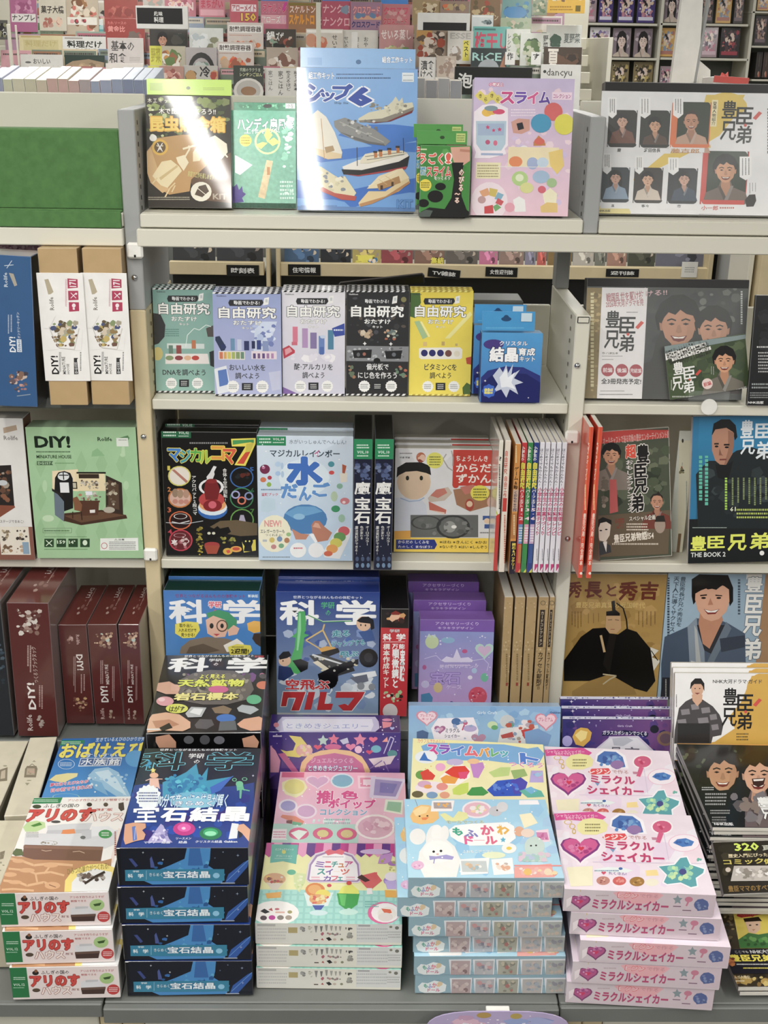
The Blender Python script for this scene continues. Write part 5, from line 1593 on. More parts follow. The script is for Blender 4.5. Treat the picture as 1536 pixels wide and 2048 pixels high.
o = B('history_book', 'gold history book showing a seated noble in black robes', 'magazine', None, 'I', '350 968 915 972 900 1712 322 1705', .40, 86, .012, dict(F='a8823c', S='d8d0c0', U='c8c0b0'), '''
g 340 968 915 1712 a8843e c09a4c
n 330 1000 910 1700 60 20 60 b08a44,a07c38,bc9650
t 355 1015 435 1110 6a2c1c b6 |秀
t 455 1015 555 1110 6a2c1c b6 |長
t 580 1030 640 1100 6a2c1c b4 |と
t 655 1015 765 1125 6a2c1c b6 |秀
t 780 1015 885 1120 6a2c1c b6 |吉
t 400 1135 810 1170 d8b868 b1 |豊臣兄弟真実の戦国時代
Z 370 1190 440 1290 4 7a5a28
Z 460 1200 550 1260 3 7a5a28
Z 760 1190 880 1290 5 7a5a28
p 12100e 610 1130 630 1125 635 1180 660 1200 660 1220 580 1215 580 1190 615 1185
l 1a1814 8 640 1140 680 1170 700 1240 705 1300
p c8a070 580 1215 665 1215 668 1290 640 1320 600 1318 575 1290
l 3a2a1c 3 590 1240 615 1238
l 3a2a1c 3 632 1238 655 1242
l 8a3a2a 3 605 1295 630 1295
p 14120f 500 1290 575 1285 600 1320 650 1325 700 1290 760 1310 850 1420 860 1540 870 1600 820 1665 730 1640 600 1560 480 1600 330 1600 330 1480 430 1340
p 1f1c18 600 1320 640 1330 600 1560 560 1500
l c8a878 14 548 1330 570 1430
p a88440 380 1660 480 1600 600 1560 740 1640 760 1680 380 1690
l c8b890 8 560 1560 640 1570 600 1590 560 1620
p e0dccc 840 1400 890 1420 850 1460 900 1480 860 1540
l 1a1814 5 845 1420 885 1480
''', 'gloss')
o = B('drama_guide', 'pale blue drama guide with a smiling young man in a grey robe', 'magazine', None, 'I', '922 966 1580 972 1580 1712 905 1705', .40, 86, .012, dict(F='9ab4c8', S='d8d0c0', U='c8c0b0'), '''
G 905 966 1580 1712 a4c0d4 90a8bc
r 1480 966 1580 1712 a88058
Z 935 990 960 1560 1 3a4a5a
t 1005 985 1040 1280 3a4a58 v b2 |豊臣秀長が兄の秀吉を
t 965 985 1000 1310 3a4a58 v b2 |天下人に導くサクセス
p e8e4dc 1408 970 1500 970 1500 1000 1408 1000
t 1405 985 1505 1075 ecebe6 b5 k5a6a7a,4 |豊
t 1405 1090 1505 1200 ecebe6 b5 k5a6a7a,4 |臣
t 1385 1215 1500 1335 ecebe6 b5 k5a6a7a,4 |兄
t 1375 1350 1495 1475 ecebe6 b5 k5a6a7a,4 |弟
r 1430 1495 1445 1550 ecebe6
Z 1350 1000 1380 1240 1 4a5a6a
p 4a5a70 905 1500 925 1340 1060 1280 1110 1230 1250 1240 1300 1260 1400 1320 1410 1712 905 1712
p 8a98a8 1060 1280 1115 1225 1120 1300 1160 1420 1170 1700 1080 1700 1070 1450
p 2c2c34 1115 1270 1290 1270 1200 1440 1160 1420
p c88a68 1135 1190 1255 1190 1270 1240 1190 1410 1150 1380 1125 1260
p 6a7888 1290 1250 1320 1290 1200 1520 1150 1700 1120 1700 1180 1480
p b8bcbc 1100 1270 1116 1300 1140 1500 1110 1500
p c8ccd0 1080 1480 1160 1500 1170 1600 1090 1600
p 5a5458 1180 1500 1250 1520 1230 1600 1170 1620
p 343c4c 1250 1350 1400 1330 1400 1400 1260 1430
p 141010 1085 1100 1085 1000 1130 970 1300 975 1330 1050 1330 1130 1310 1160 1300 1100 1270 1050 1200 1080 1130 1050 1110 1130 1095 1150
p e0a888 1108 1050 1135 1030 1180 1060 1240 1050 1270 1035 1305 1060 1308 1130 1290 1190 1245 1235 1200 1248 1155 1230 1120 1180 1105 1120
p 141010 1100 1010 1310 1010 1318 1075 1295 1048 1265 1035 1230 1062 1180 1050 1140 1065 1105 1085
p 2a1c18 1135 1092 1175 1088 1175 1096 1135 1100
p 2a1c18 1225 1090 1265 1094 1265 1100 1225 1098
e 1155 1110 14 6 1c1010
e 1245 1110 14 6 1c1010
p c08060 1195 1110 1212 1150 1180 1152
p 8a2c28 1155 1175 1200 1185 1250 1175 1225 1205 1180 1207
p f4f0e8 1160 1178 1200 1187 1245 1178 1225 1195 1180 1196
e 1345 1540 34 36 b8883c
Z 1320 1520 1370 1560 3 f0e0b0
r 905 1580 960 1712 2a2c34
Z 915 1590 950 1700 1 c0c0b8
''', 'gloss')
# ---- left bay deck: maroon miniature kits, spine out
brown = lambda f: dict(F=f, S='6a3430', U='5a2624', R='9a908c')
def diyspine(cs, lab, lowfirst, grp='maroon miniature house boxes', T=.22, snap=False, art=None, nm='miniature_kit', base='5c2826'):
    v = [float(a) for a in cs.split()]
    def q(fx, fy):
        xl = v[0]+(v[6]-v[0])*fy; xr = v[2]+(v[4]-v[2])*fy; yt = v[1]+(v[7]-v[1])*fy; return xl+(xr-xl)*fx, yt
    def R(k, fx0, fy0, fx1, fy1, rest):
        fm = (fy0+fy1)/2; return '%s %g %g %g %g %s\n' % (k, q(fx0, fm)[0], q(0, fy0)[1], q(fx1, fm)[0], q(0, fy1)[1], rest)
    a = ''
    if lowfirst:
        a += R('n', .25, .1, .52, .2, '14 5 12 c8a8a0,a88078,8a5a54')+R('t', .6, .1, .72, .2, 'c8a8a4 d b2 |Rolife')+R('t', .55, .3, .78, .46, 'e8e0dc d b5 |DIY!')+R('Z', .38, .32, .48, .7, '2 b89894')+R('Z', .6, .5, .8, .7, '2 b89894')+R('n', .25, .72, .85, .88, '22 6 14 b88a78,8a6a4a,c8a070,7a4a40')
    else:
        a += R('n', .15, .06, .85, .26, '26 6 15 c8a890,a88068,8a6a5a,b8c8c0,d8b898')+R('Z', .3, .36, .42, .6, '2 b89894')+R('t', .26, .62, .52, .78, 'e8e0dc u b5 |DIY!')+R('t', .48, .4, .6, .6, 'd8c8c4 u b1 |MINIATURE')+R('Z', .68, .42, .78, .78, '2 b89894')+R('t', .2, .84, .34, .95, 'c8a8a4 u b2 |Rolife')+R('n', .48, .84, .74, .96, '8 6 12 a88a78,b8a090,8a6a5a')
    if art: a = art(R)
    o = B(nm, lab, 'model kit', grp, 'G', cs, .40, 88, T, dict(F=base, S=base, U='6a2e2a', R='8a7c78', L='4a201e'), a+'''#U
@ U
n 30 30 75 80 6 4 9 b89890,8a5a54
t 45 8 60 34 d0c0bc d b4 |DIY!
Z 62 10 70 60 1 b09088
''', 'gloss', snap=snap); return o
diyspine('338 1270 512 1268 556 1853 398 1852', 'maroon miniature kit box, left one of the three equal spines', True)
diyspine('516 1268 690 1266 732 1855 565 1855', 'maroon miniature kit box with a round cottage picture, middle of the three spines', False)
diyspine('694 1266 840 1268 835 1857 738 1857', 'maroon miniature kit box, right one of the three, against the upright', False)
def bigart(R):
    return R('n', .2, .03, .85, .26, '40 8 22 a88a80,c8b8b0,8a6a60,d8d0c8,6a4440')+R('Z', .38, .32, .5, .52, '2 c0a8a0')+R('t', .5, .33, .62, .6, 'c8b0a8 u b1 |つくろうブックヌック')+R('t', .3, .6, .48, .8, 'ece4e0 u b5 |DIY!')+R('Z', .56, .62, .68, .8, '2 b89894')+R('t', .2, .84, .34, .96, 'd0c0bc u b2 |Rolife')+R('p', 0, 0, 0, 0, '').replace('p', '#', 1)[:0]+R('n', .44, .84, .66, .95, '14 8 14 b0a098,a08c84')+R('e', .72, .8, 18, 30, '6a3430')[:0]
diyspine('22 1140 280 1138 352 1932 124 1925', 'large maroon book nook kit box, tallest of the maroon boxes', False, T=.24, art=bigart)
o = diyspine('-260 1130 -8 1130 92 1925 -120 1925', 'black boxed kit cut by the left picture edge', False, grp=None, T=.24, nm='boxed_kit', base='20242a', art=lambda R: R('n', .6, .3, .95, .8, '20 8 20 3a4a58,28343e,4a5a68')+R('r', .5, .05, .95, .1, 'c8ccd0'))
# ================================================================ front tray, left
def pile(o, n, T, labels, offs=None, cover=False):
    """copies of the top box stacked beneath it down to the tray"""
    for i in range(n):
        dx, dy, rz = (offs[i] if offs else (0, 0, 0))
        dup(o, (dx, dy, -(T+.002)*(i+1)), labels[i], rz)
def ord_(i, n): return ('second', 'third', 'fourth', 'fifth', 'sixth', 'seventh', 'eighth')[i]+(' from the top' if i < n-1 else ' from the top, at the bottom')
def zof(o): return INFO[o.name][0].translation.z
o = B('cream_box', 'narrow cream box with a small house emblem, beside the blue ghost shrimp kit', 'box', None, 'J', '163 694 312 690 228 1148 40 1158', .46, 0, .05, dict(F='d8d0b8', S='c8bfa4', D='b8b098', R='2c3444'), '''
p 8a7f68 148 880 160 862 215 862 222 880 212 930 142 930
p b8a890 160 876 205 876 205 915 155 915
n 158 876 208 915 6 5 10 a89078,c8a090
l 8a7f68 4 175 862 190 850 205 862
e 172 948 14 3 a09880
p a09880 148 962 176 962 160 978
p a09880 190 838 212 838 202 828
''', 'matte')
pile(o, 3, .05, ['lower cream box under the house emblem one, '+ord_(i, 3) for i in range(3)], [(0, 0, 0)]*3) if 0 else None
z0 = zof(o)-.05
k_ = 0
tt = (z0-.2705)/3-.0006
for i in range(3):
    q = B('cream_box', 'cream box hidden in the pile under the house emblem box, '+('upper', 'middle', 'lowest')[i]+' of three', 'box', None, 'J', '163 694 312 690 228 1148 40 1158', .46, 0, tt, dict(F='d8d0b8', S='c8bfa4', D='b8b098', R='2c3444'), '', 'matte')
    q.location.z = z0-.0006-(tt+.0006)*i; q.location.y += .004
o = B('cream_box', 'cream box cut by the left picture edge, behind the ant nest kits', 'box', None, 'J', '-60 716 128 712 14 1165 -190 1165', .46, 0, .185, dict(F='d8d0b8', S='c8bfa4', D='b8b098', R='8a8472'), '''
n 0 870 45 950 6 5 14 a89880,8a7f68
p 8a7f68 0 885 45 870 42 950 -10 955
p c8b8a0 8 895 32 885 30 935 2 940
e 30 862 12 4 a09880
''', 'matte')
o = B('cream_box', 'pale cream box lying lower, between the cut cream box and the ant nest kit', 'box', None, 'J', '-120 1185 150 1180 10 1560 -280 1560', .455, 0, .18, dict(F='d4ccb2', S='c0b798', D='b8b098', R='8a8472'), 'p 8a7f68 0 1372 30 1362 20 1410 0 1415\nn -20 1370 30 1490 6 5 10 a09880', 'matte')
M0 = INFO[o.name]
o = B('shrimp_kit', 'blue ghost shrimp aquarium kit box behind the ant nest kits', 'science kit', None, 'J', '345 703 830 690 795 1052 266 1060', .47, 0, .065, dict(F='2f7fc4', S='1f5a94', D='245f9c'), '''
g 240 685 900 1190 1f6ab4 4a9ade
p 1f8a58 345 712 500 710 495 740 335 742
z 365 716 480 736 2 c8e8d8
t 568 690 900 716 d8e8f4 b2 |生きているえびのひかりが見える
t 360 725 855 812 f0e450 b7 k3a5aa0,6 |おばけえび
p f0e450 862 740 895 735 890 800 855 805
t 505 790 690 815 c8dcf4 b4 k2a5a9a,5 |すいすい
r 470 815 715 864 d8e4f0
r 474 820 551 860 4a6aa0
r 556 820 632 860 4a6aa0
r 637 820 711 860 4a6aa0
t 480 822 547 858 f0f4f8 b3 |水
t 560 822 628 858 f0f4f8 b3 |族
t 642 822 706 858 f0f4f8 b3 |館
o 392 852 50 30 3 d8e8f4
z 355 840 425 866 3 d8e8f4
e 800 820 60 50 5aa8e0
p e8dc98 290 945 330 915 400 905 460 905 455 925 420 940 380 960 330 955
e 540 905 8 5 12243a
e 627 880 10 5 12243a
p 9ac8e8 520 920 560 880 640 870 700 900 740 980 780 1060 700 1050 620 1000 560 960
p c8e4f4 560 900 640 885 690 940 750 1040 680 1000 600 940
p 7ab4e0 520 940 600 960 640 1040 560 1000
n 500 900 760 1050 20 4 14 b8daf0,d8ecf8,88bce4
t 300 955 520 975 d83870 b3 kf0e8f0,10 a8 |夢を泳ぐえびたちが
t 305 985 540 1008 d83870 b3 kf0e8f0,10 a8 |目の前でうまれた!
o 390 1045 80 20 4 a8e0c0
''', 'gloss')
z = zof(o)-.065; n = 2; t2 = (z-.2705)/n-.0006
for i in range(n):
    q = B('shrimp_kit', 'blue kit box hidden in the pile under the ghost shrimp kit, '+('upper', 'lower')[i]+' of two', 'science kit', None, 'J', '345 703 830 690 795 1052 266 1060', .47, 0, t2, dict(F='2f7fc4', S='1f5a94', D='245f9c'), '', 'gloss')
    q.location.z = z-.0006-(t2+.0006)*i
ant_front = '''#D
@ M
r -5 765 98 950 1f7a44
z 10 820 80 842 2 c8e8d0
t 10 862 78 878 d8f0dc b2 |VOL.12
z 10 884 78 894 1 a8d8b8
e 143 798 20 14 2a2420
e 145 786 10 10 8a5a3a
t 175 782 345 806 3a3434 b2 |ふしぎの国の
t 112 812 408 880 d8443c b9 k8a2420,5 |アリのす
t 178 882 358 930 f8e8e0 b7 k9a3830,5 |ハウス
e 148 905 24 12 5a4a3a
t 362 894 408 908 8a3a38 b2 |改訂版
t 412 778 615 793 b84848 b1 |アリのす作りのようすが
t 418 803 510 816 b84848 b1 |観察できる
p e0e0e4 418 850 520 840 565 880 565 900 418 900
p c8c8cc 445 842 520 840 520 852 445 856
p 4a3430 418 896 566 890 558 928 425 930
p 6a5044 418 890 566 884 566 898 418 904
e 573 832 44 34 a8cc80
p 3a5a28 550 828 600 818 590 836 560 840
e 612 902 38 32 c83a3c
z 586 886 640 918 3 f0d8d8
'''
o = B('ant_nest_kit', 'white and brown ant nest kit box, topmost of its stack', 'science kit', 'ant nest kits stacked at the left', 'M', '186 200 770 192 656 752 2 764', ('Y', 1.63), 0, .0695, dict(F='f0ece8', S='ecdedc', D='ecdedc', R='c8c4c0'), '''
r 0 190 770 770 f2eeea
p 1f8a50 190 202 370 198 355 232 178 236
z 200 208 350 226 2 c8e8d0
t 402 205 765 220 b85050 b1 |アリのす作りのようすが観察できる!
t 258 235 468 258 3a3434 b2 |ふしぎの国の
e 218 252 26 12 3a4a2a
e 528 240 16 12 3a2a24
e 625 240 14 12 5a4a3a
p 4a3a30 700 232 730 226 735 270 715 280 700 262
t 165 265 555 338 d8443c b10 k8a2420,4 |アリのす
t 505 288 728 338 f4e0d8 b7 k9a3830,4 |ハウス
t 565 262 665 278 c85048 b3 |改訂版
p c0dc98 135 375 160 345 215 335 265 345 268 375 215 400 150 400
p 4a8a30 180 365 235 345 250 360 200 372
e 330 342 28 8 4a4644
p d4d4d8 280 365 380 355 545 348 530 385 280 392
p c4c4ca 280 392 530 385 525 410 270 418
p e8884a 370 390 440 384 445 410 360 418
p d8d8dc 150 410 470 415 700 390 690 470 620 500 140 490
p c8c8ce 480 400 540 388 540 440 490 450
p e8e8ec 540 370 640 368 690 400 640 420 540 430
e 622 415 40 26 3a9a50
z 600 402 645 428 2 e8f4e8
z 155 400 230 435 4 9a9890
o 290 468 50 14 4 8a7a5a
n 240 455 340 480 8 4 10 8a8070,a89c88
e 490 435 16 10 6a6a6c
p 7a5240 145 478 610 490 595 575 190 566 130 545
p 8f6450 140 482 610 492 606 510 138 498
l c8a890 4 245 510 270 516 305 512
l c8a890 4 430 520 470 516 500 528
p f0dcd4 700 380 720 384 668 585 648 580
Z 662 400 700 560 1 a05048
p 5a6a3a 70 530 95 500 130 505 140 540 90 545
p c08a5c 60 545 130 548 200 566 600 576 660 560 655 610 655 765 0 765 0 680
l e0b080 14 60 560 140 578 200 600 300 590 430 600
l e0b080 12 50 620 160 630 210 650 300 640 380 660
l e0b080 14 20 690 110 700 160 720 260 700 330 730
l e0b080 12 10 745 80 740 200 750
l e0b080 11 210 650 220 700
l e0b080 11 300 600 260 650
e 110 575 36 12 dca878
e 300 600 44 14 dca878
e 60 655 40 14 dca878
e 160 630 46 14 dca878
e 310 720 46 22 dca878
l 7a4a34 4 290 715 330 730
e 90 700 40 12 dca878
p f0d870 380 760 385 690 430 630 520 595 610 590 680 615 660 765
p e4e4e4 420 760 425 700 470 650 560 620 660 640 655 765
t 400 600 640 640 8a7a30 b1 a12 |ひみつの巣穴がつくれる!
n 440 640 630 710 24 8 20 4a3c38,8a7c74,6a5850,b0a8a0
l 3a2a24 14 500 710 560 670 620 640
'''+ant_front, 'gloss')
pile(o, 2, .0695, ['ant nest kit box, middle of its stack', 'ant nest kit box, bottom of its stack on the grey tray'], [(.003, -.008, .5), (.009, -.012, 0)])
hf = '''#D
@ M
r 715 490 1495 712 0e1626
p 3f8fd0 1105 490 1245 490 1240 560 1230 600 1290 640 1330 650 1310 705 900 712 850 690 900 640 1000 600 1090 560
p 2f6ab0 1120 495 1180 495 1200 600 1110 600
p 2c5cae 1330 700 1350 650 1440 580 1475 562 1460 610 1380 700
l 6aa0e0 3 1340 690 1470 565
p 3a4a8a 760 560 780 558 815 600 800 610
p 4a5a9a 885 560 895 545 910 590 915 612 890 612
r 740 625 1325 690 2a86a8
n 900 560 1250 700 24 8 24 3f90d0,2a6ab4,50a8d8,1f5a98
p 2a86a8 740 625 870 622 1325 620 1325 650 1200 690 880 690 740 690
t 785 628 822 640 e0f0f4 b2 |学研
t 755 648 785 672 e8f4f8 b4 |科
t 815 648 848 672 e8f4f8 b4 |学
l a8d8e8 2 865 628 865 682
t 882 642 960 664 c8e8f0 b2 k1a4a80,6 |きらめく
t 965 632 1240 672 e8f4f8 b5 k1a4a90,5 |宝石結晶
e 1278 658 20 16 8ac8e8
s 845 523 8 e8f0f4 4 .2
s 962 565 8 e8f0f4 4 .2
s 1405 540 10 a8b8d8 4 .2
s 1318 520 6 a8b8d8 4 .2
s 1410 635 10 a8b8d8 4 .2
s 1270 555 6 8aa0c8 4 .2
r 1305 700 1388 706 a8b4c8
'''
o = B('crystal_science_kit', 'black jewel crystal science kit, topmost of its stack', 'science kit', 'jewel crystal kits stacked at the front', 'J', '832 758 1515 760 1495 1345 712 1350', .576, 0, .0742, dict(F='10141f', S='0c1018', D='0c1018'), '''
g 712 758 1515 1345 0c1220 16245c
p 1f3f90 780 980 900 960 1100 1000 1400 980 1500 960 1500 1160 1495 1345 712 1345 740 1200
n 740 1000 1490 1330 40 16 50 1f3a90,28308a,1a4ab0,3a2a80,244aa8
p 2a98c0 960 960 1040 930 1100 900 1160 850 1180 940 1230 870 1220 950 1380 925 1250 1000 1300 1060 1100 1080 960 1050
n 960 900 1280 1060 50 10 30 2a9ac4,3ab0d0,1f80b8,58c4dc,1a6aa8
p 3a6ac8 1240 990 1380 920 1300 1010 1250 1030
t 945 760 1400 774 e0e8f0 b2 |世界とつながるほんものの体験キット
'''+kagaku(830, 1492, 782, 888, '16202c', '6ac8e0', ic='e8ecf0').replace('k6ac8e0,5', 'b3 k6ad0e8,3')+'''
n 850 800 900 880 5 8 18 2a98c8
e 1000 840 5 5 e8ecf0
p e8b8a8 885 935 935 935 945 1000 925 985 920 1000 905 1000 900 985 880 1000
e 910 918 26 16 e8b090
s 905 890 18 e8d870 5
l e8b8a8 5 885 940 860 950
l e8b8a8 5 935 940 960 940
p 60b890 1395 955 1430 955 1445 1010 1430 1000 1425 1055 1415 1055 1415 1005 1400 1010
e 1415 970 22 18 68c098
o 1385 945 14 10 5 68c098
o 1445 940 16 10 5 68c098
l 68c098 6 1430 1000 1475 1010
s 878 1050 78 e8eef4 16 .88
z 820 1015 935 1080 4 3a4a8a
e 1145 1060 150 42 6ab8d8
t 935 1030 1345 1110 d8ecf4 b2 k2a60a8,6 |10分で育つ!幻の結晶が輝く
e 1145 1085 130 30 8ac8e0
t 1035 1072 1255 1100 f0f4f8 b3 k3a60a8,6 |きらめく
p f6f8fa 790 1118 865 1114 865 1106 880 1106 880 1114 940 1112 940 1135 920 1135 920 1126 808 1128 808 1140 788 1140
p f6f8fa 815 1135 910 1133 910 1146 870 1147 870 1160 920 1158 920 1170 870 1172 870 1186 925 1186 925 1198 795 1200 795 1188 855 1187 855 1172 810 1173 810 1161 855 1160 855 1148 815 1148
t 955 1115 1105 1192 f6f8fa b8 |石
t 1125 1112 1285 1192 f6f8fa b8 |結
t 1310 1108 1470 1190 f6f8fa b8 |晶
p d8a080 738 1210 790 1200 860 1205 862 1230 840 1245 860 1270 850 1300 800 1310 740 1330 730 1300
p 5a78c0 780 1225 800 1220 810 1300 785 1310
l c8d0f0 3 800 1230 795 1300
p b0a8d8 880 1300 930 1230 950 1205 965 1215 980 1250 1000 1295 1020 1315 870 1318
n 890 1230 1000 1315 24 6 16 c8c0e8,9a90c8,8078b8,e0dcf4
e 1088 1235 66 40 c82a8a
e 1088 1228 40 24 e858b0
e 1085 1232 12 8 f8c8e8
e 1244 1262 66 38 147a50
e 1244 1256 44 24 2ab070
e 1244 1262 34 14 90e8b8
p e4e8ee 1370 1200 1410 1205 1400 1290 1350 1295
p 1c2030 1405 1240 1440 1235 1430 1280 1410 1290
p e0a888 1410 1210 1440 1205 1480 1240 1498 1290 1498 1320 1470 1310 1430 1260 1400 1240
t 850 1308 1005 1322 e0e4f0 b2 |マグナー結晶
t 1040 1284 1130 1298 e0e4f0 b2 |リースメン
t 1055 1305 1105 1320 e0e4f0 b2 |結晶
t 1155 1302 1312 1317 e0e4f0 b2 |クリスタル結晶
t 1322 1304 1402 1316 f0f4f8 b4 |Gakken
s 800 940 8 c8d8f0 4 .2
s 1290 1190 9 d8e0f8 4 .3
s 1180 1225 9 d8e0f8 4 .3
s 850 1190 8 d8e0f8 4 .2
s 1495 920 8 d8e0f8 4 .3
'''+hf, 'gloss')
pile(o, 3, .0742, ['black jewel crystal kit, second from the top of its stack', 'black jewel crystal kit, third from the top of its stack', 'black jewel crystal kit at the bottom of its stack on the grey tray'], [(-.003, -.002, .3), (0, -.003, -.2), (.001, -.004, 0)])
o = B('rock_specimen_kit', 'black rock and mineral specimen science kit lying open-faced, topmost of its stack', 'science kit', 'rock specimen kits', 'J', '985 205 1595 205 1530 662 850 674', ('Y', 1.99), 3, .064, dict(F='151415', S='101012', D='101012'), '''
t 1090 205 1500 220 e8e8e8 b2 |世界とつながるほんものの体験キット
t 1505 210 1560 222 e04850 b2 |新装版
t 1000 224 1230 305 f4f4f2 b7 |科
t 1345 222 1575 312 f4f4f2 b7 |学
t 1235 228 1310 246 f0f0f0 b3 |学研
t 1262 252 1290 270 f0f0f0 b3 |の
n 1010 305 1590 350 14 12 34 7a4a88,8a8a90,c87898,5a5458
p 6a6460 1070 350 1140 315 1240 295 1380 300 1480 350 1500 410 1460 470 1340 500 1200 500 1090 480 1040 430
n 1060 300 1490 490 60 12 32 7a7468,5a5450,8a8478,4a4644,a09a88
t 1180 322 1330 348 e8e858 b8 k2a2a20,8 |よく見える
t 1050 352 1440 395 e4ec48 b8 k2c2c20,5 |天然鉱物
e 1290 412 60 22 d86898
t 1030 432 1410 475 f0e888 b8 k2c2c20,5 |岩石標本
p d8a890 930 375 1000 365 1065 400 1050 440 980 440 925 420
p e0b098 1010 380 1055 385 1060 420 1010 420
e 975 482 52 28 e0a0a8
e 955 472 20 12 f0c8cc
e 1045 525 66 28 d8dc50
t 1000 510 1090 545 2a3020 b4 |はがす
p b8bcc0 1095 555 1130 515 1220 520 1190 575 1110 578
p e8eaec 1120 548 1145 524 1200 528 1180 565
p 8a7458 1250 520 1320 505 1370 525 1350 555 1270 550
p b0b8bc 1400 520 1430 500 1500 510 1530 530 1480 558 1410 540
e 1500 470 44 28 5ab888
e 1555 385 40 24 d87858
p 5a585c 1150 620 1180 585 1250 588 1265 620 1220 645 1160 640
e 1335 580 58 24 3a78c8
p 60686c 1300 600 1390 595 1400 650 1290 655
p e0b090 870 600 900 560 980 548 1060 560 1125 605 1125 640 1080 660 960 655 870 668
p c08868 900 600 1000 590 1060 620 1000 640 920 640
p 1a1818 940 640 1000 610 1020 640 960 660
p e0a888 1400 615 1440 585 1530 570 1590 600 1560 650 1480 655 1420 635
r 868 645 945 653 e0e0e0
#D
@ J
p d8a080 920 690 1000 675 1040 720 1040 755 940 755 920 720
e 1115 708 30 24 6a6a70
e 1210 708 30 28 5a5a60
e 1295 710 32 24 7a7a84
p d8a080 1430 700 1500 680 1530 720 1520 755 1440 750
''', 'gloss')
q = block('carton', o.matrix_basis.translation.x+.01, o.matrix_basis.translation.x+.2, 2.0, 2.24, .2705, zof(o)-.064-.066*3-.002, 'wood'); tag(q, 'plain carton under the pile of rock specimen kits', 'box')
pile(o, 3, .064, ['black rock specimen kit, '+('second from the top', 'third from the top', 'lowest')[i]+' of its stack' for i in range(3)])
# ================================================================ front tray, middle and right
def under(o, n, names, T=None, dy=.002):
    """plain copies filling the pile beneath a box down to the tray, each T thick"""
    Mw, W, H, T0 = INFO[o.name]; z = Mw.translation.z-T0; ce = Mw[2][2]; t = ((z-.0035-.2705)/n-.0008)*ce
    for i in range(n):
        c = o.copy(); COL.objects.link(c); N = Matrix.Translation((.001*(i % 2), dy, -(T0/ce+.0012)-(t/ce+.0008)*i))@Mw@Matrix.Diagonal((1, 1, t/T0, 1)); c.matrix_basis = N; INFO[c.name] = (N, W, H, t)
        c['label'] = names[i]
mini = '''#D
@ N
r 30 935 900 1060 e4e2d4
G 30 940 900 1060 dcdcd6 ecead8
r 42 945 150 958 b8b8b4
z 45 965 220 1040 4 c4c4c0
r 225 965 280 998 b8a870
n 290 955 330 1000 8 6 14 8a8a88,a8a8a4
n 340 950 372 1000 8 5 10 a8a898,c8c8b8
p 8a8a88 380 955 400 955 392 995 388 995
p 7a7a78 413 958 430 958 424 990 418 990
p 9a9a94 443 950 460 950 456 985 448 985
p a8a8a0 472 955 490 955 484 985 478 985
p a8a8a0 500 958 515 958 510 985 505 985
p a8a8a0 525 958 540 958 535 985 530 985
n 560 958 610 985 8 5 9 4a4a46,6a6a66
n 415 990 440 1020 5 7 12 b86878,a84858
n 445 990 550 1020 10 6 11 a88890,c09890,8a8a80
n 568 990 612 1035 14 6 14 9a9890,8a8880,a8a8a0
p 2a2a2a 448 1028 468 1022 485 1038 465 1045
p b84848 418 1038 428 1028 436 1042
r 376 1036 402 1042 4a3a34
e 500 1036 10 7 c8b8a8
e 542 1036 9 7 8a8a70
r 628 945 895 1055 dcdedc
z 632 965 820 1040 4 c0c2c4
r 640 950 710 960 a8aaac
e 832 962 9 7 8a8a78
e 868 968 12 10 7a7a70
z 815 985 890 1030 3 b4b6b4
'''
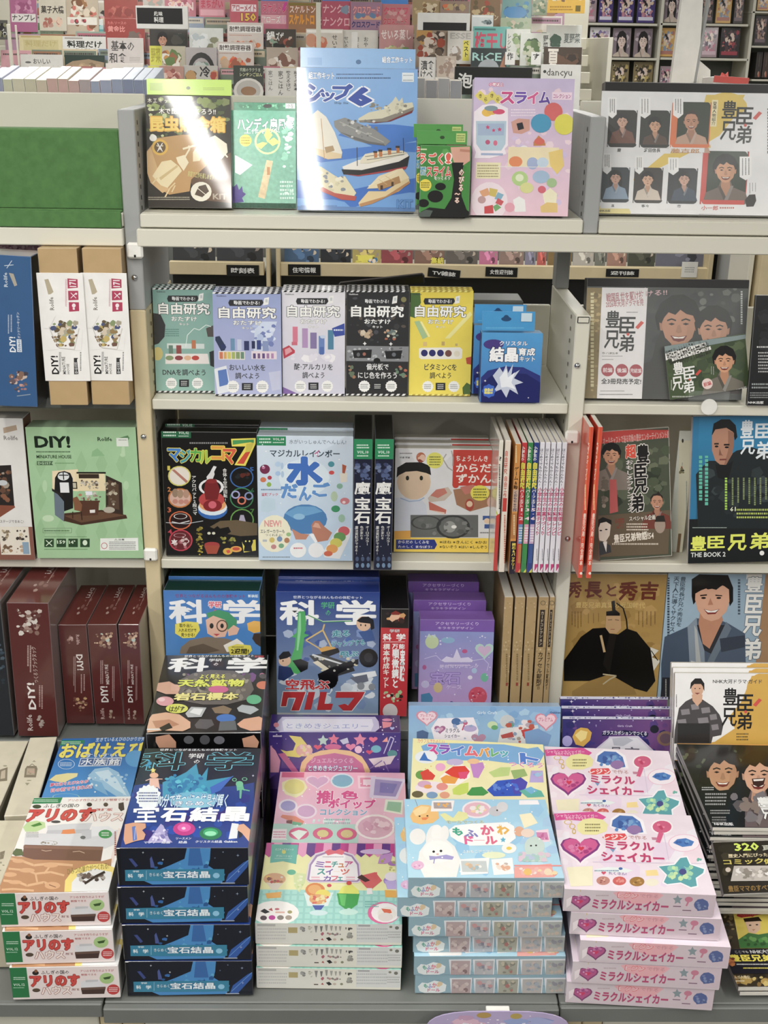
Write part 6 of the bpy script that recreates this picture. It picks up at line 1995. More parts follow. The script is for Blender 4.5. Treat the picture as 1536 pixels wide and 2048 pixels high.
o = B('sweets_craft_kit', 'pastel miniature sweets cafe craft kit, topmost of its stack', 'craft kit', 'miniature sweets kits stacked at the front', 'N', '96 465 880 474 905 948 32 940', ('Y', 1.653), 0, .0445, dict(F='f4f0b0', S='e4e2d4', D='e4e2d4', R='c8cc90'), '''
r 30 465 910 950 f0eca8
r 30 745 910 950 a8e0d4
'''+''.join('r %d 748 %d 948 98d4ca\n' % (x, x+14) for x in range(50, 900, 44))+''.join('r 30 %d 910 %d 98d4ca\n' % (y, y+10) for y in range(770, 940, 36))+
''.join('p %s %g 462 %g 462 %g 530 %g 552 %g 530\n' % (('c83a90', 'f0a0c8', '6a3a90')[i % 3], 95+i*49-0, 145+i*49, 143+i*49.5-4, 118+i*49.5-6, 92+i*49.5-8) for i in range(16))+'''
p 58b8a8 128 475 285 478 272 592 195 575 118 585
t 150 500 258 512 d8f0e8 b2 |ミニチュアスイーツ
e 200 520 12 12 d8d860
t 155 538 250 550 d8f0e8 b1 |デコレーション
z 145 555 250 562 1 b8e0d4
p e8dce8 330 680 345 590 385 530 450 512 550 515 610 535 650 590 658 690 640 705 345 702
p a888b8 338 685 352 595 390 540 450 520 548 523 605 542 642 592 650 688 635 698 350 695
p f8f2f4 350 682 362 600 398 550 452 530 546 533 598 550 632 598 640 682 630 690 358 688
p e86878 440 520 470 505 500 515 530 503 560 518 545 540 505 530 460 542
z 430 545 560 556 1 a8a0b0
t 385 578 440 612 8a5ab0 b6 |ミ
t 442 578 480 612 e0607a b6 |ニ
t 482 578 520 612 3aa098 b6 |チ
t 522 590 556 612 c87838 b6 |ュ
t 560 578 608 612 d84a90 b6 |ア
t 398 622 445 656 3aa098 b6 |ス
t 448 622 490 656 7a5ab0 b6 |イ
t 495 635 530 640 e8a040 b6 |ー
t 535 622 588 656 e06a5a b6 |ツ
t 435 664 478 692 7a5ab0 b6 |カ
t 480 664 520 692 e0607a b6 |フ
t 518 670 548 692 3aa098 b6 |ェ
r 362 668 412 674 f0a8b8
r 362 682 412 686 f0a8b8
r 568 668 620 674 f0a8b8
r 568 682 620 686 f0a8b8
p c890d0 755 590 770 540 845 525 830 580 800 592
e 740 520 90 16 d8b8e0
e 845 590 30 14 b078c0
n 690 555 880 640 8 7 12 b0a860,c8c070
e 145 680 66 36 e0a878
p e8dcc8 95 700 195 705 160 745 130 745
n 85 650 205 710 14 8 18 b87848,f0c860,8a5a48,e8e0d0,c84a48
p d8e4a0 255 640 330 650 325 700 290 760 262 720
e 245 640 26 16 58b890
n 250 650 320 750 10 8 16 e8ecb8,c8d880,f0f4d0
p e06060 650 690 660 660 740 640 780 690 720 740 690 735
p 4a2a24 632 672 660 655 710 690 680 700
p e05a5a 700 660 750 640 755 690
p f0e8e8 690 735 720 735 725 770 690 772
e 840 690 52 30 a888d8
e 835 665 40 26 f0e4f0
p c8b0e8 795 690 885 690 870 740 810 740
p f0b040 90 765 185 755 182 790 100 795
p f0b040 795 745 872 748 868 790 800 788
p e0f0ec 318 760 492 760 460 840 340 840
e 385 745 58 42 e88838
e 382 742 40 28 f0b060
e 430 770 44 28 f0dc50
e 400 800 50 30 e8a868
n 330 770 480 835 14 8 18 e88850,f0c070,e06858,f0e0a0
p 4a5ab0 368 835 440 835 420 862 385 862
e 405 880 54 16 d0e8e8
e 468 718 14 10 d84050
p 38a848 513 765 648 765 635 830 600 856 560 856 525 830
p e8e858 520 765 545 725 600 710 640 745 645 768
e 585 705 16 12 d84040
p 60c860 525 770 570 770 560 840 540 835
e 582 875 56 18 c8ece0
r 575 852 592 878 c8ece0
e 150 880 140 72 f8f4f0
p 2a2a2a 60 870 85 855 118 875 90 885
p b84848 108 862 128 850 135 870
e 160 858 14 6 c85868
e 80 910 20 14 5a4a50
e 130 908 20 14 c83aa0
e 180 908 20 14 8a8078
e 228 908 20 14 a89888
e 235 875 14 10 a8a060
r 150 872 205 882 e8b8a8
e 790 880 96 66 e86aa0
e 800 880 84 58 f8f0f0
e 810 885 56 40 f0e8e0
p e86a48 775 855 830 860 838 880 800 890
e 800 905 44 26 e8dcd8
z 680 808 760 850 3 6ab0a8
'''+mini, 'gloss', c=.001)
pile(o, 2, .0445, ['pastel miniature sweets kit, middle of its stack', 'pastel miniature sweets kit, bottom of its stack on the grey tray'], [(.001, -.002, -.3), (.0, -.003, -.4)])
o = B('whip_craft_kit', 'pink whipped cream decoration craft kit lying behind the miniature sweets kits', 'craft kit', None, 'K', '180 898 938 902 905 1322 124 1312', ('Y', 1.885), 0, .045, dict(F='f0b0cc', S='e8c8d8', D='e0c8d4'), '''
g 124 895 940 1325 f4b8d0 f0c4d8
r 124 1205 640 1325 b8dcd0
r 188 900 320 930 e0608c
p f4f0b8 188 960 220 945 270 935 320 950 340 990 310 1030 270 1050 210 1030 190 1000
e 262 985 60 44 e8e080
h 400 955 74 44 f4dcec
h 400 955 62 36 d8b0d4
e 545 950 70 44 d8ecf4
e 545 950 60 36 78bcd4
p f8d8e4 635 920 745 920 740 995 640 995
p e890b0 650 932 732 932 728 985 652 985
p f8e0ea 668 942 718 942 715 975 668 975
p e4d8f0 715 925 920 940 870 1060 705 1050
p a898cc 740 940 900 955 860 1045 730 1035
p 8a80c0 770 960 870 970 845 1025 765 1020
e 225 1098 56 40 f0e4f0
e 225 1098 44 30 a8a0d8
e 332 1130 64 44 f4e0ec
e 332 1130 52 34 d8a8d0
p e8f0e0 800 1060 905 1065 900 1150 790 1130
p 98c8a8 815 1072 895 1078 890 1138 805 1122
t 395 1010 480 1085 e04a90 b9 kfbf4f8,5 |推
t 480 1012 530 1080 e04a90 b9 kfbf4f8,5 |し
t 540 1010 640 1060 e04a90 b9 kfbf4f8,5 |色
t 462 1062 740 1115 e04a90 b9 kfbf4f8,5 |ホイップ
t 415 1118 690 1155 78a8c8 b7 kfbf4f8,5 |コレクション
e 740 1225 120 76 f4e8e8
e 740 1225 104 64 e0b0c4
n 650 1170 840 1280 20 14 34 e8bcd0,d8a0b8,f0d0dc
p e88868 190 1150 270 1160 320 1190 310 1210 240 1190 180 1165
p 8a4a48 215 1185 250 1182 248 1205 215 1200
p 68b088 250 1190 310 1200 300 1215 250 1210
n 355 1165 600 1215 8 10 26 d0e8e4,e0f0ec
z 440 1170 590 1210 2 9ab8b8
p f8ecf0 132 1235 218 1235 212 1298 128 1298
z 138 1245 210 1290 3 e080a0
e 288 1262 60 36 e0608c
p e8f0e8 240 1258 288 1300 340 1250 288 1240
e 430 1262 60 36 e0608c
e 430 1262 34 22 e0d088
e 572 1265 60 36 e0608c
e 572 1265 36 24 e0c888
n 180 900 900 1300 30 3 7 ffffff,f8dce8
''', 'gloss')
under(o, 3, ['pink whipped cream kit hidden beneath the top one, '+k+' of three' for k in ('upper', 'middle', 'lowest')])
o = B('sparkle_craft_kit', 'deep violet sparkle accessory kit with moon and stars, propped behind the pink whip kit', 'craft kit', None, 'K', '118 668 880 660 888 1200 114 1204', .2705, 88, .075, dict(F='4a2a80', S='3a2068', U='3a2470'), '''
g 110 660 895 1000 3c2c84 6a4aa0
n 110 665 890 900 40 3 6 e8e0f8,c8b8e8
r 135 682 188 690 d8d0e8
p e8d868 230 682 300 690 340 740 335 790 290 812 220 805 180 765 215 775 255 770 270 730
e 320 770 50 36 e8b0a8
n 280 730 370 810 10 8 18 f0c8d0,e8d898
s 432 712 34 b8d8d0
s 495 705 34 e87898
p c8d0e8 530 710 575 695 585 725 550 735
s 650 708 40 e088a8
h 728 705 26 18 e87090
p f0a098 780 720 810 690 815 720
h 400 750 24 16 e85070
e 490 750 50 18 d86a9a
h 595 748 30 22 e888b0
e 640 765 22 22 f0c8e0
e 745 762 30 22 6ab8c8
h 705 780 20 14 d84a70
l c8c0e8 6 790 790 830 690 850 700 820 780
e 840 790 30 22 5aa0a0
p e8d8e0 700 820 860 800 830 850 740 870
l 8a70b8 6 690 890 780 830
l 8a70b8 6 820 895 790 835
p d06aa0 165 790 205 785 290 900 250 900
p e8a0c0 120 740 150 770 180 830 170 900 120 900
p f0c890 295 880 305 840 340 800 420 770 500 762 590 772 660 805 690 850 710 890 700 920 290 920
p d070a0 320 900 335 850 380 805 500 785 610 805 665 850 680 900
t 360 815 610 845 e8c0d8 b2 |ジュエルとつくる
t 345 855 635 892 e8f0f8 b6 k4a50a0,6 |ときめき☆ジュエリー
'''+'''#U
@ K
p c8c0e0 165 600 190 572 740 572 760 600 765 640 740 660 180 662 150 640
p e4e0f0 190 600 210 585 720 585 730 620 715 655 200 655
t 215 612 700 642 a8a8d8 b4 kf4f4fc,6 |ときめきジュエリー
e 155 620 16 14 e08090
p e88898 780 600 840 605 830 630 785 640
h 840 640 14 10 a8b8e8
e 810 590 30 8 e088b0
n 120 575 880 660 16 3 6 e8e0f8
''', 'gloss')
o = B('hearts_craft_kit', 'pale blue girls craft kit card with heart badges, propped behind the slime palette kit', 'craft kit', None, 'K', '955 497 1844 522 1806 1238 912 1231', .2705, 76, .03, dict(F='8ab4dc', S='7aa0cc', U='a0c4e8'), '''
g 905 495 1850 1000 86b0dc a8d0e8
n 960 500 1840 740 24 20 60 98c0e4,a8cce8,7aa8d8
h 1045 575 66 48 d890a8
h 1045 575 54 40 f0d4e0
t 1005 555 1085 572 c85080 b2 |プレミアム
t 1015 578 1078 592 c85080 b2 |キット
p f0e8f4 1110 580 1320 575 1350 650 1340 720 1090 715 1070 640
e 1218 600 28 22 4a70a8
h 1122 645 34 26 a86898
h 1122 645 20 14 d8a0c0
e 1272 608 14 12 c86088
p c84a78 1262 618 1250 650 1258 652 1270 622
t 1155 640 1240 665 4a4a6a b3 |ミラクル
t 1150 675 1240 695 4a4a6a b3 |シェイカー
p 506a98 985 660 1020 650 1055 665 1050 700 985 700
e 1300 640 40 20 b8a8d8
h 1350 700 44 34 b888a8
n 1060 580 1360 720 12 8 16 a8b0d0,d8c8e0,98a8d0
e 1432 620 30 22 c8dcb0
e 1445 635 20 14 60a870
e 1520 600 44 40 c8ccd0
p d8d8dc 1480 640 1700 620 1720 730 1460 735
n 1470 580 1700 730 26 10 26 a89890,c05848,8a9ab8,e8dce0,58a088,b8a8b8
p b84848 1480 680 1550 660 1560 690 1490 700
p c83838 1600 650 1660 640 1680 690 1620 700
h 1748 595 66 56 e08aa0
h 1748 595 56 46 f0ccd8
t 1705 575 1790 600 c85080 b2 |プレミアム
p 7aa0d0 1620 660 1700 640 1780 680 1760 740 1630 740
t 1340 538 1460 556 d8e8f8 b2 |Girls Craft
t 1770 540 1835 552 3a5a8a b3 |Gakken
''', 'gloss')
o = B('slime_palette_kit', 'yellow slime palette craft kit with rainbow slime drops, lying behind the fluffy doll kits', 'craft kit', None, 'K', '977 690 1744 746 1756 1140 928 1120', ('Y', 1.887), 9, .045, dict(F='f0ecb0', S='e8e0a0', D='c898c8'), '''
g 925 690 1760 1140 f0eaa8 f0e8b8
p 78b0e0 1010 745 1060 725 1500 735 1640 760 1700 750 1740 790 1700 860 1560 850 1400 830 1080 830 1030 790
t 990 705 1150 730 e89090 b2 k f0e4c8 |カラフルでたのしい
t 1045 738 1110 792 d84a9a b10 kfaf6fa,5 |ス
t 1118 740 1180 792 8a58c0 b10 kfaf6fa,5 |ラ
t 1188 745 1265 798 5a88d8 b10 kfaf6fa,5 |イ
t 1270 748 1345 805 e86a78 b10 kfaf6fa,5 |ム
t 1352 755 1415 808 e8a040 b10 kfaf6fa,5 |パ
t 1425 762 1470 808 68b878 b10 kfaf6fa,5 |レ
t 1478 775 1525 810 4ab0c0 b10 kfaf6fa,5 |ッ
t 1600 790 1700 850 4a80d8 b10 kfaf6fa,5 |ト
t 1530 840 1730 872 e080b0 b4 kfaf6fa,5 |つくろう
e 1040 810 66 38 e8eef4
p 3a78c8 1000 830 1030 780 1050 820 1080 835
e 1012 915 34 26 68a048
p e04030 1005 900 1050 880 1095 920 1080 945 1020 945
p f8f0e8 1120 930 1180 870 1250 850 1300 880 1300 930 1230 975 1140 975
p e83828 1150 900 1200 865 1270 862 1298 895 1270 940 1200 930
p f0a030 1125 935 1160 915 1230 935 1210 968 1140 965
p e8487a 1230 900 1290 895 1280 935 1240 940
p c888d0 1300 850 1375 840 1385 870 1350 935 1320 930
e 1125 870 30 24 f0a8d0
e 1210 840 50 20 c8b8e0
e 1320 835 36 16 f0c090
p c8dc50 1195 1000 1240 970 1290 960 1290 1020 1240 1035 1200 1030
p 3a9a48 1280 1030 1310 990 1370 985 1410 1020 1380 1038 1300 1038
p c0d880 1410 900 1480 870 1540 870 1530 920 1440 930
p 2a58c8 1400 1005 1460 950 1560 940 1620 970 1600 1040 1440 1042
p 4a48b8 1540 950 1600 930 1640 960 1620 1020 1560 1030
n 1420 950 1600 1040 16 8 20 3a6ad8,5a88e0,2a48b0
e 1070 990 96 36 f0e0e8
e 1030 970 40 20 d8a8c8
e 1050 985 24 12 e8a050
e 1135 985 34 22 e89088
e 990 1030 34 20 6a6040
e 1075 1035 34 20 7aa0c8
e 1150 1035 30 20 e8a080
p 98b868 1540 890 1620 880 1640 920 1560 940
p b8a8e0 1660 890 1730 890 1735 960 1650 960
n 1660 890 1730 960 10 8 16 88b0e8,d0a0d8,a0c8e8
p 58b8a8 1590 1010 1660 990 1720 1010 1740 1045 1640 1050
p 70b8e0 1620 1000 1660 985 1700 1010 1660 1030
n 960 700 1750 1040 20 3 6 ffffff,e8c050
'''.replace(' k f0e4c8', ''), 'gloss')
under(o, 3, ['yellow slime palette kit hidden beneath the top one, '+k+' of three' for k in ('upper', 'middle', 'lowest')])
mofu = '''#D
@ N
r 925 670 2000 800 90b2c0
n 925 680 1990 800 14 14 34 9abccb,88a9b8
p e4ecec 950 745 975 720 1010 725 1050 708 1090 715 1125 735 1118 775 1080 788 1000 790 960 775
t 985 728 1010 755 48a890 b6 |も
t 1012 728 1036 755 8888c8 b6 |ふ
t 1038 722 1066 752 e07088 b6 |か
t 1068 722 1092 748 e8b050 b6 |わ
t 1010 758 1085 778 d85a88 b6 |ドール
e 1085 728 16 14 e0c8a0
'''+''.join('p e0e4e8 %d 692 %d 690 %d 794 %d 796\nr %d 700 %d 788 %s\nn %d 700 %d 788 12 8 22 %s\n' % (x, x+w_, x+w_-8, x+10, x+12, x+w_-10, c, x+14, x+w_-12, p) for x, w_, c, p in
 ((1145, 138, 'b8a4a4', 'a89090,c8b4b0,907878,d0c0bc'), (1290, 136, 'b4b4b8', 'a0a0a8,c8c0c0,8a8a98,c89898'), (1432, 140, 'a8a898', '98988a,c0b8a0,88887a,b07870'), (1578, 140, 'b8b4b0', 'a8b0b8,c8b8b0,98a0a8'), (1724, 140, 'b0b4b0', 'a8a8a0,c8b8a8,9898a0')))+'n 1868 690 1990 790 14 8 20 8ab0c8,a8b8d0,c8a8b8,88b8b8\n'  # side print toned down: shade on the stack's front is in its colours
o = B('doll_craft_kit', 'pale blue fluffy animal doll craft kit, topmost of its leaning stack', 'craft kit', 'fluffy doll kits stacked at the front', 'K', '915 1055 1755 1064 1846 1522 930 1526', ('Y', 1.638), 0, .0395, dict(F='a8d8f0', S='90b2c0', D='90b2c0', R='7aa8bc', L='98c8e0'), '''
g 915 1055 1860 1526 a0d4f0 b4e0f4
n 920 1060 1850 1520 40 20 60 b0dcf4,98cef0,c0e4f4,a8d0f0
p f4c070 945 1160 970 1110 1010 1092 1060 1095 1110 1130 1118 1170 1080 1200 1010 1208 960 1195
p f8d898 960 1130 1010 1100 1060 1105 1040 1140 980 1160
p f08848 1012 1168 1058 1165 1040 1182 1018 1182
e 1002 1160 6 4 2a2420
e 1048 1158 6 4 2a2420
l 8a90a0 3 975 1060 990 1100
p f4f0f0 1075 1068 1208 1066 1196 1130 1068 1132
r 1085 1078 1190 1115 b0a0a0
n 1090 1078 1188 1115 8 8 16 f0b050,a8b0b8
e 1340 1120 88 52 f0e8f0
e 1340 1120 76 42 e8b8c8
n 1280 1085 1400 1155 12 12 24 f0e8e8,b8d8a0,f4d0a8
e 1450 1130 40 30 c8c8d0
e 1490 1105 34 30 d8d8dc
e 1460 1125 5 5 2a2a2a
p e8e8a0 1120 1150 1150 1140 1200 1170 1230 1130 1280 1140 1290 1170 1250 1190 1160 1190
t 1160 1185 1380 1205 9ab0a0 b4 ke8f0d8,6 |モールでつくる
p fafafa 1175 1240 1210 1215 1300 1205 1420 1200 1520 1195 1560 1220 1570 1290 1520 1330 1300 1335 1230 1310 1185 1280
t 1198 1228 1255 1275 38b090 b9 |も
t 1265 1240 1345 1285 8888c8 b8 |ふ
t 1365 1215 1440 1270 e8688c b9 |か
t 1460 1212 1530 1268 f0b848 b9 |わ
t 1268 1280 1320 1325 e868a0 b9 |ド
t 1325 1298 1385 1308 e86888 b8 |ー
t 1390 1280 1460 1325 e8688c b9 |ル
s 1495 1300 18 58b8d8
e 990 1280 48 48 f0efec
e 1098 1300 60 90 f0efec
e 1105 1260 34 50 f6f5f2
e 1150 1260 26 44 f4f3f0
p f2f1ee 1030 1330 1060 1290 1150 1290 1210 1340 1245 1420 1220 1520 1030 1522 990 1440 1000 1370
e 1110 1370 90 66 f8f7f4
e 1085 1370 8 7 2a2a2e
e 1128 1366 8 7 2a2a2e
e 1108 1385 8 5 e0b0a8
p a8a0d8 1058 1395 1100 1398 1160 1388 1205 1400 1195 1418 1110 1412 1062 1420
l 8a80c0 5 1090 1412 1085 1440
e 990 1450 38 26 e8b8d8
n 960 1440 1020 1470 8 5 10 d890c8,f0d0e8
t 1255 1360 1440 1378 f4f8fa b3 k88b8d0,4 |ふわもこアニマル
e 1440 1390 70 20 e8f0c8
p f6f6f6 1238 1415 1415 1405 1405 1500 1245 1508
r 1250 1425 1400 1490 c8d0d0
n 1255 1425 1398 1490 14 10 22 e8c8a0,f0f0ec,a8c0c8,d8b898
p f6f6f6 1425 1415 1550 1405 1560 1500 1440 1508
n 1445 1420 1545 1495 12 10 22 e8b090,f0e0d0,c8b8b0
p f8f0c8 1590 1150 1660 1140 1700 1200 1620 1230
e 1530 1350 44 30 f8f4f0
e 1530 1350 16 10 f0d040
p f4d8e8 1688 1245 1762 1235 1772 1310 1700 1315
r 1695 1255 1760 1300 d888b8
n 1700 1255 1760 1300 8 6 12 c868a0,f0b0d0
e 1680 1340 60 60 c8dcd4
p c8dcd4 1620 1370 1740 1370 1760 1430 1610 1430
e 1660 1335 6 5 2a2a2a
e 1690 1333 6 5 2a2a2a
n 1570 1360 1790 1440 24 10 26 b8c8e0,e0c8d8,a8d0c8
e 1590 1250 30 30 e8b090
e 1640 1260 40 26 f0d8c8
p f0a8a0 1560 1460 1780 1440 1800 1520 1560 1526
n 1570 1455 1840 1520 18 12 24 f0d8a8,f0b8b0,e88878,f0e0d8
r 1560 1448 1850 1456 f0908c
e 1640 1490 24 20 f0c060
e 1760 1490 24 20 f0d8b8
p f8f4f8 1590 1065 1700 1065 1710 1090 1590 1092
n 920 1060 1850 1520 26 3 7 ffffff,f0f8fc
'''+mofu, 'gloss', c=.001)
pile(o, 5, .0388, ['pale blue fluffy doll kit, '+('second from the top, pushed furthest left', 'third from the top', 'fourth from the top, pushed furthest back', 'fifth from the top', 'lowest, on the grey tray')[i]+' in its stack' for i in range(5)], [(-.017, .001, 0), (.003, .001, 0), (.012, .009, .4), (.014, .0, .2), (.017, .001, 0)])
o = B('starry_craft_kit', 'violet starry sky glass cabochon craft kit, front one of three', 'craft kit', None, 'L', '336 578 945 592 957 1255 296 1250', .2705, 74, .014, dict(F='3a2a68', S='4a3a80', U='5a50a0'), '''
G 265 575 1000 1000 2f2c74 7a4a88
n 300 580 970 900 40 10 36 3c3480,523a80,6a4488,28286a
n 300 580 970 830 30 3 6 e8e0ff,b8b0e0
t 645 620 735 632 c8b8e0 b2 |Girls Craft
p 1c2048 555 665 690 650 830 668 825 690 690 672 555 685
t 560 655 820 680 e0e0f0 b3 a-1 |ガラスカボションでつくる
p d0c8dc 590 700 600 688 770 685 860 770 855 860 500 860 505 770
p dcdce4 600 700 762 695 848 775 846 850 512 850 515 778
p b8bcc8 615 700 700 690 740 710 680 745 625 740
t 605 750 668 815 6a6878 b3 |星
t 690 750 775 815 6a6878 b3 |空
p d8a838 380 690 400 650 430 635 470 640 495 665 485 710 445 748 400 735
p f0d880 395 680 430 650 470 660 460 700 430 720
e 350 715 30 32 a8a0d8
e 865 645 26 24 1c2030
e 930 700 50 44 8a6a58
e 930 700 34 30 6a5060
r 340 768 470 795 b89838
e 820 800 26 22 7a8a88
s 390 600 12 f0e8f8 4 .25
''', 'gloss')
part(o, 'silver_edge', 322, 570, 968, 586, dict(F='c8c8dc'), 'n 325 570 965 586 40 3 8 e8e8f4,8a88b0,4a4088', crop='L', T=.0012)
dup(o, (-.0, .022, .012), 'violet starry sky craft kit, the middle of three')
dup(o, (.0, .044, .022), 'violet starry sky craft kit, rearmost of three')
shake = '''#D
@ O
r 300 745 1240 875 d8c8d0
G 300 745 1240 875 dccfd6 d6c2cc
h 425 812 64 44 8a4878
h 425 810 54 36 c05a90
h 425 812 18 12 d83868
l d8b860 3 428 735 428 755
n 375 770 470 825 14 6 14 d080b0,a85090,e8a0c8
p f4e8ec 345 800 380 780 370 830 345 850
p f0b0b8 620 760 660 750 880 758 920 775 860 820 740 830 660 800
t 648 762 768 792 e84a50 b12 |レジン
t 650 764 766 790 f8e8e8 b2 |レジン
t 778 768 890 792 d898a0 b2 |で作る
z 520 770 600 784 1 c0a8b0
t 498 805 948 862 c04a78 b8 |ミラクルシェイカー
s 1002 802 30 8a9aa0
r 975 838 1022 844 8a6a80
e 1068 800 24 16 d08098
p d08098 1060 812 1072 812 1058 840 1048 838
r 1030 862 1082 868 8a6a80
e 1142 832 44 34 6a78a8
p 5a6aa0 1100 830 1120 800 1150 796 1180 812 1182 860 1120 868
n 1105 805 1180 862 10 6 14 7a8ab8,5a6898,8898c0
'''  # pink of the box fronts darkened, their shade painted into the print
def shaker_top(dx, dy, s, full=True):
    f = lambda x: dx+x*s; g = lambda y: dy+(y-1120)*s
    return None
sh_art = '''
r 250 1115 1230 1630 f0e0ec
n 260 1120 1220 1620 30 30 90 f4e8f2,ecd8ec,f4dce8,f0eaf4
G 270 1140 340 1240 dcc8e4 f0e0ec
p e04a9a 270 1145 520 1132 580 1165 540 1195 350 1180 280 1185
t 285 1148 530 1168 f8d0e4 b2 a3 |シャカシャカシャイガー
t 340 1165 500 1180 f8d0e4 b2 a3 |手作りできるキット
o 355 1195 24 14 5 d8b850
o 380 1220 18 16 5 d8b850
o 390 1250 12 16 5 d8b850
p f0e8a0 408 1210 440 1180 500 1170 560 1180 590 1210 580 1250 520 1270 440 1268 410 1245
z 455 1200 545 1255 3 8a8450
h 427 1355 128 88 f8eef4
p 5a60b0 605 1220 610 1180 660 1148 740 1155 790 1190 812 1260 740 1268 690 1250 650 1240
p f8f4fa 600 1222 606 1176 655 1142 745 1150 798 1185 822 1266 690 1262 650 1246
p 4a78c0 612 1218 618 1184 660 1155 735 1160 780 1192 800 1255 740 1262 700 1240 650 1232
n 620 1165 790 1255 16 10 26 5a90d0,3a60a8,7aa8d8,5a70b8
e 745 1240 44 26 9a78b0
h 427 1350 118 78 8a3a88
h 427 1345 104 66 d85a98
n 350 1310 500 1390 20 10 24 e080b0,c04888,f0a0c8,b03a80
h 432 1352 18 14 d82850
p 7aa0c8 600 1350 640 1345 620 1375
e 910 1222 66 44 f8f0f4
e 910 1222 56 36 d85a84
p e05a88 890 1255 920 1260 898 1318 872 1312
n 870 1195 950 1245 8 8 16 f080a0,c83868
r 850 1285 880 1300 c888a0
p e84a50 556 1285 580 1265 690 1262 705 1285 695 1300 580 1302
t 565 1268 700 1298 f8e8e8 b6 |レジン
t 712 1274 820 1298 c89898 b2 |で作る
t 575 1310 860 1360 c83a70 b8 |ミラクル
t 555 1378 920 1430 c83a70 b8 |シェイカー
l d8c8e0 4 920 1260 950 1420
l e0d0e4 4 500 1430 1160 1440
e 1040 1318 96 52 f8ecf4
o 1040 1318 94 52 6 f0c0d8
p 4a80c8 975 1318 1000 1296 1050 1290 1100 1310 1085 1335 1030 1342
n 980 1295 1095 1335 8 8 16 6aa0d8,3a68b0
n 1110 1400 1150 1430 4 8 14 68b8a8
p f8f4fa 880 1455 980 1440 1010 1400 1060 1395 1080 1440 1170 1470 1165 1500 1120 1530 1125 1580 1080 1590 1020 1560 940 1570 910 1555 930 1510
p 58a8b0 890 1458 985 1448 1018 1408 1055 1403 1074 1446 1158 1474 1152 1496 1108 1526 1116 1572 1080 1580 1020 1552 940 1562 920 1550 940 1508
n 930 1440 1110 1550 26 10 26 88d0b8,a8dcb0,68b8b8,c8e8a8,58a0b8
e 1032 1490 22 18 4a5090
p e8f0f0 510 1475 590 1460 680 1465 740 1480 700 1495 520 1490
z 512 1475 660 1490 1 6a88a8
t 595 1490 700 1508 8a7ab0 b2 |たくさん!
h 565 1495 14 10 d84868
e 665 1470 12 8 4a70b0
e 562 1540 40 26 c8887c
n 530 1520 595 1560 8 6 12 e0a898,a86058
e 658 1542 40 26 d8605c
n 625 1522 692 1562 8 6 12 e89088,c03c40
e 762 1546 44 28 a87830
n 728 1525 798 1568 8 6 12 c89850,88602a
p f4ecc8 345 1462 500 1455 500 1570 370 1575
p f8dc90 812 1480 880 1475 890 1510 815 1512
e 850 1550 40 22 f0e8d0
'''
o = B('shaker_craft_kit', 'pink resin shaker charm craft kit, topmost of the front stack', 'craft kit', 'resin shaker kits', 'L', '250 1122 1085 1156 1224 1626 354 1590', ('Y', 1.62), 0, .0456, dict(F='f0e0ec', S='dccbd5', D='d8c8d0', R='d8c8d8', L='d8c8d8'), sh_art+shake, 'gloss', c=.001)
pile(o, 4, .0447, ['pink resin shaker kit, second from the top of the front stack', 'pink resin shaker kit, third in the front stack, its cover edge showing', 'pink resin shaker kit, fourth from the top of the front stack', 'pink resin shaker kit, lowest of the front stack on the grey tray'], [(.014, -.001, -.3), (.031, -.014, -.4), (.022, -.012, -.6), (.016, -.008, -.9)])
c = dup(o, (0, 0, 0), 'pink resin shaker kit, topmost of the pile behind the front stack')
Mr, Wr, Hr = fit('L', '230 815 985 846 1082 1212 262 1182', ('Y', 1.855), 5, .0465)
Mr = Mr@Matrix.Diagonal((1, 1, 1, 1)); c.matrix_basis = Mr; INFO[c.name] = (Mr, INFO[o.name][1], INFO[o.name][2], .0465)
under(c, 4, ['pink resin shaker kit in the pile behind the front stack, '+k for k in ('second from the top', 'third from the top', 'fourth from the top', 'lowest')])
# ---- right bay tray: drama guides and comics
o = B('drama_guide', 'white and gold drama guide with a man in checked kimono, right edge', 'magazine', None, 'L', '978 312 1580 320 1600 900 988 890', ('Y', 2.10), 70, .012, dict(F='ecebe9', S='d8d4cc', U='c8c0b4'), '''
r 978 312 1600 900 ecebea
p d8a838 1340 640 1300 580 1380 480 1440 330 1600 320 1600 760 980 735 1100 735 1220 720
e 1520 400 110 90 d8a838
t 1210 350 1500 376 3a3a38 b2 |NHK大河ドラマ·ガイド
p 4a4648 1010 520 1050 480 1090 460 1150 470 1210 510 1250 560 1272 620 1260 680 1210 690 1200 730 980 730 985 650
'''+''.join('p 8a8488 %d %d %d %d %d %d %d %d\n' % (a, b, a+w, b-6, a+w+6, b+26, a+6, b+32) for a, b, w in ((1020, 530, 50), (1080, 500, 44), (1140, 520, 50), (1190, 560, 40), (1000, 590, 50), (1120, 580, 60), (1200, 620, 40)))+'''
r 1002 610 1192 725 2a2828
p d8a888 1085 440 1150 440 1145 480 1118 510 1090 475
p 181414 1075 410 1080 370 1105 345 1140 345 1160 375 1160 420 1150 400 1090 395
e 1118 410 36 42 d8a888
p 181414 1078 400 1085 365 1110 348 1140 350 1158 380 1156 400 1140 378 1100 378
e 1105 405 4 3 1c1414
e 1132 405 4 3 1c1414
p 8a3a34 1102 430 1135 430 1118 440
Z 988 440 1002 520 1 3a3a38
'''+logo(1272, 402, 178)+'\nz 1350 665 1420 715 3 5a4a20\n', 'gloss')
for i in range(2): dup(o, (.001*i, .0185*(i+1), .002*(i+1)), ('second', 'third')[i]+' white and gold drama guide, standing behind the front one at the right edge')
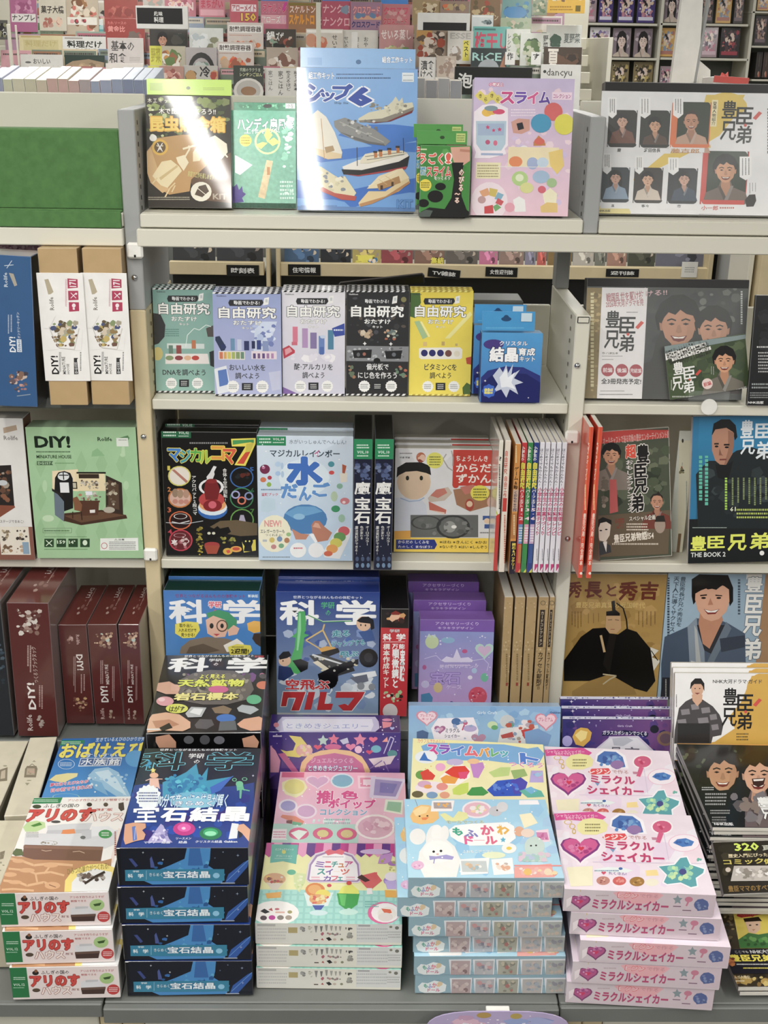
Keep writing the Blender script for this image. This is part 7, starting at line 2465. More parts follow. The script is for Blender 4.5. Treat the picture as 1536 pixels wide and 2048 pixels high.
laugh = '''
g 1000 720 1760 1240 1c2018 181614
n 1000 730 1740 950 30 14 40 3a4632,2a3424,4a5638,5a6448
p e0a040 1000 720 1720 735 1720 745 1000 732
p 141010 1120 960 1150 850 1200 790 1290 770 1360 800 1370 880 1350 980 1250 1010
f 1268 905 84 c8946c 16100e 141414 m
f 1478 920 84 dca888 14100e 6a5a5c m
p 3c1c18 1440 940 1520 935 1510 975 1478 990 1448 975
p f0e8e0 1448 944 1512 940 1505 952 1452 955
p 14181a 1120 1010 1180 975 1250 1010 1330 1000 1400 1080 1400 1240 1180 1240
n 1290 1000 1560 1230 20 20 50 7a7478,5c5658,8a7a72
z 1145 985 1215 1010 2 c8c8c8
z 1165 1020 1290 1100 4 a8a8a8
z 1195 1120 1310 1150 2 a8a8a8
z 1205 1160 1290 1205 3 909090
t 1218 1198 1330 1216 f0f0f0 b4 |NHK出版
p f0f0ee 1472 1050 1560 1045 1560 1100 1480 1105
t 1475 1050 1560 1110 f0f0ee b6 k2a2a2a,4 |豊
t 1500 1115 1570 1180 f0f0ee b6 k2a2a2a,4 |兄
'''
o = B('drama_magazine', 'black magazine with two laughing men on the cover, topmost of its stack', 'magazine', 'laughing men magazines stacked at the right', 'L', '1012 722 1700 745 1930 1222 1190 1232', ('Y', 1.80), 0, .0085, dict(F='1c1e1a', S='9a9894', D='a8a6a0', L='b0aeaa'), laugh, 'gloss', c=.0008)
z = zof(o); nst = int((z-.0085-.271)/.0098)-3
print('MAG', z, nst)
for i in range(nst): dup(o, ((.004, -.003, .006, -.001)[i % 4], (.002, -.002, .003, 0)[i % 4], -.0098*(i+1)), 'black two-men magazine in the stack at the right, %s below the top one' % ORD[i], rz=(.8, -.6, .3, 0, -.9)[i % 5])
comic = '''
n 1235 460 1560 780 20 14 40 2a2418,3a3424,1c1810
e 1300 500 60 26 2c281c
t 1338 466 1480 512 c8dc48 b6 |320
t 1500 480 1560 510 b8b8a8 b3 |頁
t 1300 528 1560 550 d8c8a0 b3 |歴史入門にぴったり
t 1272 560 1510 592 c8b848 b5 |コミック
t 1512 560 1560 592 c8b848 b5 |偉
p b8b0a8 1335 602 1560 600 1560 690 1315 692
n 1330 605 1560 688 30 10 26 d0c8c0,a8a098,8a8278,e0dcd8
t 1300 715 1560 750 8a6a30 b5 |豊臣ママのすべて
e 1300 625 16 14 c8b8a8
'''
o = B('history_comic', 'dark history comic with yellow-green numerals, below the laughing men magazines', 'comic book', 'history comics', 'O', '1232 462 1800 440 1850 750 1245 770', ('Y', 1.70), 32, .012, dict(F='241f14', S='8a8680', D='6a665e', L='8a867e'), comic, 'gloss', c=.0008)
for i in range(0): dup(o, ((.003, -.002)[i % 2], .0, -.0146*(i+1)), 'dark history comic lower in its pile, %s below the top one' % ORD[i])
sam = '''
n 1250 820 1560 1320 40 20 60 3a3428,4a4030,2a241c,5c5038
p f0d848 1320 835 1560 840 1560 1090 1370 1090 1340 960
p 3a3020 1250 830 1320 835 1345 960 1370 1090 1280 1100
n 1260 840 1340 1080 20 8 20 6a5a3a,1c1812,8a7a50
p b82a28 1350 900 1365 860 1400 835 1450 830 1490 850 1495 890 1440 900 1380 910
'''+''.join('l d84a38 5 %d 905 %d %d\n' % (1420+(x-1420)//3, x, y) for x, y in ((1352, 880), (1368, 855), (1390, 840), (1415, 832), (1445, 832), (1475, 845), (1490, 865)))+'''
p 2a2018 1390 915 1480 905 1500 930 1400 940
p e8c0a0 1400 935 1490 930 1490 980 1460 1005 1420 995
e 1430 955 8 4 2a1a14
e 1470 952 8 4 2a1a14
p c88060 1440 980 1462 978 1450 988
p 3a7a38 1360 1040 1420 1000 1480 1010 1540 1000 1560 1060 1540 1090 1370 1090
n 1370 1010 1550 1085 12 10 24 4a9a40,2a5a28,6aaa50
r 1250 1095 1560 1240 1a1a28
t 1340 1105 1420 1120 d8d8d0 b2 |ここでも
t 1430 1098 1560 1122 e8e8e4 b4 |NHK大河
t 1310 1128 1560 1168 f0e038 b8 |豊臣兄弟
z 1350 1178 1560 1192 1 d8d8d0
z 1390 1200 1560 1215 1 e8d850
n 1290 1130 1350 1210 10 10 22 a85a30,c87838,7a3a20
n 1280 1240 1560 1320 20 14 34 b89848,8a6a34,d0b868
t 1320 1250 1430 1270 e8d8b0 b3 |まんが人物伝
z 1320 1275 1400 1290 1 e8d8b0
'''
o = B('samurai_comic', 'yellow and black samurai comic with red-crested warrior, lowest at the right edge', 'comic book', 'samurai comics at the right corner', 'O', '1248 838 1800 845 1860 1310 1268 1322', ('Y', 1.63), 0, .009, dict(F='3a3020', S='8a8680', D='9a968e', L='8a867e'), sam, 'gloss', c=.0008)
zz = zof(o); print('SAM', zz, [round(v, 3) for v in INFO['history_comic'][0].translation], INFO['history_comic'][1:]); nst = max(0, int((zz-.009-.2702)/.0103))
for i in range(nst): dup(o, ((.004, -.003)[i % 2], .001*(i % 3), -.0103*(i+1)), 'samurai comic lower in the pile at the right corner, %s below the top one' % ORD[i])
# ---- hanging shop card at the foot of the tray
def shop_card():
    p0 = PY(850, 2046, 1.58); p1 = PY(1142, 2046, 1.58); top = PY(1000, 2023, 1.58); w_ = p1[0]-p0[0]; H = .1; cx = (p0[0]+p1[0])/2; zt = top[2]
    n = 28; out = []
    for i in range(n):
        t = 6.2832*i/n; out.append((w_/2*math.copysign(abs(math.cos(t))**.6, math.cos(t)), -H/2+H/2*math.copysign(abs(math.sin(t))**.7, math.sin(t))))
    V = [(x, y, 0) for x, y in out]+[(x, y, -.002) for x, y in out]; Fc = [list(range(n)), list(range(n, 2*n))[::-1]]+[[i, n+i, n+(i+1) % n, (i+1) % n] for i in range(n)]
    Fc = [f[::-1] if k > 1 else f for k, f in enumerate(Fc)]
    C = [hx('b8a8d0')]*len(Fc)
    Mw = Matrix(((1, 0, 0, cx), (0, 0, -1, 1.58), (0, 1, 0, zt), (0, 0, 0, 1)))
    fc = Face((-w_/2, -H, 0), (1, 0, 0), (0, 1, 0), (0, 0, 1), w_, H, Mw=Mw)
    fc.draw('@ U\nn 8 6 45 60 10 6 12 d8b0c4,e0b8cc,c8a0c0\nn 50 4 92 60 10 6 12 8a98c8,98a8d8,a8b0dc\ne 40 8 5 6 b89850\ne 62 10 4 6 b8a050\nt 22 24 72 44 e8e4f0 b2 |Girls Craft\nn 10 5 90 50 14 .6 1.4 ffffff')
    n0 = len(V); V += fc.V; Fc += [[i+n0 for i in f] for f in fc.F]; C += fc.C
    o = mk('shop_card', V, Fc, C, 'card'); o.matrix_basis = Mw
    tag(o, 'rounded lilac and blue girls craft card fixed to the front of the low tray', 'sign')
    block_ = mk('mounting_tab', *cham(-.02, .02, -.04, -.006, -.02, -.0022, .001)[:2], None, 'white', o)
shop_card()
# ================================================================ across the aisle: magazine rack and comic wall
def blockp(name, x0, y0, x1, y1, Y, dY, mat, parent=None, c=.002):
    """a world-aligned block whose front, on the plane Y, covers a measured rectangle"""
    xm, ym = (x0+x1)/2, (y0+y1)/2 if abs(y1-y0) < 300 else 100
    o = block(name, PY(x0, ym, Y)[0], PY(x1, ym, Y)[0], Y, Y+dY, PY(xm, y1, Y)[2], PY(xm, y0, Y)[2], mat, None, c)
    if parent: keep(o, parent)
    return o
rack = empty('magazine_rack', (0, 6.2, 0)); tag(rack, 'long cream magazine rack with black shelf tags seen beyond the aisle', 'magazine rack')
# tiered back with a rail for every row
tiers = [(150, 5.72), (118, 5.80), (84, 5.88), (50, 5.96), (16, 6.04), (-18, 6.12), (-52, 6.2)]
for i, (y, Y) in enumerate(tiers):
    p = PY(600, y+128, Y-.02)
    keep(block('tier_rail', -2.6, 1.05, Y-.05, Y-.044, p[2]-.03, p[2]+.02, 'shelf'), rack)
    keep(block('tier_step', -2.6, 1.05, Y-.043, Y+.025, p[2]-.03, p[2]-.02, 'shelf'), rack)
keep(block('back_board', -2.62, 1.08, 6.31, 6.33, .2, 2.25, 'shelf'), rack)
for x0, x1 in ((-2.62, -2.6), (1.06, 1.08)): keep(block('end_panel', x0, x1, 5.64, 6.31, 0, 1.95 if x0 < 0 else 1.86, 'shelf'), rack)
for px0, px1, py0, Y in ((18, 26, 48, 5.6), (31, 42, 50, 5.6), (632, 642, 5, 5.6)): 
    a = PY(px0, py0, Y); b = PY(px1, 200, Y); keep(block('divider_post', a[0], b[0], Y, Y+.02, 1.35, a[2], 'shelf'), rack)
# the lower front: tagged beams and face-out shelf seen through the gap of the near bookshelf
YB = 5.1
for x0, x1 in ((338, 528), (560, 1418)):
    a = PY(x0, 526, YB); b = PY(x1, 545, YB); zt = PY(900, 530, YB)[2]; zb = PY(900, 556, YB)[2]
    keep(block('front_beam', a[0], b[0], YB, YB+.03, zb, zt, 'wood'), rack)
    keep(block('display_shelf', a[0], b[0], YB+.031, YB+.35, zt-.05, zt-.035, 'shelf'), rack)
    keep(block('kick_panel', a[0], b[0], YB+.08, YB+.1, .02, zb-.002, 'black'), rack)
for x0 in (532, 552, 1418): a = PY(x0, 520, YB-.01); b = PY(x0+8, 520, YB); keep(block('front_post', a[0], b[0], YB-.012, YB+.05 if x0 < 1400 else YB+.3, 0, a[2]+.35, 'wood'), rack)
keep(block('display_back', -1.4, 1.45, YB+.36, YB+.37, .3, 1.25, 'deckgrey'), rack)
for tx, (x0, y0, x1, y1, rz) in (('時刻表', (453, 530, 518, 552, 0)), ('住宅情報', (576, 529, 641, 551, 0)), ('TV雑誌', (855, 535, 920, 553, -5)), ('女性週刊誌', (971, 534, 1035, 553, -1)), ('週刊誌', (1212, 538, 1278, 554, 0))):
    o = B('shelf_tag', 'black shelf tag for %s on the far rack beam' % {'時刻表': 'timetables, leftmost', '住宅情報': 'housing magazines', 'TV雑誌': 'television magazines, hanging crooked', '女性週刊誌': 'women weeklies', '週刊誌': 'weeklies, rightmost'}[tx], 'shelf tag', None, 'P', (x0, y0, x1, y0, x1, y1, x0, y1), ('Y', YB-.004), 90, .003, '151515', '@ U\nt 14 26 86 76 e8e8e4 b4 |%s' % tx, 'card', c=.0005)
    if rz: o.matrix_basis = INFO[o.name][0]@Matrix.Rotation(math.radians(rz), 4, 'Z')
o = B('price_card', 'small white card on the right end of the far rack beam', 'card', None, 'P', '1363 524 1395 524 1395 555 1363 555', ('Y', YB-.006), 90, .002, 'e4e2dc', '@ U\nz 20 30 80 70 3 9a9a94', 'card')
rm = random.Random(11)
def mag(x0, y0, x1, Y, base, art, label, group=None, h=1.36, e=82, slope=0):
    w_ = x1-x0; y2 = y0+min(w_*h*.95, 106)
    return B('magazine', label, 'magazine', group, 'P', (x0, y0, x1, y0+slope, x1, y2+slope, x0, y2), ('Y', Y), e, .006, dict(F=base, S='c8c4bc'), '@ U\n'+art, 'card', c=.0005, seed=int(x0*7+y0*13) & 1023)
low = [(345, 430, '3a3c40', 'dark railway'), (433, 526, '3c3e44', 'charcoal'), (568, 638, '4a6a90', 'blue housing'), (641, 702, '2c3038', 'black'), (705, 762, 'b8a860', 'multicoloured summer'), (763, 826, '9a4850', 'red group photo'), (829, 889, '8a6a5c', 'brown'), (892, 956, '6a6460', 'grey'), (959, 996, 'd078a0', 'pink'), (999, 1048, '9a8078', 'rosy'), (1051, 1072, '8a88a0', 'narrow lilac'), (1075, 1093, 'c86058', 'narrow red'), (1096, 1144, '8a7040', 'mustard'), (1147, 1188, 'b8b4ac', 'pale dress'), (1191, 1212, '7a7c74', 'narrow grey'), (1215, 1254, 'a88070', 'face close-up'), (1257, 1311, '4a4c40', 'dark green'), (1314, 1410, '6a6c7c', 'slate blue')]
for x0, x1, c, nm in low:
    w_ = x1-x0; y2 = 533
    art = 'n 3 2 97 98 26 6 16 %s\n' % ','.join([c, '%02x%02x%02x' % tuple(min(255, int(int(c[i:i+2], 16)*1.3)) for i in (0, 2, 4)), '%02x%02x%02x' % tuple(int(int(c[i:i+2], 16)*.6) for i in (0, 2, 4)), rm.choice(['c8b8a8', 'd8c8b0', 'a89890'])])
    if x0 == 705: art += 't 10 66 80 90 f0e850 b6 |夏\nn 40 70 95 98 12 5 10 3a80b8,d83a40,f0e8d8\n'
    if x0 == 829: art += 't 55 72 98 92 e8e048 b6 |集結\n'
    o = B('magazine', nm+' magazine face out on the low shelf of the far rack', 'magazine', 'face-out magazines on the far low shelf', 'P', (x0, y2-max(w_, 60)*1.1, x1, y2-max(w_, 60)*1.1, x1, y2, x0, y2), ('Y', YB+.05), 84, .006, dict(F=c, S='c8c4bc'), '@ U\n'+art, 'card', c=.0005)
# named covers, nearest rows last
T4, T3, T2, T1, T0 = 5.70, 5.78, 5.86, 5.94, 6.02
J = [
 (131, -10, 197, T1, 'c8b8a0', 'n 3 3 97 97 40 6 14 a87848,e8d8c0,8a5a38,d87868,f0e8d8\nr 5 52 95 70 f0ece0\nn 10 54 90 68 8 4 8 c84858,e8a8a8,5a4a40', 'collage cooking magazine with small sweets pictures in the far rack'),
 (78, -8, 132, T1, 'd8d0bc', 't 8 28 92 50 2a2420 b3 |菓子大橋\nn 5 55 95 95 16 6 14 b87060,e8c8b0,c89888', 'beige sweets recipe magazine near the top left'),
 (20, -6, 74, T1, 'b86a94', 'n 5 5 95 60 20 8 16 c87aa4,a85a84,d898b8\nr 5 48 95 72 e8e4e0\nt 8 50 92 68 4a4040 b3 |ナンプレ', 'magenta number puzzle magazine at the top left'),
 (-14, 40, 16, T3, '5a5a54', 'n 3 3 97 97 20 10 24 2c2c2c,8a8a6a,e0e0dc', 'dark magazine cut by the left picture edge in the far rack'),
 (42, 37, 128, T1, 'e8e8e4', 'r 14 12 86 30 b8c8a8\nr 30 24 100 46 4a7a50\nr 30 12 100 34 c8dcc0\nt 12 8 88 22 5a8a50 b4 |料理だけ\nt 34 25 76 30 7aa878 b2 |オレンジページ\ne 16 30 10 6 c89868\nr 0 36 100 60 3a5a44', 'white cookery magazine with green title, upper row left block'),
 (131, 38, 208, T1, 'e4e8e8', 'r 28 14 100 36 58b0b0\nr 28 12 100 20 a8d8d8\nt 12 8 92 22 58a0b0 b4 |料理だけ\nt 34 26 82 31 c8e8e8 b2 |オレンジページ\nr 4 22 26 36 a88a80\nr 0 36 100 60 2a8a8a', 'white cookery magazine with teal title'),
 (40, 71, 127, T2, 'e0d4a4', 'r 10 8 90 28 d4c890\nt 14 9 86 21 c8b878 b3 |料理だけ\nr 5 1 50 4 c8b070', 'pale yellow cookery magazine in the left block'),
 (127, 73, 216, T2, 'e4e4e0', 'r 5 2 45 5 b0a8a0\nt 10 8 88 21 2a3028 b5 |料理だけ\nt 28 22 74 28 4a4a44 b3 |オレンジページ\nr 0 30 100 60 22382c\nr 12 30 18 38 d8dcd8\nr 70 33 76 38 d8dcd8', 'white cookery magazine with black title over a dark green picture'),
 (43, 109, 128, T3, 'dcdad4', 't 30 8 70 18 4a4844 b3 |おいしい\nt 22 21 82 32 4a4844 b4 |魚の食べ方\ne 18 15 7 2 6a6a68\ne 88 24 5 3 6a6a68', 'white fish eating guide in the left block, bottom row'),
 (131, 110, 211, T3, '2c4038', 'p a89070 2 20 20 12 60 8 98 14 96 45 4 45\nn 10 12 95 40 20 6 14 b89c78,8a7458,c8b088', 'dark green magazine with a loaf picture, bottom row of the left block'),
 (209, -2, 276, T1, 'a8463c', 'n 5 10 95 50 20 6 14 b8544a,983c34,c87060', 'brick red magazine behind the golden ratio one'),
 (212, 37, 290, T2, 'a83c34', 't 6 6 54 12 e88880 b2 |たれ·ソースの\nt 6 15 50 27 f09890 b5 |黄金比\nn 50 20 95 50 16 5 12 8a3a34,b86058,7a6a60\nl e0a098 2 92 2 86 20', 'red golden ratio cookery magazine above the Japanese food basics book'),
 (216, 76, 288, T3, 'd4ccc8', 't 10 6 74 28 4a4644 b2 |基本の\nt 4 32 52 54 4a4644 b2 |和食\nz 60 40 90 50 3 a8a4a0\nn 20 62 80 72 8 3 7 8a6a50', 'grey-white Japanese food basics book in the left block'),
 (213, 127, 288, T4, 'e4dcd4', 'z 20 8 85 14 1 c87868\nz 20 18 80 26 2 b0a8a0', 'pale booklet at the foot of the left block'),
 (286, -14, 332, T0, 'c8c0b8', 'n 5 5 95 95 20 8 18 a8a8a0,d8a898', 'grey magazine top centre left'), (330, -12, 392, T0, 'c06878', 'n 5 5 95 50 20 6 14 d88898,e8b8a0,b04860\nt 10 20 92 40 e8c8c8 b5 |SAAN', 'rose puzzle magazine behind the black cookery sign'),
 (398, -16, 450, T0, 'd07888', 't 8 22 92 48 c83a58 b6 |まちがい\nr 5 52 95 70 e8a8b4', 'pink spot-the-difference magazine at the top'),
 (300, 55, 376, T2, '34302c', 'f 34 26 10 d0987c 1c1818 2a2624 m\nn 50 5 98 45 14 8 16 2c3430,4a4640,5a564c', 'dark magazine with a smiling cook in front of the black sign'),
 (300, 92, 372, T3, 'c8c0a8', 'r 0 0 34 42 d8d838\nt 4 4 30 36 b0a820 b5 |野菜\nn 30 4 98 60 24 8 18 d89848,6a8a48,e8e0c8,a86a40,f0ece0', 'magazine with yellow-green title and a sandwich'),
 (297, 132, 368, T4, 'c09080', 'r 0 0 32 60 d8d440\nt 4 6 28 40 b0a820 b5 |肉\nn 34 2 98 50 20 8 18 a85a50,d89888,c87868,e8c8b8', 'magazine with sliced meat picture and lime title strip'),
 (379, 56, 447, T2, 'd8dcd8', 'n 3 3 60 60 14 8 20 e8ecec,c0ccd0\nn 50 10 98 60 18 8 16 a8a88c,8a8a6c,c8ccb8', 'pale cookery magazine with a glass and greens'),
 (372, 95, 434, T3, 'bcb4b4', 'o 50 62 44 50 12 2a2a28\nn 20 30 80 60 14 8 16 7a9a88,c8d0cc,8a8a80', 'grey magazine with a black arched pan rim'),
 (367, 131, 436, T4, 'c8c4bc', 't 48 2 78 26 2a2a2c b5 |冷\nt 56 30 68 40 2a2a2c b3 |や\nn 2 6 40 40 14 8 18 a87848,c89858,6a5a38\nn 76 4 98 40 8 8 16 b84830,d8a070', 'cold dishes magazine with a bowl, behind the yellow-green insect kit'),
 (455, 45, 527, T2, 'd8ccc4', 'r 4 6 96 22 f0eeea\nt 6 8 94 20 4a3430 b3 |耐熱調理容器\nz 6 25 70 30 1 c89888\nn 5 34 95 60 24 8 16 e08048,e8c8b8,b85838,c8b8a8', 'heatproof container recipe magazine, the upper of two'),
 (435, 84, 508, T3, 'd0c4bc', 'r 4 4 94 20 f0eeea\nt 6 6 92 18 4a3430 b3 |耐熱調理容器\nz 6 22 60 26 1 b08878\nn 5 28 95 70 30 8 18 e07840,e8a868,a85838,c8a888,d84830', 'heatproof container recipe magazine, the lower of two'),
 (460, 0, 516, T1, 'c85868', 'r 6 12 94 32 f0e0e4\nt 8 13 92 31 c04858 b5 |アローメイト\nt 40 36 92 58 f0c030 b7 k6a3a40,6 |150', 'pink arrow puzzle magazine with a yellow 150'),
 (521, 2, 578, T1, 'c87088', 't 8 8 92 32 d82868 b5 kf0d0d8,4 |スケルトン\nr 2 38 90 62 e8b0b8\nt 4 40 70 60 f4ece8 b5 kc04868,5 |アローズ\nt 72 40 90 60 e0a0c0 b5 |19\np d838a0 84 4 94 2 84 26 76 24', 'pink skeleton puzzle magazine with a magenta stroke'),
 (576, 5, 634, T1, 'a87850', 'r 2 2 98 8 8a7a30\nt 6 9 94 28 f0e0d0 b5 kb83828,5 |スケルトン\nt 4 32 90 58 f0a020 b9 kc87010,3 |スケルトロ', 'orange skeleton puzzle magazine beside the white post'),
 (643, 2, 702, T1, 'c05870', 't 5 9 95 32 f0b8c0 b5 kb83858,5 |ナンクロ\nt 5 42 95 66 f0b8c0 b5 kb83858,5 |ナンクロ\nn 60 5 98 40 6 6 12 8a9ab0', 'pink number crossword magazine beside the white post'),
 (701, 4, 763, T1, 'a88098', 't 8 10 94 30 f0a8a8 b5 kc04858,5 |クロスワード\nr 10 34 98 44 e0a888\nt 4 48 94 64 3a3a7a b5 |クロスワード\nn 5 25 95 40 8 6 12 6a8ab0,c06878', 'lilac crossword magazine in the puzzle row'),
 (763, 8, 820, T1, 'c87880', 't 8 8 92 30 d84868 b4 |クロスワ\nt 6 38 90 56 c83850 b5 ke8b0b0,4 |クロスワード\nn 10 10 90 60 12 6 12 d8a0a0,b88080', 'salmon crossword magazine in the puzzle row'),
 (523, -30, 576, T0, '4a88d0', '', 'blue topped magazine above the magenta stroke one'), (645, -32, 700, T0, '5090d8', '', 'blue topped magazine above the number crossword'), (762, -30, 816, T0, '4a90e0', '', 'blue topped magazine above the salmon crossword'),
 (824, 0, 880, T1, 'a89068', 'n 3 3 97 60 24 6 14 8a6a40,c8b080,d8c8a8,6a4a30', 'brown photo magazine beside the white framed sign'),
 (880, 2, 938, T1, '9a8070', 'n 3 3 97 30 16 6 14 b8a070,d87040,6a5a50\nr 2 32 98 52 6a4a70\nt 4 33 96 50 a88898 b4 |クロスワード', 'brown and plum puzzle magazine top right of centre'),
 (940, -4, 1000, T1, '8a6a48', 'n 3 3 97 60 24 6 14 a84a30,c8b080,6a5a38\nt 6 42 94 58 d8c8a0 b4 |ソニージャン', 'rust brown magazine above the pickled plum one'),
 (1003, -4, 1062, T1, '6a9a98', 'n 3 3 97 97 34 6 16 3a88b8,2a6a90,88b088,c8c8a0\ne 45 38 40 16 3a88c0', 'blue and green travel magazine right of centre'),
 (1064, -8, 1094, T1, '8a9a80', 'n 3 3 97 97 24 8 18 5a7a58,c8c8a8,a8a888', 'narrow green travel magazine right of centre'),
 (1000, 36, 1062, T2, 'a0b090', 'n 3 3 97 60 24 6 14 c8b8a0,88a078,6a8a60,d8c8b0', 'green garden magazine behind the plant cover'),
 (943, 30, 986, T2, 'd4dcdc', 'r 4 4 96 8 f4f4f0\nn 40 12 96 40 12 6 12 4a5a60,8a9a9c', 'pale blue booklet above the pickled plum magazine'),
 (612, 58, 686, T2, 'd8d0c4', 'r 2 2 98 8 f8f4ec\ne 14 24 16 14 d89878\nn 20 12 62 50 24 8 16 d87858,c88868,e0b098\nt 70 12 84 46 5a5450 v b2 |せいろ', 'steaming recipe magazine with eggs behind the ship kit'),
 (680, 60, 756, T2, 'dcd8d0', 't 10 14 22 44 6a6460 v b2 |せいろ蒸\nt 38 14 50 44 6a6460 v b2 |朝ごはん\nt 62 14 74 44 6a6460 v b2 |おやつ\nr 30 4 46 60 f0eeea', 'white steamed breakfast magazine behind the ship kit'),
 (758, 50, 826, T2, 'c89090', 't 6 10 94 34 f0e0dc b3 |せいろ蒸し\nn 5 40 95 80 20 8 18 8aa868,d8d8a8,c8b888,e0c8b8', 'dusty pink steamer magazine behind the ship kit'),
 (829, 50, 896, T3, 'a08c78', 'p c89850 6 4 50 0 54 40 20 46 4 30\nn 5 10 95 95 34 8 18 4a3c34,c8b8a8,a84830,e0d0c0,6a5848', 'brown coffee magazine right of the ship kit'),
 (895, 62, 946, T3, 'd8d4cc', 't 10 6 90 24 b8b4b0 b5 |ESSE\nr 60 28 86 90 e8dc40\nt 64 30 82 78 2a2a20 v b4 |ベスト\nn 5 40 58 95 16 8 16 a89888,8a7a6c,e0dcd8', 'white housekeeping magazine with a yellow best strip'),
 (838, 114, 872, T4, 'e4e2de', 't 10 16 90 60 3a3a38 b2 |漬食\nt 10 62 80 96 3a3a38 b2 |けべ', 'white pickle food book behind the top panel'),
 (873, 112, 912, T4, 'c8b8a8', 'n 3 3 97 97 24 8 18 a89080,d8c8b8,b8a8a0', 'blurred beige booklet beside the pickle food book'),
 (945, 53, 1020, T3, '68b8b0', 'r 4 4 60 8 3a7a78\nt 6 12 94 50 d84868 b6 |梅干し\nt 26 56 78 68 f0e040 b5 |フキ味噌\ne 55 72 16 8 b83838\nz 80 58 96 70 2 e0f0ec', 'teal pickled plum magazine behind the top panel'),
 (941, 96, 1012, T4, '2c3838', 't 4 10 86 28 a8d8d0 b2 |RiCE\ne 50 46 30 22 a8b0b4\np b07858 96 8 98 50 78 50', 'dark rice magazine below the teal pickled plum one'),
 (1012, 58, 1060, T3, 'd8dcd4', 't 6 16 20 70 4a4a44 v b2 |レシピ\nn 20 8 98 98 34 8 18 4a6a38,8aa868,c8ccb0,6a8a50', 'white magazine with a green leafy plant, left half'),
 (1040, 66, 1098, T3, 'd8dcd4', 't 78 6 96 60 4a4a44 v b3 |野菜の\nn 3 6 76 98 40 8 18 3a5a30,7a9a58,c8ccb0,5a7a44', 'white vegetable magazine with leafy stalks, right one'),
 (1010, 104, 1030, T4, 'e8e8e4', 't 20 4 80 60 2a2a2a b4 |作', 'narrow white strip cover reading one character'), (1062, 104, 1082, T4, 'e8e8e4', 't 20 12 80 60 2a2a2a b4 |す', 'narrow white booklet left of the summer one'),
 (1092, 50, 1162, T3, 'd0d4d0', 'n 5 14 45 60 12 8 18 3a5a48,4a6a54\nt 50 18 96 40 6a7470 b3 |夏野菜', 'white summer vegetables magazine with a tree'),
 (1086, 94, 1162, T4, '4a3a2c', 'n 20 4 98 60 18 8 20 5a4432,6a4c38,3a2c22\nt 10 4 40 54 e8e0d4 b3 |夏', 'brown summer magazine behind the lilac slime box'),
 (1080, 129, 1160, 5.64, 'd8d8d4', 't 14 8 78 26 5a5a58 b1 |dancyu\ne 10 14 4 3 3a3a3a', 'white gourmet magazine behind the lilac slime box'),
 (467, 131, 527, T4, '3a4038', 't 22 6 90 16 b8c0a8 b3 |究極のラクうま\nt 22 18 96 28 d8d8a0 b3 |レンチンごはん\ne 50 66 50 34 d8d4cc\ne 50 64 40 26 b8b4ac\ne 50 66 26 12 9a7048', 'dark microwave recipe magazine with a white plate'),
 (531, 58, 592, T2, '4a443c', 't 4 6 30 30 f0f0ec b4 |鍋\nt 34 8 60 30 f0f0ec b3 |ズボ\nn 3 14 97 97 40 8 18 8aa890,5a4034,c8b0a0,2c2c28,a85848', 'dark one-pot recipe magazine with bold white title'),
 (533, 95, 596, T3, 'b8a898', 't 60 6 70 60 f0ece4 v b3 |ごはん\nn 3 6 97 97 36 8 18 8a6050,d8c8b8,6a5044,e8e0d8', 'warm brown rice bowl magazine behind the ship kit'),
 (530, 136, 600, T4, 'dcdad4', 't 10 6 22 50 6a6a66 v b1 |家ごはん\nt 38 6 52 60 5a5a56 v b2 |家ごはん\nt 60 6 74 50 5a5a56 v b2 |教えるほど\nt 82 6 96 50 5a5a56 v b2 |和食の基本', 'white home cooking booklet with vertical lettering'),
]
for ji, (x0, y0, x1, Y, base, art, lab) in enumerate(J): mag(x0, y0, x1, Y-.011*(ji % 2), base, art, lab, 'magazines in the far rack')
# fill the rows behind with plainer covers
pal = ['c07080', 'd8a0a8', 'b8a890', '8a9ab0', 'c8c0b0', 'a87858', '9ab0a0', 'd8c8a8', 'b06a60', '7a8a78', 'e0dcd4', 'b890a8']
nmz = {'c07080': 'rose', 'd8a0a8': 'pale pink', 'b8a890': 'beige', '8a9ab0': 'blue-grey', 'c8c0b0': 'cream', 'a87858': 'tan', '9ab0a0': 'grey-green', 'd8c8a8': 'sand', 'b06a60': 'brick', '7a8a78': 'olive', 'e0dcd4': 'off-white', 'b890a8': 'mauve'}
ROWN = ['lowest row', 'second lowest row', 'middle row', 'second highest row', 'top row']
for ri, (y, Y) in enumerate(((134, 5.74), (100, 5.82), (66, 5.90), (32, 5.98), (-8, 6.09))):
    x = -6+ri*9; k = 0
    while x < 1120:
        w_ = rm.uniform(58, 72); c = rm.choice(pal); c2, c3 = rm.choice(pal), rm.choice(pal)
        art = 'r 4 4 96 18 %s\nn 4 22 96 97 16 8 20 %s,%s,%s,4a4440\nz 8 6 90 15 1 4a4440' % (c2, c2, c3, rm.choice(pal))
        mag(x, y+rm.uniform(-3, 3), x+w_-1.5, Y, c, art, '%s magazine, far rack %s, %s from the left, mostly hidden' % (nmz[c], ROWN[ri], ORD[min(k, 18)]), 'half-hidden magazines in the far rack'); x += w_; k += 1
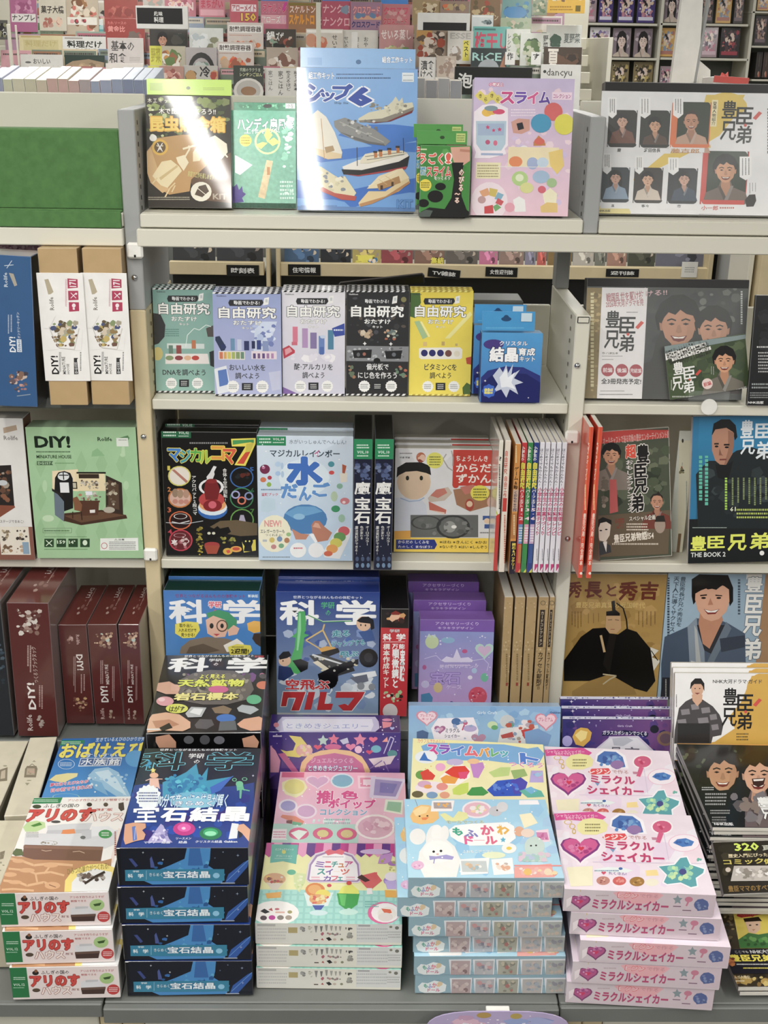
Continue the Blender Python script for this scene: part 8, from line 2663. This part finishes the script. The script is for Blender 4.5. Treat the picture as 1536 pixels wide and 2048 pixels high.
# signs standing in the rack
o = B('category_sign', 'white framed black sign for cookery, standing in the far rack', 'sign', None, 'P', '272 12 376 12 376 58 272 58', ('Y', 5.55), 88, .02, 'dcdcd8', '@ P\nr 274 16 365 48 161616\nt 308 23 325 32 d8d8d4 b4 |趣味\nt 308 34 327 45 d8d8d4 b4 |料理', 'card')
o = B('category_sign', 'white framed sign with a black bar, standing right of centre in the far rack', 'sign', None, 'P', '835 25 940 27 940 62 835 60', ('Y', 5.62), 88, .02, 'dcdcd8', '@ P\nr 846 45 933 62 1c1c1c', 'card')
o = B('category_sign', 'black sign with white brush lettering behind the lilac slime box', 'sign', None, 'P', '909 134 1064 134 1064 190 909 190', ('Y', 5.3), 88, .02, '1c1e1c', '@ P\nt 916 146 945 176 e0e0dc b4 |泡', 'card')
o = B('promo_card', 'yellow banded card hanging at the top right of the far rack', 'card', None, 'P', '1096 -14 1170 -12 1170 27 1094 26', ('Y', 5.7), 90, .002, 'e8b838', '@ P\nn 1096 -14 1170 7 24 3 8 c8a080,e8dcc0,8a6a50\nr 1151 11 1161 23 7a6a30\nz 1100 11 1145 22 2 a87c20', 'card')
# ---- comic wall, further back
wall = empty('comic_bookcase', (2.2, 8, 0)); tag(wall, 'white comic bookcase with face-out covers along the far right wall', 'bookcase')
YW = 7.6
def wb(name, x0, y0, x1, y1, Y=YW, d=.3, mat='shelf', c=.002): return blockp(name, x0, y0, x1, y1, Y, d, mat, wall, c)
wb('back_panel', 1100, -120, 1700, 420, YW+.32, .02, 'deckgrey')
for y in (-22, 46, 115, 182): wb('shelf_board', 1140, y, 1315, y+5); wb('shelf_board', 1321, y+1, 1497, y+6); wb('shelf_board', 1503, y+(-22 if y > 0 else 0), 1700, y+(-18 if y > 0 else 5))
for x in (1140, 1315, 1496): wb('divider', x, -120, x+6, 420)
cz = {'p': 'a89098,d8b8c8,c87890,f0e8ec,5a4a60', 'v': '4a3a80,d8d8ec,c88898,6a58a8,e8c8a8', 'g': '8a7a50,c8b060,5a5030,e8d8a8,3a3028', 'd': '3a3436,7a6870,b89888,54444c,a88078', 'w': 'e8e4e8,c8b8d0,8a7ab0,78a888,b890a0', 'y': 'd8a850,b87868,8a9ab0,c8c0b8,e8d0a0', 'm': '282428,a83848,5a3a40,c87868,3a3448'}
cov = [(1150, -20, 1196, 'p'), (1197, -20, 1229, 'v'), (1235, -20, 1271, 'v'), (1274, -20, 1313, 'v'), (1327, -22, 1362, 'G'), (1432, -20, 1466, 'y'), (1468, -20, 1490, 'd'),
 (1178, 57, 1222, 'w'), (1224, 58, 1264, 'G'), (1267, 58, 1307, 'G'), (1319, 58, 1352, 'y'), (1402, 55, 1438, 'p'), (1440, 55, 1482, 'm'), (1180, 124, 1220, 'g'), (1221, 125, 1260, 'g'), (1265, 125, 1308, 'g'), (1318, 135, 1348, 'p'), (1350, 126, 1380, 'd'),
 (1508, 36, 1536, 'd'), (1508, 96, 1532, 'm'), (1514, -14, 1540, 'y'), (1150, 27, 1172, 'p'), (1402, -20, 1430, 'd')]
for i, (x0, y0, x1, k) in enumerate(cov):
    row = 'top' if y0 < 20 else 'middle' if y0 < 100 else 'lower'
    if k == 'G': art = 'n 3 3 97 97 20 8 18 8a7a88,a898a8,786878,c8b8c0\nf 50 46 20 e8d0c4 1a1418 c8b8a8 l 0\n'; base = '8a7a84'
    else: base = cz[k].split(',')[0]; art = 'n 3 3 97 97 60 5 14 %s\nn 15 15 85 60 8 8 14 e8d0c0,2a2228\nr 8 80 92 92 %s\n' % (cz[k], cz[k].split(',')[1])
    yb = 46.5 if y0 < 20 else 115.5 if y0 < 100 else 182.5
    if x0 > 1321: yb += 1
    if x0 > 1503: yb -= 22
    if x0 == 1150 and y0 == 27: continue
    y0 += 9 if y0 < 0 else 0
    gi = 0 if x0 < 1315 else 1 if x0 < 1497 else 2; yb0 = (46, 115, 182)[0 if y0 < 20 else 1 if y0 < 100 else 2] + (1, 1, 1)[gi]*(gi > 0) - 22*(gi == 2)
    q_ = B('comic', '%s comic on the %s shelf of the far wall, %s' % ({'p': 'pink', 'v': 'violet', 'g': 'gold and dark', 'd': 'dusky', 'w': 'white and lilac', 'y': 'orange-toned', 'm': 'black and red', 'G': 'black-haired girl'}[k], row, (ORD[sum(1 for c in cov[:i] if (c[1] < 20) == (y0 < 20) and (c[1] < 100) == (y0 < 100))]+' from the left')), 'comic book', 'comics on the far wall', 'P', (x0+1, y0, x1-3, y0, x1-3, yb, x0+1, yb), ('Y', YW+.03), 86, .012, base, '@ U\n'+art, 'gloss' if k in 'pvw' else 'card', c=.0008); q_.location.z = PY((1227, 1409, 1600)[gi], yb0, YW)[2]+(.009 if gi == 2 else .0045)
for j in range(5):
    x = 1512+j*14; B('comic', 'dark volume spine out at the right end of the comic wall, %s from the left' % ORD[j], 'comic book', 'dark volumes spine out at the far right', 'P', (x, 104, x+12, 104, x+12, 155, x, 155), ('Y', YW+.05), 88, .12, ('3a3434', '4a3a34', '2c2c30', '5a4038', '3c3430')[j], '@ U\nZ 30 10 70 60 1 a89878\nn 20 70 80 90 3 10 20 b86a50,c8b8a0', 'card')
# ---- things on the far side of the near bookshelf, behind the portrait poster
def prism(name, pts, Y, d, mat, label, cat):
    P = [PY(x, y, Y) for x, y in pts]; cx = sum(p[0] for p in P)/len(P); zb = min(p[2] for p in P); n = len(P)
    V = [(p[0]-cx, 0, p[2]-zb) for p in P]+[(p[0]-cx, d, p[2]-zb) for p in P]
    Fc = [list(range(n))[::-1], list(range(n, 2*n))]+[[i, (i+1) % n, n+(i+1) % n, n+i] for i in range(n)]
    o = mk(name, V, Fc, None, mat); o.location = (cx, Y, zb); tag(o, label, cat); return o
o = prism('paper_banner', [(1369, -40), (1409, -40), (1393, 210), (1336, 210)], 2.98, .02, 'white', 'tall white tapered paper banner rising behind the portrait poster', 'banner')
k = mk('banner_edge', *cham(.018, .024, -.001, .021, .0, .3, .001)[:2], None, 'grey', o); k.rotation_euler = (0, math.radians(4.2), 0)
k = mk('hook', *cham(-.004, .004, -.012, .004, .285, .3, .002)[:2], None, 'black', o)
o = prism('folded_paper', [(1398, 120), (1421, 140), (1420, 210), (1396, 210)], 3.02, .01, 'white', 'folded white paper wedge just right of the tall white banner', 'paper')
o = B('tissue_box', 'red and white carton with a torn flap behind the portrait poster', 'box', None, 'P', '1424 150 1492 160 1494 215 1424 215', ('Y', 2.86), 88, .1, dict(F='e4ded8', S='d8d0c8', U='d4d0cc'), '@ P\nr 1424 158 1460 168 e8e4e0\np d85048 1423 140 1495 155 1495 172 1460 166 1424 150', 'card', snap=False)
_, W_, H_, T_ = INFO[o.name]
k = part(o, 'red_lid', 0, 0, 0, 0, 'd85048', T=.002, z=.003, unit=(-.001, H_-.012, W_, H_+.002))
V = [(.02, H_-.002, -.03), (.045, H_-.002, -.04), (.038, H_+.013, -.03), (.033, H_+.007, -.03), (.025, H_+.011, -.032)]; V += [(a, b, c-.0015) for a, b, c in V]
k = mk('torn_flap', V, [[0, 1, 2, 3, 4], [9, 8, 7, 6, 5]]+[[i, i+5, (i+1) % 5+5, (i+1) % 5] for i in range(5)], [hx('e06058')]*7, 'card', o)
# dark shelf end, grey post and brown panel seen at the right through the gap
for nm, x0, x1, Y, m_, lb in (('dark_cabinet', 1424, 1462, 5.2, 'black', 'dark cabinet end right of the far magazine rack'), ('grey_pillar', 1470, 1498, 4.9, 'grey', 'grey pillar seen in the gap at the right edge'), ('white_post', 1499, 1509, 4.6, 'shelf', 'thin white post seen in the gap at the right edge'), ('brown_panel', 1524, 1600, 4.55, 'wood', 'tan panel at the right edge of the gap')):
    a = PY(x0, 520, Y); b = PY(x1, 520, Y); o = block(nm, a[0], b[0], Y, Y+.25, 0, 1.28, m_); tag(o, lb, nm.split('_')[1])
# ================================================================ page blocks of the near books, booklets and magazines
_pg = {}
for o in list(COL.objects):
    if o.parent or o.type != 'MESH' or o.get('category') not in ('magazine', 'book', 'comic book') or o.name.split('.')[0] in ('paperback', 'comic'): continue
    if o.name not in INFO or INFO[o.name][0].translation.y > 3: continue
    _, W, H, T = INFO[o.name]
    k = o.data.name
    if k not in _pg:
        if o.name.startswith('booklet') or o.name.startswith('programme'): a = (.0007, W-.0007, .001, H+.0004, -T-.0004, -.0012)
        else: a = (.0012, W+.0005, -.0005, H+.0005, -T+.0009, -.0009)
        V, Fc, _t = cham(*a, .0002); me = mk('page_block', V, Fc, [hx('dcd8cc')]*len(Fc), 'matte'); _pg[k] = me.data; bpy.data.objects.remove(me)
    c = bpy.data.objects.new('page_block', _pg[k]); COL.objects.link(c); c.parent = o
